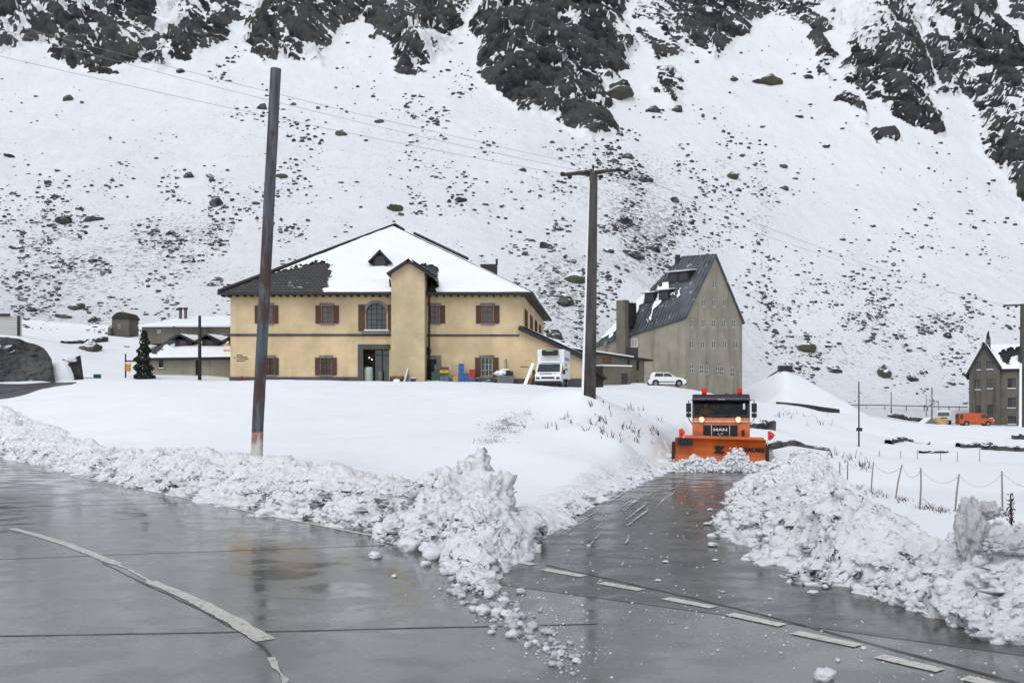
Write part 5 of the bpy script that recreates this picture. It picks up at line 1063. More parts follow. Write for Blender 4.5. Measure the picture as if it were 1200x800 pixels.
for k in range(6): z_ = 1.42+k*.08; m.bb(sx(826), sx(834), -.05, -.03, z_, z_+.03); m.bb(sx(856), sx(863.5), -.05, -.03, z_, z_+.03)
m.build('grille_slats', M['black'], gr)
m = MB(TT)
for x in (sx(834.7), sx(855.3)): m.bb(x-.016, x+.016, -.06, -.03, 1.38, 1.86)
m.build('grille_frame', M['chrome'], gr)
text('lettering', 'MAN', .165, TT @ Matrix.Translation((-.03, -.045, 1.665)) @ Matrix.Scale(1.65, 4, (1,0,0)) @ FRONT, M['silver'], gr, bold=.006)
m = MB(TT); m.tube([(-.12,-.05,1.52),(-.1,-.05,1.45),(-.02,-.05,1.44),(.0,-.05,1.5),(.06,-.05,1.53),(.08,-.05,1.45)], .014, 6); m.build('emblem', M['silver'], gr)
MB(TT).bb(sx(815.5), sx(824), -.05, -.0, 1.38, 1.5).build('bumper_plate', M['grey'], body)
m = MB(TT); m.bb(.86, 1.0, -.03, 0., 1.4, 1.66); m.build('front_step', M['dark'], body)
for px in (823.3, 865.2):
    x = sx(px); m = MB(TT); m.disc((x, -.02, 2.105), .155, .12, (0,1,0), 20); h_ = m.build('headlamp', M['black'], tr); m = MB(TT); m.ball((x, -.09, 2.105), .085, (1,.5,1), 10); m.build('bulb', M['lamp'], h_); m = MB(TT); m.disc((x, -.085, 2.105), .135, .01, (0,1,0), 20); m.build('reflector', M['lamp_ring'], h_)
for px in (826.2, 867.2):
    x = sx(px); m = MB(TT); m.disc((x, .55, 3.24), .1, .06, (0,0,1), 16); b_ = m.build('beacon', M['black'], tr); m = MB(TT); m.tube([(x,.55,3.26),(x,.55,3.4),(x,.55,3.46)], [.115,.115,.1], 16); m.build('beacon_dome', M['beacon'], b_)
for s, px in ((-1, 808.3), (1, 883.2)):
    x = sx(px); m = MB(TT); m.bb(x-.11, x+.11, -.08, .06, 2.42, 2.82); mi = m.build('mirror', M['black'], tr, bevel=.03)
    MB(TT).bb(x-.11, x+.11, -.08, .06, 2.2, 2.39).build('wide_mirror', M['black'], mi, bevel=.03)
    m = MB(TT); m.tube([(s*1.2,.2,2.95),(x,.0,2.93),(x,0,2.15),(s*1.2,.2,1.85)], .022, 6); m.build('mirror_arm', M['black'], mi)
m = MB(TT); m.bb(-1.1, 1.1, .1, 6.6, .85, 1.14); m.build('chassis', M['dark'], tr)
m = MB(TT); m.prism([(-1.2,1.5),(-1.2,2.35),(1.2,2.35),(1.2,1.5),(.7,1.16),(-.7,1.16)], 2.4, 6.4, 'y'); hp = m.build('salt_hopper', M['orange'], tr, bevel=.04)
m = MB(TT)
for k in range(5): m.bb(-1.24, -1.2, 2.6+k*.9, 2.7+k*.9, 1.5, 2.35); m.bb(1.2, 1.24, 2.6+k*.9, 2.7+k*.9, 1.5, 2.35)
m.build('hopper_rib', M['orange'], hp)
for x in (-1.0, 1.0):
    for y in (.95, 5.2): wheel(tr, TT, (x, y, .55), .54, .34)
    m = MB(TT); m.prism([(.3,.75),(.4,1.14),(1.5,1.14),(1.62,.75)], x*1.05-.2, x*1.05+.2); m.build('mudguard', M['black'], tr)
m = MB(TT); m.bb(-.6, .6, -1.0, .2, .55, .75); m.bb(-.7, -.5, -1.05, .1, .75, 1.1); m.bb(.5, .7, -1.05, .1, .75, 1.1); m.build('blade_mount', M['dark'], tr)
prof = [(-1.28,.03),(-1.12,.3),(-1.05,.62),(-1.06,.95),(-1.15,1.2),(-1.3,1.34)]
TB = TT @ Matrix.Translation((0,-.5,0)) @ Matrix.Rotation(R(1.2), 4, 'Y')
bx0, bx1 = sx(793.5), sx(893.5)
m = MB(TB); n_ = 24
vs = []; fs = []
for i in range(n_+1):
    x = bx0+(bx1-bx0)*i/n_
    for y, z in prof: vs.append((x, y+.12*(i/n_), z))
    for y, z in reversed(prof): vs.append((x, y+.05+.12*(i/n_), z+.01))
k = len(prof)*2
for i in range(n_):
    for j in range(k): fs.append((i*k+j, (i+1)*k+j, (i+1)*k+(j+1) % k, i*k+(j+1) % k))
m.add(vs, fs, False); m.add(vs[:k], [tuple(range(k))]); m.add(vs[-k:], [tuple(range(k))]); bl_ = m.build('plough_blade', M['orange'], tr)
m = MB(TB); m.prism([(-1.36,1.33),(-1.36,1.41),(-.98,1.45),(-.98,1.38)], sx(804), sx(891)); m.build('blade_lip', M['orange'], bl_, bevel=.01)
m = MB(TB); m.bb(sx(790), sx(793.4), -1.3, -.75, .42, 1.16); m.build('end_plate', M['darkwood'], bl_, bevel=.04); m = MB(TB); m.bb(sx(893.6), sx(897), -1.2, -.7, .4, 1.1); m.build('end_plate', M['darkwood'], bl_, bevel=.04)
m = MB(TB); m.disc((bx0+.05, -1.4, .18), .17, .14, (1,0,0), 18); m.build('blade_shoe', M['rubber'], bl_)
m = MB(TB); m.bb(sx(797), sx(813), -1.34, -1.2, 1.02, 1.32); m.build('rubber_flap', M['black'], bl_)
tz = lambda x, z: TB @ Matrix.Translation((x, -1.135, z))
TTX = Matrix.Rotation(R(-6), 4, 'X')
text('emblem_letter', 'Z', .34, TB @ Matrix.Translation((sx(842.5), -1.09, .86)) @ Matrix.Scale(1.5, 4, (1,0,0)) @ FRONT, M['black_ink'], bl_, bold=.03)
m = MB(TB); m.add([(sx(837),-1.1,.9),(sx(841),-1.1,.95),(sx(841),-1.1,.87)], [(0,1,2)]); m.add([(sx(844),-1.1,.72),(sx(850),-1.1,.77),(sx(844.5),-1.1,.82)], [(0,1,2)]); m.add([(sx(840),-1.1,1.0),(sx(845),-1.1,1.07),(sx(841),-1.1,1.03)], [(0,1,2)]); m.build('emblem_wing', M['black_ink'], bl_)
text('lettering', 'ZAUGG', .21, TB @ Matrix.Translation((sx(881.), -1.0, .9)) @ Matrix.Scale(1.12, 4, (1,0,0)) @ FRONT, M['black_ink'], bl_, bold=.014)
for px, s in ((797.3, 1), (895.0, 1)):
    x = sx(px); m = MB(TB); m.tube([(x,-1.1,.95),(x,-1.1,1.72)], .015, 6); st = m.build('marker_staff', M['whitep'], tr)
    m = MB(TB); g = [(0,0),(.16,.02),(.27,-.1),(.25,-.24),(.14,-.36),(0,-.38)] if px < 850 else [(0,.02),(.12,.0),(.3,-.14),(.22,-.28),(.08,-.4),(0,-.3)]
    vs = [(x+a, -1.1+.03*math.sin(a*20), 1.7+b) for a, b in g]; m.add(vs, [tuple(range(6))]); vs2 = [(p[0], p[1]+.008, p[2]) for p in vs]; m.add(vs2, [tuple(reversed(range(6)))]); fl = m.build('flag', M['red'], st); fl['label'] = 'small red flag with a dark blot'
    m = MB(TB); m.disc((x+.14,-1.11,1.48), .06, .004, (0,1,0), 10); m.build('flag_mark', M['dark'], fl)
# driver
def figure(T, parent, mats):
    J = {'hip':(0,0,0),'belly':(0,-.02,.18),'chest':(0,0,.4),'neck':(0,-.01,.56),'head0':(0,-.03,.64),'head1':(0,-.03,.76),'sl':(-.19,0,.48),'el':(-.27,-.18,.26),'hl':(-.16,-.45,.3),'sr':(.19,0,.48),'er':(.27,-.18,.26),'hr':(.16,-.45,.3),'kl':(-.14,-.42,.02),'kr':(.14,-.42,.02)}
    E = [('hip','belly'),('belly','chest'),('chest','neck'),('neck','head0'),('head0','head1'),('chest','sl'),('sl','el'),('el','hl'),('chest','sr'),('sr','er'),('er','hr'),('hip','kl'),('hip','kr')]
    rad = dict(hip=.17,belly=.16,chest=.18,neck=.065,head0=.085,head1=.1,sl=.085,sr=.085,el=.06,er=.06,hl=.04,hr=.04,kl=.08,kr=.08)
    nm = list(J); me = bpy.data.meshes.new('person'); me.from_pydata([T @ Vector(J[k]) for k in nm], [(nm.index(a), nm.index(b)) for a, b in E], []); me.materials.append(mats[0])
    o = bpy.data.objects.new('person', me); COL.objects.link(o); sm = o.modifiers.new('skin', 'SKIN')
    if not me.skin_vertices: me.skin_vertices.new()
    for i, k in enumerate(nm): me.skin_vertices[0].data[i].radius = (rad[k], rad[k]); me.skin_vertices[0].data[i].use_root = (i == 0)
    sm.use_smooth_shade = True; ss = o.modifiers.new('sub', 'SUBSURF'); ss.levels = 1; ss.render_levels = 2
    m = MB(T); m.ball((0,-.035,.73), .108, (.85,1,1.15), 10); m.ball((0,-.145,.72), .022, (.8,1,1.2), 6); m.ball((-.095,-.03,.72), .025, (.4,1,1.2), 6); m.ball((.095,-.03,.72), .025, (.4,1,1.2), 6); hd = m.build('head', M['skin'], o)
    m = MB(T); m.ball((-.037,-.128,.745), .012, n=5); m.ball((.037,-.128,.745), .012, n=5); m.build('eye', M['dark'], hd); m = MB(T); m.bb(-.03, .03, -.14, -.125, .672, .68); m.build('mouth', M['brownp'], hd)
    m = MB(T); m.ball((0,-.02,.765), .112, (.87,1,.98), 10); m.build('hair', M['darkwood'], hd); return o
pp = figure(TT @ Matrix.Translation((-.66, 1.1, 2.06)) @ Matrix.Scale(.95, 4), None, (M['jacket'],))
tag(pp, 'person in an orange jacket at the wheel behind the snow plough windscreen', 'person')
m = MB(TT); 
for i in range(16): a = 2*math.pi*i/16; b = 2*math.pi*(i+1)/16; m.tube([(-.66+.2*math.cos(a),.66+.1*math.sin(a),2.42+.17*math.sin(a)),(-.66+.2*math.cos(b),.66+.1*math.sin(b),2.42+.17*math.sin(b))], .016, 6, False)
m.build('steering_wheel', M['black'], body)
# snow thrown up in front of the blade
pv, pf = [], []; off = 0
def addl(arr, c, s, sq=(1,1,1)):
    global off
    v, f = arr; a = rng.random()*6.3; ca, sa = math.cos(a), math.sin(a); q = v*s*np.array(sq); q = np.stack([q[:,0]*ca-q[:,1]*sa, q[:,0]*sa+q[:,1]*ca, q[:,2]], 1); c = TT @ Vector(c); pv.append(q+np.array(c)); pf.append(f+off); off += len(q)
bigs = []
for sd in range(6):
    v, f = ICO[4]; f1, f2, c_ = worley(v[:,0]*2.2+sd, v[:,1]*2.2, v[:,2]*2.2, 200+sd); bigs.append((v*(1+.5*fbm(v[:,0]*1.7+sd*5, v[:,1]*1.7, v[:,2]*1.7, 7, 210+sd, .68)+.2*(c_-.5))[:,None], f))
top = [(797,541),(801,536),(812,532),(818,530),(826,534),(834,532),(842,541),(850,532),(857,524),(862,521),(866,524),(872,534),(880,538),(887,535),(895,537),(905,532),(915,534),(925,538)]
for px, py in top:
    z = sz(py)*.84; x = sx(px); addl(bigs[rng.integers(6)], (x, -2.1-.1*rng.random(), z*.42), 1, (.3, .34, max(.16, z*.55))); addl(bigs[rng.integers(6)], (x+.15, -2.35, z*.2), 1, (.26, .3, max(.12, z*.36)))
for _ in range(1500):
    i = rng.random()*(len(top)-1.001); k = int(i); px = top[k][0]+(top[k+1][0]-top[k][0])*(i-k); z = sz(top[k][1]+(top[k+1][1]-top[k][1])*(i-k)); h_ = rng.random()
    addl(lump[rng.integers(10)], (sx(px)+rng.normal()*.08, -2.3-.5*(1-h_)*rng.random()-.1, z*h_*1.05), .015+.07*rng.random()**3)
o = np_mesh('snow_plume', np.vstack(pv), np.vstack(pf), M['spray'], kind='stuff'); tag(o, 'churned snow breaking in front of the orange plough blade', 'snow')

# ---- white refrigerated lorry
TV = Matrix.Translation((*P(642, 453, 70)[:2], 3.62)) @ Matrix.Rotation(R(-11), 4, 'Z')
v = thing('refrigerated_van', 'small white refrigerated box truck parked against the ochre wall, nose to the viewer', 'truck', TV.translation)
m = MB(TV); m.prism([(0,.42),(-.03,.72),(.02,.98),(.3,1.14),(.86,1.78),(1.2,1.88),(1.32,1.85),(1.32,.42)], -.98, .98); cb = m.build('cab', M['white'], v, bevel=.05)
m = MB(TV); d_ = Vector((0,-.035,.03)); m.add([Vector(q)+d_ for q in ((-.86,.33,1.17),(.86,.33,1.17),(.8,.84,1.755),(-.8,.84,1.755))], [(0,1,2,3)]); m.build('windscreen', M['glass'], cb)
for s in (-1, 1):
    m = MB(TV); m.add([(s*.986,.5,1.15),(s*.986,1.2,1.15),(s*.986,1.2,1.7),(s*.986,.92,1.7)], [(0,1,2,3)]); m.build('side_window', M['glass'], cb)
    m = MB(TV); m.bb(s*1.06, s*1.24, .42, .56, 1.0, 1.34); mi = m.build('mirror', M['black'], v, bevel=.03); MB(TV).bb(s*.95, s*1.1, .46, .5, 1.08, 1.14).build('mirror_arm', M['black'], mi)
    m = MB(TV); m.bb(s*.62, s*.9, -.045, .0, .62, .8); m.build('headlamp', M['glass'], cb, bevel=.02)
m = MB(TV); m.bb(-.5, .5, -.05, 0, .66, .8); m.build('grille', M['black'], cb); m = MB(TV); m.bb(-.98, .98, -.08, .02, .3, .5); m.build('bumper', M['black'], cb, bevel=.03)
m = MB(TV); m.bb(-.26, .26, -.1, -.08, .44, .55) if 0 else m.bb(-.9, .9, .1, 4.6, .25, .5); m.build('chassis', M['black'], v)
m = MB(TV)
for k in range(11): m.bb(-.6+k*.085, -.6+k*.085+.06, .02+.01*(k % 2), .1, .985, 1.045+.02*(k % 3))
m.bb(.5, .58, .05, .1, .99, 1.05); m.build('hood_lettering', M['bluep'], cb)
m = MB(TV); m.bb(-1.02, 1.02, 1.4, 5.0, .7, 2.92); bxo = m.build('box_body', M['white'], v, bevel=.03)
m = MB(TV); m.bb(-.74, .74, 1.36, 1.4, 1.9, 2.45); m.build('front_panel', M['offwhite'], bxo)
m = MB(TV); m.prism([(1.0,2.48),(.98,2.86),(1.4,2.9),(1.4,2.44)], -.62, .6); fr = m.build('cooling_unit', M['black'], bxo, bevel=.03)
m = MB(TV)
for k in range(7): m.bb(-.3+k*.085, -.3+k*.085+.055, .965, .985, 2.76, 2.81)
m.build('unit_marks', M['silver'], fr)
m = MB(TV)
for k in range(5): m.bb(1.021, 1.03, 2.0+k*.5, 2.3+k*.5, 2.1, 2.35)
m.bb(1.021, 1.03, 1.9, 3.5, 1.35, 1.5); m.build('side_lettering', M['bluep'], bxo)
m = MB(TV); m.bb(1.021, 1.028, 2.2, 3.3, 1.65, 1.9); m.build('side_stripe', M['signyellow'], bxo)
MB(TV).bb(-.75, .75, .95, 1.38, 1.88, 1.98).build('snow_cap', M['roofsnow'], cb, bevel=.04)
for x in (-.86, .86):
    for y in (.75, 3.9): wheel(v, TV, (x, y, .34), .34, .22)

# ---- white estate car
def side_car(name, label, cat, T, prof, green, wid, win, wheels, paint, r):
    c = thing(name, label, cat, T.translation)
    m = MB(T); m.prism(prof, -wid/2, wid/2, 'y'); b = m.build('body', paint, c, bevel=.07)
    if green:
        n = len(green); m = MB(T); i_ = wid/2-.02; j_ = wid/2-.2
        vs = [(x, -(i_ if z < green[0][1]+.1 else j_), z) for x, z in green]+[(x, (i_ if z < green[0][1]+.1 else j_), z) for x, z in green]
        m.add(vs, [tuple(range(n)), tuple(reversed(range(n, 2*n)))]+[(q, q+n, (q+1) % n+n, (q+1) % n) for q in range(n)]); m.build('roof', paint, b, bevel=.05)
    for i, q in enumerate(win):
        for s in (-1, 1):
            m = MB(T); vs = [(x, s*(y), z) for x, y, z in q]; m.add(vs, [tuple(range(len(vs)))]); m.build('side_window', M['glass'], b)
    for x in wheels:
        for s in (-1, 1):
            m = MB(T); m.disc((x, s*(wid/2-.06), r+.05), r*1.22, .14, (0,1,0), 24); m.build('wheel_arch', M['black'], b)
            wheel(c, T, (x, s*(wid/2-.09), r), r, .22, (0,1,0))
    return c, b
TC = Matrix.Translation((*P(781.5, 452, 108.5)[:2], CZ+(HZ-452.6)*108.5/F)) @ Matrix.Rotation(R(-6), 4, 'Z')
gr_ = [(-2.02,1.02),(.98,1.02),(.25,1.56),(.05,1.62),(-1.55,1.64),(-1.72,1.6)]
yw = lambda z: .9-.02-(.18)*(z-1.02)/.55+.012
cw = lambda pts: [(x, yw(z), z) for x, z in pts]
c, b = side_car('white_estate_car', 'white hatchback car parked in the snow before the tall stone house', 'car', TC, [(-2.15,.3),(-2.18,.75),(-2.08,1.04),(.98,1.06),(1.85,.92),(2.13,.74),(2.17,.36),(2.0,.24),(-2.0,.24)], gr_, 1.8,
  [cw([(-1.5,1.12),(-.45,1.12),(-.45,1.52),(-1.3,1.52)]), cw([(-.4,1.12),(.72,1.1),(.2,1.5),(-.4,1.52)])], (-1.32, 1.32), M['white'], .33)
for x, nm, mt in ((-2.15, 'tail_lamp', 'tail'), (2.0, 'headlamp', 'glass')):
    for s in (-1, 1):
        m = MB(TC); m.bb(x-.06, x+.2 if x < 0 else x+.1, s*.66, s*.915, .82, 1.0); m.build(nm, M[mt], b, bevel=.03)
m = MB(TC); m.bb(-.95, .85, -.925, -.9, .46, .56); m.build('side_moulding', M['black'], b); m = MB(TC); m.bb(-2.24, 2.24, -.88, .88, .22, .42); m.build('bumper', M['black'], b, bevel=.06)
m = MB(TC); m.tube([(-1.5,-.66,1.68),(0,-.66,1.68)], .025, 6); m.tube([(-1.5,.66,1.68),(0,.66,1.68)], .025, 6); m.build('roof_rail', M['dark'], b)
m = MB(TC); m.bb(.55, .72, -1.02, -.88, 1.04, 1.18); m.build('mirror', M['white'], b, bevel=.03)
# ---- orange van
TO = Matrix.Translation((*P(1142, 499, 134)[:2], CZ+(HZ-499)*134/F)) @ Matrix.Rotation(R(-8), 4, 'Z') @ Matrix.Scale(.93, 4)
c, b = side_car('orange_panel_van', 'orange panel van parked beside the grey masonry house', 'van', TO, [(-2.5,.35),(-2.52,1.6),(-2.42,1.98),(.95,1.98),(1.25,1.9),(1.75,1.3),(2.4,1.1),(2.55,.85),(2.55,.35)], None, 1.9,
  [[(.62,.956,1.22),(1.62,.956,1.22),(1.2,.956,1.8),(.62,.956,1.8)]], (-1.45, 1.65), M['orange2'], .36)
m = MB(TO); m.bb(-2.54, -2.5, -.75, .75, 1.15, 1.75); m.build('rear_window', M['black_glass'], b)
m = MB(TO); m.add([(-2.42,-.956,1.1),(-1.95,-.956,1.1),(-1.95,-.956,1.8),(-2.35,-.956,1.8)], [(0,1,2,3)]); m.build('quarter_window', M['black_glass'], b)
m = MB(TO); m.bb(-2.58, 2.6, -.93, .93, .28, .42); m.build('bumper', M['black'], b, bevel=.05); m = MB(TO); m.bb(2.42, 2.56, -.96, -.6, .8, 1.0); m.bb(2.42, 2.56, .6, .96, .8, 1.0); m.build('headlamp', M['offwhite'], b)
m = MB(TO); m.bb(1.45, 1.6, -1.1, -.96, 1.2, 1.42); m.build('mirror', M['black'], b)
m = MB(TO); m.disc((-.0,-.955,1.0), .12, .01, (0,1,0), 14); m.build('door_emblem', M['signyellow'], b)
# ---- white off-road vehicle behind
TW = Matrix.Translation((*P(1106, 497, 136)[:2], max(CZ+(HZ-497.)*136/F, hz(*P(1106,497,136)[:2])-.05))) @ Matrix.Rotation(R(-24), 4, 'Z')
w_ = thing('white_offroader', 'pale snow-topped off-road vehicle with round lamps standing left of the orange van', 'car', TW.translation)
m = MB(TW); m.prism([(0,.45),(0,1.05),(.9,1.12),(1.1,1.85),(3.4,1.85),(3.5,.45)], -.95, .95); b = m.build('body', M['offwhite'], w_, bevel=.05)
m = MB(TW); m.add([(-.8,.9,1.16),(.8,.9,1.16),(.75,1.06,1.72),(-.75,1.06,1.72)], [(0,1,2,3)]); m.build('windscreen', M['black_glass'], b)
m = MB(TW); m.bb(-.45, .45, -.03, .0, .6, 1.0); m.build('grille', M['black'], b)
for s in (-1, 1): MB(TW).disc((s*.68, -.02, .82), .14, .06, (0,1,0), 16).build('headlamp', M['chrome'], b); [wheel(w_, TW, (s*.85, y, .38), .38, .24) for y in (.6, 2.8)]
m = MB(TW); m.bb(-1.0, 1.0, -.12, 0, .4, .56); m.build('bumper', M['black'], b); MB(TW).bb(-.9, .9, 1.1, 3.4, 1.853, 2.0).build('roof_snow', M['roofsnow'], b, bevel=.05)
# ------------------------------------------------------------------ poles and lines
def snow_side(root, p, q, r0, r1, wdt=.5, side=-1):
    m = MB(); n = 26; vs = []; fs = []
    for i in range(n+1):
        t_ = i/n; c = Vector(p).lerp(Vector(q), t_); r = r0+(r1-r0)*t_; jit = 1+.15*math.sin(i*2.1)+.1*random.random()
        for k in range(7):
            a = math.pi*(1-side*0)-1.0*wdt+2.0*wdt*k/6; rr = r+.008+.05*math.sin(math.pi*k/6)*jit*(1-.6*t_)
            vs.append((c.x+rr*math.cos(a), c.y-rr*math.sin(a)*1.0-.0, c.z))
    fs = [(i*7+k, i*7+k+1, (i+1)*7+k+1, (i+1)*7+k) for i in range(n) for k in range(6)]
    m.add(vs, fs, True); return m.build('snow_crust', M['roofsnow'], root, recalc=False)
# tall leaning wooden pole
pb, pt = P(299.5, 546, 27), P(323, 81, 27)
lp = thing('wooden_pole', 'tall leaning grey wooden pole with a rusty whitewashed foot standing in the snow field', 'pole', pb)
def jtube(p, q, r0, r1, n=14, seg=30, amp=.012):
    m = MB(); vs = []; 
    for i in range(seg+1):
        t_ = i/seg; c = p.lerp(q, t_); r = r0+(r1-r0)*t_
        for k in range(n): a = 2*math.pi*k/n; rr = r*(1+.05*math.sin(3*a+1)+.02*math.sin(7*a+i*.7)+amp*random.uniform(-1, 1)); vs.append((c.x+rr*math.cos(a), c.y+rr*math.sin(a), c.z))
    fs = [(i*n+k, i*n+(k+1) % n, (i+1)*n+(k+1) % n, (i+1)*n+k) for i in range(seg) for k in range(n)]; m.add(vs, fs, True); m.add(vs[-n:], [tuple(range(n))]); return m
k_ = (546-506)/(546-81); mid = pb.lerp(pt, k_)
jtube(mid, pt, .168, .152).build('shaft', M['pole_wood'], lp); jtube(pb+Vector((0,0,-.4)), mid, .172, .170, seg=6).build('foot', M['pole_band'], lp)
# concrete utility pole in the middle
pb, pt = P(690.5, 461, 45), P(695.5, 203, 45)
up = thing('utility_pole', 'dark concrete power pole with two insulator arms and snow plastered on its left side', 'pole', pb)
m = MB(); a, b = .29, .185
vs = [(pb.x+i*a, pb.y+j*a, pb.z-.5) for i, j in ((-1,-1),(1,-1),(1,1),(-1,1))]+[(pt.x+i*b, pt.y+j*b, pt.z) for i, j in ((-1,-1),(1,-1),(1,1),(-1,1))]
m.add(vs, [(0,1,5,4),(1,2,6,5),(2,3,7,6),(3,0,4,7),(4,5,6,7)]); m.build('shaft', M['pole_conc'], up, bevel=.03)
m = MB(); vs = [(pb.x-a-.004, pb.y-a-.02, pb.z-.3), (pb.x-a-.004, pb.y+a, pb.z-.3), (pt.x-b-.004, pt.y+b, pt.z-.4), (pt.x-b-.004, pt.y-b-.02, pt.z-.4)]
vs += [(x-.075*(1 if z < pt.z-1 else .5), y, z) for x, y, z in vs]; m.add(vs, [(0,1,2,3),(7,6,5,4),(0,4,5,1),(1,5,6,2),(2,6,7,3),(3,7,4,0)]); m.build('snow_crust', M['roofsnow'], up, bevel=.02)
def arm(root, p, q, r0=.11, r1=.07):
    m = MB(); m.tube([p, p.lerp(q, .5)+Vector((0,0,.03)), q], [r0, (r0+r1)/2, r1], 8); return m.build('crossarm', M['pole_conc'], root)
P45 = lambda px, py: P(px, py, 45)
al = arm(up, P45(694, 202.5), P45(658, 205.5)); ar_ = arm(up, P45(697, 202.5), P45(727, 199.5)); arm(up, P45(727, 199.5), P45(733, 202), .07, .06)
INS = {}
for nm, px, py, r in (('a', 659, 205, .125), ('b', 667.5, 208.5, .115), ('c', 687.5, 202.8, .125), ('d', 704, 208, .115), ('e', 724, 199.8, .12), ('f', 733.5, 203, .125)):
    c = P45(px, py)+Vector((0, -.16, 0)); m = MB(); m.ball(c, r, (1,1,.9), 8); m.tube([c+Vector((0,0,.05)), c+Vector((0,.16,.1))], .035, 6); m.build('insulator', M['insul'], up); INS[nm] = c
m = MB(); m.tube([P45(695.5, 203), P45(695.2, 196.5)], .035, 6); m.ball(P45(695.2, 196), .07, n=6); m.build('top_pin', M['insul'], up); INS['t'] = P45(695.2, 196)
m = MB(); m.tube([P45(662,204.5)+Vector((0,0,.1)), P45(690,201.5)+Vector((0,0,.12))], .04, 6); m.build('arm_snow', M['roofsnow'], up)
# pole at the right edge
pb, pt = P(1197.5, 501, 105), P(1198, 356, 105)
rp = thing('utility_pole', 'slim dark power pole at the right photo edge, snow stuck to its left side', 'pole', pb)
jtube(pb+Vector((0,0,-.5)), pt, .27, .2, seg=14).build('shaft', M['pole_conc'], rp); snow_side(rp, pb, pb.lerp(pt, .52), .26, .235, 1.0)
P105 = lambda px, py: P(px, py, 105)
arm(rp, P105(1176, 358), P105(1222, 357), .1, .1)
for px in (1177, 1181.5, 1191, 1208, 1219):
    c = P105(px, 359 if px != 1181.5 else 361); m = MB(); m.ball(c, .15, n=7); m.build('insulator', M['insul'], rp); INS['r%d' % px] = c
def wire(label, a, b, sag, r=.009):
    m = MB(); n = 40; m.tube([a.lerp(b, i/n)-Vector((0,0,4*sag*(i/n)*(1-i/n))) for i in range(n+1)], r, 5, False); o = m.build('power_line', M['wire'], recalc=False); tag(o, label, 'cable', None); return o
wire('upper power line from the top left to the pin on top of the concrete pole', P(-200, -30, 34), INS['t'], .28)
wire('middle power line from the top left to the inner left insulator of the concrete pole', P(-200, -22, 34), INS['c'], .35)
wire('lowest power line from the top left to the outermost insulator of the concrete pole', P(-200, 18, 34), INS['a'], .25)
wire('faint power line joining the right arm end of the concrete pole and the right pole', INS['f'], INS['r1177'], .5)
wire('faint power line from the lower right insulator of the concrete pole towards the right pole', INS['d'], INS['r1191'], .7)
# thin masts
def mast(name, label, px, y0, y1, Y, r, mat, grp=None, fn=None):
    b, t_ = P(px, y1, Y), P(px, y0, Y); o = MB().tube([b+Vector((0,0,-.3)), b.lerp(t_, .5), t_], [r, r*.9, r*.75], 8).build(name, M[mat]); tag(o, label, 'pole', grp); return o
mast('thin_pole', 'thin dark brown pole in front of the long low house left of the ochre building', 234, 370, 443, 84, .17, 'darkwood')
mast('thin_pole', 'thin black mast in the right snow field with a small box halfway up', 1006.5, 447, 529, 62, .055, 'dark')
o = MB().box(P(1007, 503, 62), (.3,.3,.22)).build('mast_box', M['dark'], bpy.data.objects['thin_pole.001'])
mast('thin_pole', 'thin grey mast rising behind the dark stone pile', 1044.5, 459, 490, 139, .12, 'steel'); mast('thin_pole', 'thickest grey mast rising over the tarpaulin pile', 1092, 455, 498, 134, .15, 'steel'); mast('thin_pole', 'slender grey mast between the stone pile and the tarpaulin pile', 1085.5, 462, 491, 138, .07, 'steel'); mast('thin_pole', 'short grey lamp post behind the pale off-road vehicle', 1100, 470, 486, 142, .09, 'steel')
# railing along the foot of the slope
ra = thing('railing', 'long thin dark pipe railing along the foot of the right slope', 'railing', P(1060, 481, 150))
m = MB(); rp_ = [P(985,474.2,147), P(1030,474.5,150), P(1085,476,152), P(1134,477,152)]; m.tube(rp_, .075, 6); m.build('rail', M['dark'], ra)
for px in (985, 1001, 1015, 1037, 1062, 1083, 1087, 1112, 1124): MB().tube([P(px, 475.5, 150), P(px, 481.5, 150)], .06, 6).build('railing_post', M['dark'], ra)
# ------------------------------------------------------------------ rope fence
posts = [((984,541),(984,563),40),((993.6,540),(993,561),41),((1023.6,541),(1020.5,574),37.5),((1057,544),(1048,584),31),((1079,548),(1077.4,592),28),((1124,555),(1118,602),27),((1174,552),(1175,600),26.5),((1216,570),(1218,618),25)]
tops = []
nmz = ['straight thin rope fence post farthest left behind the snow bank','second thin rope fence post from the left, beside the farthest one','slightly leaning rope fence post above the dry grass tufts','strongly leaning rope fence post in the middle of the rope fence','bowed rope fence post with dry twigs at its foot','leaning pale rope fence post left of the knobbly snow column','upright rope fence post right of the knobbly snow column','rope fence post outside the right photo edge']
for (t_, b_, Y), l in zip(posts, nmz):
    a, c = P(*b_, Y), P(*t_, Y); md = a.lerp(c, .5)+Vector((.03 if t_[0] == 1079 else 0, 0, 0))
    o = MB().tube([a+Vector((0,0,-.3)), md, c], [.026,.028,.023], 8).build('fence_post', M['fencewood']); tag(o, l, 'fence post', 'posts of the rope fence'); tops.append(c)
for i in range(len(tops)-1):
    a, b = tops[i]-Vector((0,.03,.05)), tops[i+1]-Vector((0,.03,.05)); sg = .3 if i < 5 else .35; n = 24
    if i == 6: sg = .12
    pts = [a.lerp(b, k/n)-Vector((0,0,4*sg*(k/n)*(1-k/n))) for k in range(n+1)]
    o = MB().tube(pts, .009, 5, False).build('fence_rope', M['rope'], recalc=False); tag(o, 'rope between the '+['first and second','second and third','third and fourth','fourth and fifth','fifth and sixth','sixth and seventh','seventh and eighth'][i]+' rope fence posts from the left', 'rope', 'ropes of the rope fence')
fp = [((1009,529),(1009,542)),((1030.5,528),(1030,541)),((1055.5,528),(1055,540)),((1075,526.5),(1075,540)),((1102,530),(1102,540)),((1148,527),(1148,539)),((1122,529),(1122,539))]
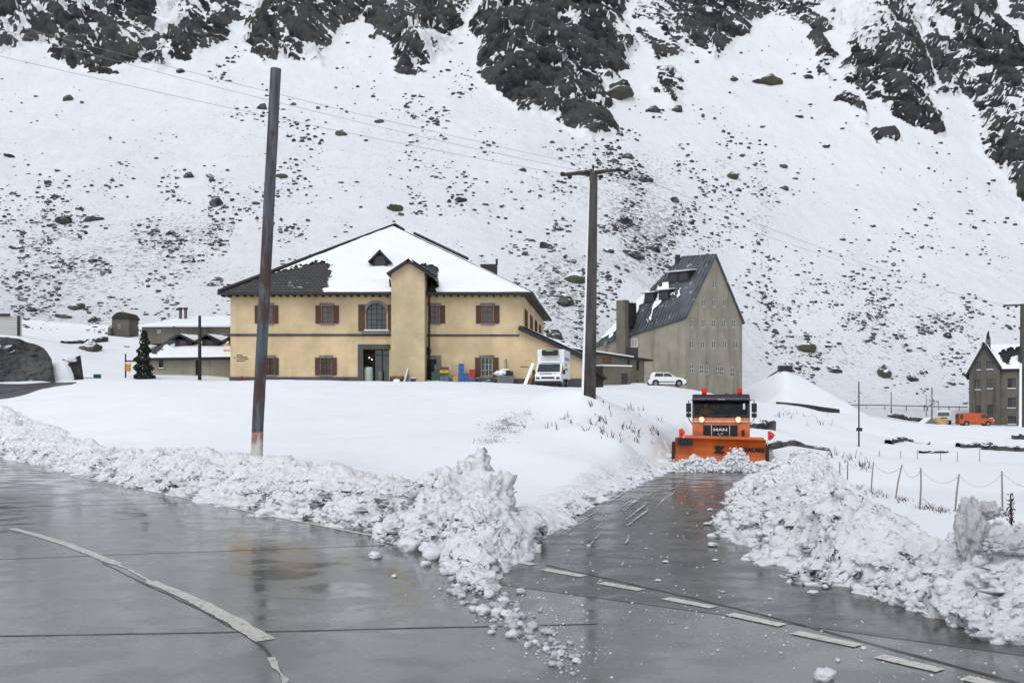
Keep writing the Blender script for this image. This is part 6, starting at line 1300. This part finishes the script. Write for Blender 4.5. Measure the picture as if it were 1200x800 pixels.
for (t_, b_) in fp:
    o = MB().tube([P(*b_, 55)+Vector((0,0,-.5)), P(*t_, 55)], .022, 6).build('stake', M['fencewood']); tag(o, 'thin bare stake in the far row across the right snow field', 'stake', 'stakes in the far row on the right field')
for px, y0, y1, Y, l in ((940.5,512,526,66,'stout dark wooden post at the end of the dark wall right of the plough'),(959.3,504,513,78,'short dark wooden post in the open snow above the dark wall'),(998.5,519,527,66,'short dark post left of the thin black mast')):
    o = MB().tube([P(px,y1,Y)+Vector((0,0,-.3)), P(px,y0,Y)], .1, 8).build('wooden_post', M['darkwood']); tag(o, l, 'post')
# ------------------------------------------------------------------ rough walls and rock cuts
def rough(name, label, cat, pts, depth, mat, seed, res=.35, amp=.5, top=None, kind=None):
    """outline pts in (X,Z) at distance Y0, given real depth and a rough face"""
    Y0 = pts[0][1]; xs = [p.x for p in pts]; x0, x1 = min(xs), max(xs); n = max(8, int((x1-x0)/res)); prof = sorted([(p.x, p.z) for p in pts]); px_ = [p[0] for p in prof]; pz_ = [p[1] for p in prof]
    X = np.linspace(x0, x1, n); T_ = np.interp(X, px_, pz_); m_ = max(8, int((T_.max()-T_.min()+3)/res)); kd = 8
    b0 = np.array([hz(x, Y0) for x in X])-.6
    V = []
    for j in range(m_+kd):
        if j < m_: t_ = j/(m_-1); V.append(np.stack([X, np.full(n, Y0), b0+(T_-b0)*t_], 1))
        else: q = (j-m_+1)/kd; V.append(np.stack([X*(Y0+depth*q*1.12)/Y0, np.full(n, Y0)+depth*q, T_-.25*q*(T_-b0)*.3], 1))
    V = np.array(V); d = amp*fbm(V[...,0]*.5, V[...,1]*.5+V[...,2]*.2, V[...,2]*.5, 5, seed, .6); f1, f2, c = worley(V[...,0]*.9, V[...,1]*.9, V[...,2]*.5, seed)
    V[...,1] -= d+amp*.8*(c-.5); V[...,2] += amp*.25*fbm(V[...,0], V[...,1], V[...,2], 3, seed+1)
    o = np_mesh(name, V.reshape(-1,3), grid_faces(m_+kd, n), M[mat], smooth=False); tag(o, label, cat, None, kind); return o
rough('rock_cutting', 'tall dark vertical rock cutting beside the upper road at the left edge', 'rock face', [P(x,y,69.8) for x, y in ((-90,388),(-20,390),(0,394),(24,397),(45,404),(55,412),(61,425),(64,446))], 5, 'cut', 301, .3, .3)
rough('rock_cutting', 'small dark rock stub with snow on top right of the tall rock cutting', 'rock face', [P(x,y,73) for x, y in ((76,446),(77,430),(82,424),(88,422),(92,416),(97,414.5),(97.5,446))], 3, 'boulder', 305, .25, .35)
def GH(px, py, Y): return hit(px, py, Y-25, Y+25, Hg) or P(px, py, Y)
v_, f_c = ICO[4]; a_ = P(70.5, 444, 71.5); q_ = v_*(1+.12*fbm(v_[:,0]*1.5, v_[:,1]*1.5, v_[:,2]*1.5, 4, 3))[:,None]*[.95,.9,1.35]; o = np_mesh('snow_lump', q_+np.array(a_), f_c, M['roofsnow']); tag(o, 'rounded snow drift between the tall rock cutting and the small rock stub', 'snow drift')
v_, f_c = bigs[1]; a_ = P(84, 421.5, 73); o = np_mesh('snow_lump', v_*[.55,.6,.2]+np.array(a_), f_c, M['snow']); tag(o, 'snow cap lying on top of the small rock stub', 'snow drift')
def drystone(label, p0, p1, h, th, seed, mat='wallstone'):
    n = max(10, int((p1-p0).length/.35)); d = (p1-p0); d.z = 0; nn = Vector((d.y, -d.x, 0)).normalized(); V = []
    for i in range(n+1):
        t_ = i/n; c = p0.lerp(p1, t_); c.z = hz(c.x, c.y); hh = (h[0]+(h[1]-h[0])*t_)*(1+.25*random.uniform(-1,1)) if isinstance(h, tuple) else h*(1+.2*random.uniform(-1,1))
        for (a, z) in ((.5,-.6),(.52,hh*.35),(.5,hh*.8),(.3,hh),(-.3,hh),(-.5,-.4)): q = c+nn*a*th+Vector((random.uniform(-.06,.06), random.uniform(-.1,.1), z)); V.append(q[:])
    o = np_mesh('stone_wall', V, grid_faces(n+1, 6), M[mat], smooth=False); tag(o, label, 'wall'); return o
drystone('dark stone bank stepping out of the snow right of the plough cab', GH(874,500,58), GH(905,503,60), (.25,.5), .8, 1)
drystone('long low dark stone wall running right from the plough blade', GH(880,527,58), GH(972,528,62), (.42,.15), .6, 2)
drystone('low dark stone wall line in the right field left of the masonry house', GH(1040,520,84), GH(1086,519,86), (.3,.25), .6, 3)
drystone('broad dark broken stone wall at the right edge below the masonry house', GH(1150,526,72), GH(1212,529,70), (.42,.5), 1., 4); drystone('ragged low dark stone row left of the broad broken wall', GH(1122,524,74), GH(1160,523,74), (.35,.45), .8, 5); drystone('upper dark stone row at the right edge under the masonry house', GH(1186,514,84), GH(1212,515,84), (.4,.5), .8, 6)
drystone('thin dark stones showing along the small step right of the thin black mast', GH(1078,531,68), GH(1108,530,68), (.14,.12), .4, 7)
drystone('low dark wall with snow on top across the slope below the stone hut', GH(73,402,103.5), GH(125,399.5,104.5), (.28,.5), .5, 8)
# dark stones and wrapped bales pile, tarpaulin, boards
for i, (px, py, w) in enumerate(((1043,492,6),(1047,491.5,7),(1052,490.5,7),(1056,492,7),(1060,491.5,6.5),(1065,492.5,6),(1069,493,6),(1073,492,6),(1077,493,6),(1081,492,6),(1049,494,6),(1059,495,7))):
    c = P(px, py, 138); s = w/F*138*.55; c.z = max(c.z, hz(c.x, c.y)+s*.6); o = bpy.data.objects.new('stone', RM[i % 8]); COL.objects.link(o); o.location = c; o.scale = (s, s, s*.95); o.rotation_euler = (.2*i, .1, i); tag(o, 'round dark stone in the snow-dusted heap left of the tarpaulin pile', 'stone', 'stones in the heap on the right')
m = MB(); c = P(1091, 498, 132); c.z = max(c.z, hz(c.x, c.y)+.15); m.prism([(-1.5,-.3),(0.1,1.05),(1.5,-.3)], c.y, c.y+2.2, 'y'); m.v = [(x+c.x, y, z+c.z) for x, y, z in m.v]; o = m.build('tarpaulin_pile', boulder_mat('grey_tarpaulin', .5, 3., (.2,.24,.28)), bevel=.06); tag(o, 'blue-grey tent-shaped tarpaulin over a pile, half snowed in', 'pile')
bd = thing('board_stack', 'yellowish boards leaning on a low stack between tarpaulin pile and orange van', 'boards', P(1102,498,134))
m = MB(); c = P(1103, 498, 134.5); c.z = max(c.z, hz(c.x, c.y)); m.bb(c.x-1.6, c.x+.9, c.y, c.y+.9, c.z-.2, c.z+.95); m.build('stack', M['tan'], bd, bevel=.03)
m = MB(); m.slab([P(1096,489.5,133.4), P(1099,489.5,133.4), P(1110,499,133), P(1105,499,133)], .12); m.build('leaning_board', M['signyellow'], bd)
# ------------------------------------------------------------------ yard clutter in front of the ochre building
YC = YF-.75; sc_ = YC/F; cx_ = lambda px: (px-600)*sc_; cz_ = lambda py: CZ+(HZ-py)*sc_
def crate_mesh(w, d, h, mat):
    m = MB(); t_ = .03
    m.bb(-w/2, w/2, -d/2, d/2, 0, t_); m.bb(-w/2, w/2, -d/2, -d/2+t_, t_, h-.01); m.bb(-w/2, w/2, d/2-t_, d/2, t_, h-.01); m.bb(-w/2, -w/2+t_, -d/2+t_, d/2-t_, t_, h-.01); m.bb(w/2-t_, w/2, -d/2+t_, d/2-t_, t_, h-.01)
    m.bb(-w/2-.012, w/2+.012, -d/2-.012, -d/2, h-.06, h-.012); m.bb(-w/2-.012, w/2+.012, -d/2-.012, -d/2, .0, .04)
    for x in (-w/2+.03, w/2-.03): m.bb(x-.02, x+.02, -d/2-.011, -d/2, .041, h-.061)
    return m.build('crate', mat)
CP = {}
def crate(label, col, x, y, z, w, h, grp):
    k = (col, round(w, 2), round(h, 2))
    if k not in CP:
        o = crate_mesh(w, w*.75, h, M[col]); s_ = MB().bb(-w*.17, w*.17, -w*.375-.006, -w*.375+.02, h*.52, h*.74).build('handle_slot', M['black_glass'], o); CP[k] = o
    else: o = copy_thing(CP[k])
    o.location = (x, y, z); o.rotation_euler = (0, 0, R(random.uniform(-4, 4))); tag(o, label, 'crate', grp); return o
ordn = ['topmost', 'second from top', 'third from top', 'fourth from top', 'lowest']
def stack(px, top, wpx, hpx, cols, what, dy=0):
    h = hpx*sc_; z = cz_(top); w = wpx*sc_
    for i, c in enumerate(cols):
        z -= h; l = f"{ {'redp':'red','brownp':'brown'}.get(c, c)} crate, {ordn[i] if i < len(cols)-1 or i == 0 else 'lowest'} in the {what}"
        crate(l, c, cx_(px), YC+dy, z, w, h, what)
stack(540.5, 426, 6.6, 5.6, ['blue']*5, 'tallest blue crate stack'); stack(547, 437, 5.2, 5.6, ['blue']*3, 'short blue stack beside the tallest one'); stack(553.3, 432.6, 6.6, 5.6, ['redp','redp','blue','blue'], 'red-blue stack under the grilled window')
stack(512, 427, 7, 4.4, ['grey','grey'], 'grey crate pair before the side door', .5); stack(510.5, 435.6, 9.5, 5.2, ['green','green','whitep'], 'green stack before the side door'); stack(520.8, 430, 10, 3.4, ['brownp','yellow','green','grey','grey','grey'][:5], 'mixed stack with a yellow crate')
crate('small yellow crate on a navy crate left of the tallest blue stack', 'yellow', cx_(534), YC, cz_(446.5), 5.5*sc_, 4.8*sc_, None); crate('navy crate under the small yellow crate', 'navy', cx_(534), YC, cz_(446.5)-5*sc_, 8*sc_, 4.9*sc_, None); crate('low dark grey crate between the mixed stack and the yellow crate', 'grey', cx_(528), YC+.2, cz_(442.8)-.5, 6*sc_, .5, None)
nt = crate('navy tub crate with a white lid at the foot of the stair tower', 'navy', cx_(487.5), YC-1.9, cz_(449), 6*sc_, 5*sc_, None); MB().bb(-.18, .18, -.15, .15, 5*sc_+.003, 5*sc_+.09).build('lid', M['whitep'], nt)
crate('red crate half hidden by snow at the foot of the stair tower', 'redp', cx_(485.5), YC-2.3, cz_(451), 4*sc_, 3.*sc_, None); crate('tan crate half hidden by snow at the right corner of the stair tower', 'tan', cx_(494), YC-2.2, cz_(451), 9*sc_, 4.*sc_, None)
pl_ = thing('planter_box', 'dark brown wooden trough with snow lumps in front of the stair tower', 'trough', (cx_(468), YC-2, cz_(450)))
m = MB(); m.bb(cx_(461), cx_(476), YC-2.3, YC-1.7, cz_(452), cz_(441.5)); m.build('box', M['darkwood'], pl_); m = MB(); m.bb(cx_(462), cx_(475), YC-2.33, YC-2.303, cz_(444.5), cz_(442)); m.build('rim_board', M['rust'], pl_); m = MB(); m.ball((cx_(469), YC-2.4, cz_(446.5)), .2, (1.4,.6,.6)); m.build('snow_cap', M['roofsnow'], pl_)
lb_ = thing('leaning_planks', 'silvery planks and a dark tube leaning against the stair tower beside the trough', 'planks', (cx_(478), YC-2, cz_(450)))
MB().slab([(cx_(475.5),YC-2.5,cz_(451)),(cx_(478),YC-2.5,cz_(451)),(cx_(480.5),YC-1.25,cz_(432)),(cx_(479),YC-1.25,cz_(432))], .06).build('plank', M['offwhite'], lb_); MB().slab([(cx_(478.3),YC-2.4,cz_(451)),(cx_(481),YC-2.4,cz_(451)),(cx_(481.5),YC-1.3,cz_(440)),(cx_(480),YC-1.3,cz_(437))], .06).build('plank', M['grey'], lb_)
for px, py, c, l in ((568,447.5,'redp','small red bucket in the snow below the grilled window'),(573,445.5,'blue','small blue bucket in the snow right of the red bucket'),(576.5,448.5,'whitep','small white bucket in the snow left of the grey container'),(502.5,446,'navy','small navy bucket beside the stair tower downpipe'),(505,449,'whitep','small white bucket in the snow before the green crates')):
    r = .17; c0 = Vector((cx_(px), YC-.6, cz_(py))); o = MB().tube([c0+Vector((0,0,-.45)), c0], [r*.85, r], 14).build('bucket', M[c]); tag(o, l, 'bucket'); MB().tube([c0-Vector((0,0,.02)), c0+Vector((0,0,.02))], r*1.08, 14).build('rim', M['whitep'], o)
gc = thing('waste_container', 'grey waste container with a heap of snow on its lid below the metal flue', 'container', (cx_(592), YC-.4, cz_(453)))
m = MB(); m.prism([(-.62,0),(-.7,.95),(.7,.95),(.62,0)], YC-.8, YC+.1, 'y'); m.v = [(x+cx_(592.5), y, z+3.72) for x, y, z in m.v]; m.build('bin', M['grey'], gc, bevel=.04)
for k in range(5): MB().bb(cx_(592.5)-.5+k*.22, cx_(592.5)-.42+k*.22, YC-.85, YC-.78, 3.85, 4.6).build('bin_rib', M['grey'], gc)
m = MB(); m.prism([(YC-.85,0),(YC-.5,.32),(YC+.1,.34),(YC+.15,0)], cx_(593), cx_(601.5), 'x'); m.v = [(x, y, z+4.68) for x, y, z in m.v]; m.build('lid', M['black'], gc, bevel=.03)
v_, f_c = bigs[2]; np_mesh('snow_heap', v_*[.48,.36,.24]+[cx_(587), YC-.35, 4.86], f_c, M['roofsnow'], gc)
fu = thing('flue_pipe', 'grey metal flue pipe with a round snow-capped disc behind the waste container', 'flue', (cx_(592.7), YF-.25, 3.7))
MB().tube([(cx_(592.7),YF-.25,3.7),(cx_(592.7),YF-.25,cz_(420.5))], .085, 10).build('pipe', M['steel'], fu); MB().disc((cx_(592),YF-.35,cz_(434.3)), .42, .08, (0,0,1), 18).build('disc', M['dark'], fu); m = MB(); m.ball((cx_(592),YF-.35,cz_(433.6)), .42, (1,.9,.3)); m.build('snow_cap', M['roofsnow'], fu)
lk = thing('leaning_boards', 'snow-covered boards and brown planks leaning beside the white box truck', 'boards', (cx_(617), 71, 3.7))
q = lambda px, py, Y: P(px, py, Y)
MB().slab([q(611.5,454,71.5), q(616,454,71.5), q(626.5,425,73.5), q(623,425,73.5)], .1).build('board', M['roofsnow'], lk, bevel=.03); MB().slab([q(617.5,454,71.8), q(620.5,454,71.8), q(627,436,73), q(624.5,436,73)], .1).build('plank', M['rust'], lk); MB().slab([q(621.5,454,71.8), q(623.5,454,71.8), q(628,440,73), q(626,440,73)], .1).build('plank', M['darkwood'], lk)
tk = thing('gas_tank', 'pale upright cylindrical tank inside the dark glass portal', 'tank', (fx(430.5), YF+.6, GZ)); m = MB(); r_ = .38; c0 = (fx(430.6), YF+.62, 0); m.tube([(c0[0],c0[1],GZ),(c0[0],c0[1],zz(432)),(c0[0],c0[1],zz(430)),(c0[0],c0[1],zz(429.3))], [r_,r_,r_*.85,r_*.4], 20); m.build('tank', M['tank'], tk)
tk2 = thing('gas_tank', 'small dim upright bottle behind the pale tank in the glass portal', 'tank', (fx(444), YF+.7, GZ)); m = MB(); m.tube([(fx(444.5),YF+.7,GZ),(fx(444.5),YF+.7,zz(435)),(fx(444.5),YF+.7,zz(433.5))], [.2,.2,.1], 14); m.build('bottle', M['grey'], tk2)
po = thing('flower_pot', 'green pot of pink flowers at the left corner of the ochre building', 'flower pot', (cx_(285), YC, 3.7))
c0 = Vector((cx_(285), YC, 3.72)); MB().tube([c0, c0+Vector((0,0,.5))], [.25,.32], 14).build('pot', M['green'], po)
def leaves(n, cen, ext, size, fun=None):
    if fun is not None: c = fun(n)
    else: c = rng.normal(size=(n,3)); c /= np.linalg.norm(c, axis=1)[:,None]; c = c*(rng.random((n,1))**.4)*ext+cen
    a = rng.normal(size=(n,3)); a /= np.linalg.norm(a, axis=1)[:,None]; b = np.cross(a, rng.normal(size=(n,3))); b /= np.linalg.norm(b, axis=1)[:,None]; s = size*(.6+.8*rng.random((n,1)))
    V = np.stack([c-a*s, c+b*s*.45, c+a*s, c-b*s*.45], 1).reshape(-1,3); return V, np.arange(4*n).reshape(-1,4)
V, f = leaves(160, np.array(c0)+[0,0,.68], [.34,.3,.2], .07); np_mesh('leaves', V, f, M['leaf'], po, False); V, f = leaves(110, np.array(c0)+[0,-.05,.74], [.34,.3,.16], .06); np_mesh('flowers', V, f, M['pink'], po, False)
# ------------------------------------------------------------------ left background bits
cf_ = thing('conifer', 'narrow dark snow-dusted conifer in front of the long low house', 'tree', P(167,443,82)); cb_ = P(167.5, 444, 82); ct = P(168, 388, 82); H_ = ct.z-cb_.z
MB().tube([cb_+Vector((0,0,-.4)), cb_.lerp(ct,.6), ct], [.16,.1,.02], 8).build('trunk', M['bark'], cf_)
def cfun(n):
    t_ = rng.random(n)**1.15; lobes = 1+.28*np.sin(t_*34); r = (1-t_)**.6*.66*lobes*(.35+.65*rng.random(n)**.4)+.05; a = rng.random(n)*6.283; r = r*(1+.25*np.sin(3*a+t_*9)); return np.stack([cb_.x+r*np.cos(a)+.12*t_, cb_.y+r*np.sin(a), cb_.z+.15+t_*H_*.97-.15*r], 1)
V, f = leaves(5200, None, None, .12, cfun); np_mesh('crown', V, f, M['conifer'], cf_, False)
V, f = leaves(420, None, None, .09, cfun); np_mesh('crown_snow', V, f, M['roofsnow'], cf_, False, kind='stuff')
sp = thing('sign_post', 'thin sign post with an orange sign box left of the conifer', 'sign', P(147.5,443,83)); MB().tube([P(147.2,444,83), P(147.2,414.5,83)], .07, 8).build('post', M['dark'], sp)
m = MB(); c = P(150.3, 430.5, 83); m.box(c, (.42,.12,.72)); sgn = m.build('sign_box', M['signyellow'], sp, bevel=.02); m = MB(); c = P(153.5, 423, 83); m.box(c, (.95,.1,.14)); m.build('arm', M['red_frame'], sp); MB().box(P(150.3,425.5,83), (.5,.16,.1)).build('box_cap', M['roofsnow'], sgn)
br = thing('barrier', 'low blue and white barrier bar with a green box near the rock stub', 'barrier', P(110,444,75)); m = MB(); m.box(P(114,440.8,75), (.5,.35,.33)); m.build('box', M['green'], br, bevel=.03); m = MB(); m.bb(P(97,442,75).x, P(108,442,75).x, 75, 75.1, P(0,442.9,75).z, P(0,442.1,75).z); m.bb(P(97,442,75).x, P(122,442,75).x, 75.2, 75.3, P(0,446.6,75).z, P(0,445.4,75).z); m.build('bar', M['bluep'], br)
# ------------------------------------------------------------------ dry plants in the snow
def twigs(name, label, cat, areas, n, hgt, mat, Yr, lean=.35, rr=.008):
    V, f = [], []; off = 0
    for _ in range(n):
        cx, cy, rx_, ry_ = areas[rng.integers(len(areas))]; px = cx+rx_*rng.normal()*.6; py = cy+ry_*rng.normal()*.6; h = hit(px, py, Yr[0], Yr[1], Hg)
        if h is None: continue
        for _k in range(rng.integers(1, 4)):
            L = hgt*(.4+rng.random()); d = np.array([rng.normal()*lean, rng.normal()*lean, 1.]); d = d/np.linalg.norm(d)*L; b = np.array(h)+[rng.normal()*.06, rng.normal()*.06, -.05]; w = np.array([rr*(.7+.8*rng.random()), 0, 0]); k = np.array([d[0]*.3, 0, -.1*L*rng.random()])
            V += [b-w, b+w, b+d*.55+w*.7, b+d*.55-w*.7, b+d+k+w*.2, b+d+k-w*.2]; V += [x+np.array([0,rr,0]) for x in V[-6:]]
            f += [[off,off+1,off+2,off+3],[off+3,off+2,off+4,off+5],[off+7,off+6,off+9,off+8],[off+8,off+9,off+11,off+10]]; off += 12
    o = np_mesh(name, np.array(V), np.array(f), M[mat], smooth=False, kind='stuff'); tag(o, label, cat); return o
twigs('dry_stalks', 'sparse dark dry stalks poking out of the snow left of the plough', 'stalks', [(640,497,20,8),(660,492,12,8),(668,497,12,8),(705,495,14,9),(712,512,14,7),(735,505,16,8),(745,512,14,7),(700,475,30,6),(735,480,20,8),(770,507,10,8)], 62, .36, 'twig', (20, 60), .45, .016)
twigs('rough_grass', 'patch of rough grass showing through the snow below the ochre building', 'grass', [(600,492,22,7),(612,486,14,5),(580,500,18,5),(575,517,18,4),(590,505,16,5)], 800, .12, 'drygrass', (20, 60), .7, .006)
twigs('dry_tufts', 'dry grass tufts at the foot of the rope fence posts', 'grass', [(1005,572,6,3),(1022,577,9,3),(1035,581,9,3),(1057,587,5,3),(1082,593,8,4),(1090,596,8,3),(1104,599,6,3),(1177,603,4,4),(1156,606,3,3)], 330, .16, 'twig', (18, 60), .8, .007)
twigs('dry_stalks', 'thin dry stalks standing in the snow behind the right snow bank', 'stalks', [(944,545,4,4),(953,545,4,3),(970,540,4,4),(975,535,3,3),(990,540,8,4),(1010,548,10,4),(900,500,10,6),(925,486,20,4),(945,488,16,4),(960,497,16,5)], 70, .42, 'twig', (25, 110), .3, .012)
a = P(1186, 614, 23); st_k = thing('seed_stalk', 'single dark knobbly seed stalk standing in snow at the right edge', 'plant', a)
MB().tube([a+Vector((0,0,-.2)), a+Vector((-.03,0,.35)), P(1184.5,578,23)], [.02,.022,.01], 6).build('stem', M['twig'], st_k); V, f = leaves(160, None, None, .035, lambda n: np.stack([a.x-.03+.035*rng.normal(size=n), a.y+.035*rng.normal(size=n), a.z+.75*rng.random(n)], 1)); np_mesh('seed_heads', V, f, M['twig'], st_k, False)
# ------------------------------------------------------------------ world, sun, camera
w = bpy.data.worlds.new('World'); SC.world = w; w.use_nodes = True; t = NT(w); bg = t.n.get('Background')
EL, AZ = 52, 205
sky = t.new('ShaderNodeTexSky', sky_type='NISHITA'); sky.sun_disc = False; sky.sun_elevation = R(EL); sky.sun_rotation = R(AZ); sky.air_density = 1.0; sky.dust_density = 3.5; sky.altitude = 2000
hs = t.new('ShaderNodeHueSaturation'); hs.inputs['Saturation'].default_value = .36; t.l.new(sky.outputs[0], hs.inputs['Color']); t.l.new(hs.outputs[0], bg.inputs[0]); bg.inputs[1].default_value = .15
sl = bpy.data.lights.new('sun', 'SUN'); sl.energy = 1.0; sl.angle = R(40); sl.color = (1, .97, .94)
so = bpy.data.objects.new('sun', sl); COL.objects.link(so)
d = Vector((math.sin(R(AZ))*math.cos(R(EL)), math.cos(R(AZ))*math.cos(R(EL)), math.sin(R(EL)))); so.rotation_euler = d.to_track_quat('Z', 'Y').to_euler()
c = bpy.data.cameras.new('camera'); c.sensor_width = 36; c.lens = F/1200*36; c.shift_y = (HZ-400)/1200; c.clip_end = 3000; c.clip_start = .1
co = bpy.data.objects.new('camera', c); COL.objects.link(co); co.location = (0, 0, CZ); co.rotation_euler = (R(90), 0, 0); SC.camera = co
SC.view_settings.view_transform = 'Standard'; SC.view_settings.look = 'None'; SC.view_settings.gamma = 1; SC.view_settings.use_curve_mapping = False; SC.view_settings.exposure = .39
SC.cycles.use_denoising = True; SC.cycles.max_bounces = 6; SC.cycles.diffuse_bounces = 3
for o in SC.objects:
    if '_o' in o: del o['_o']
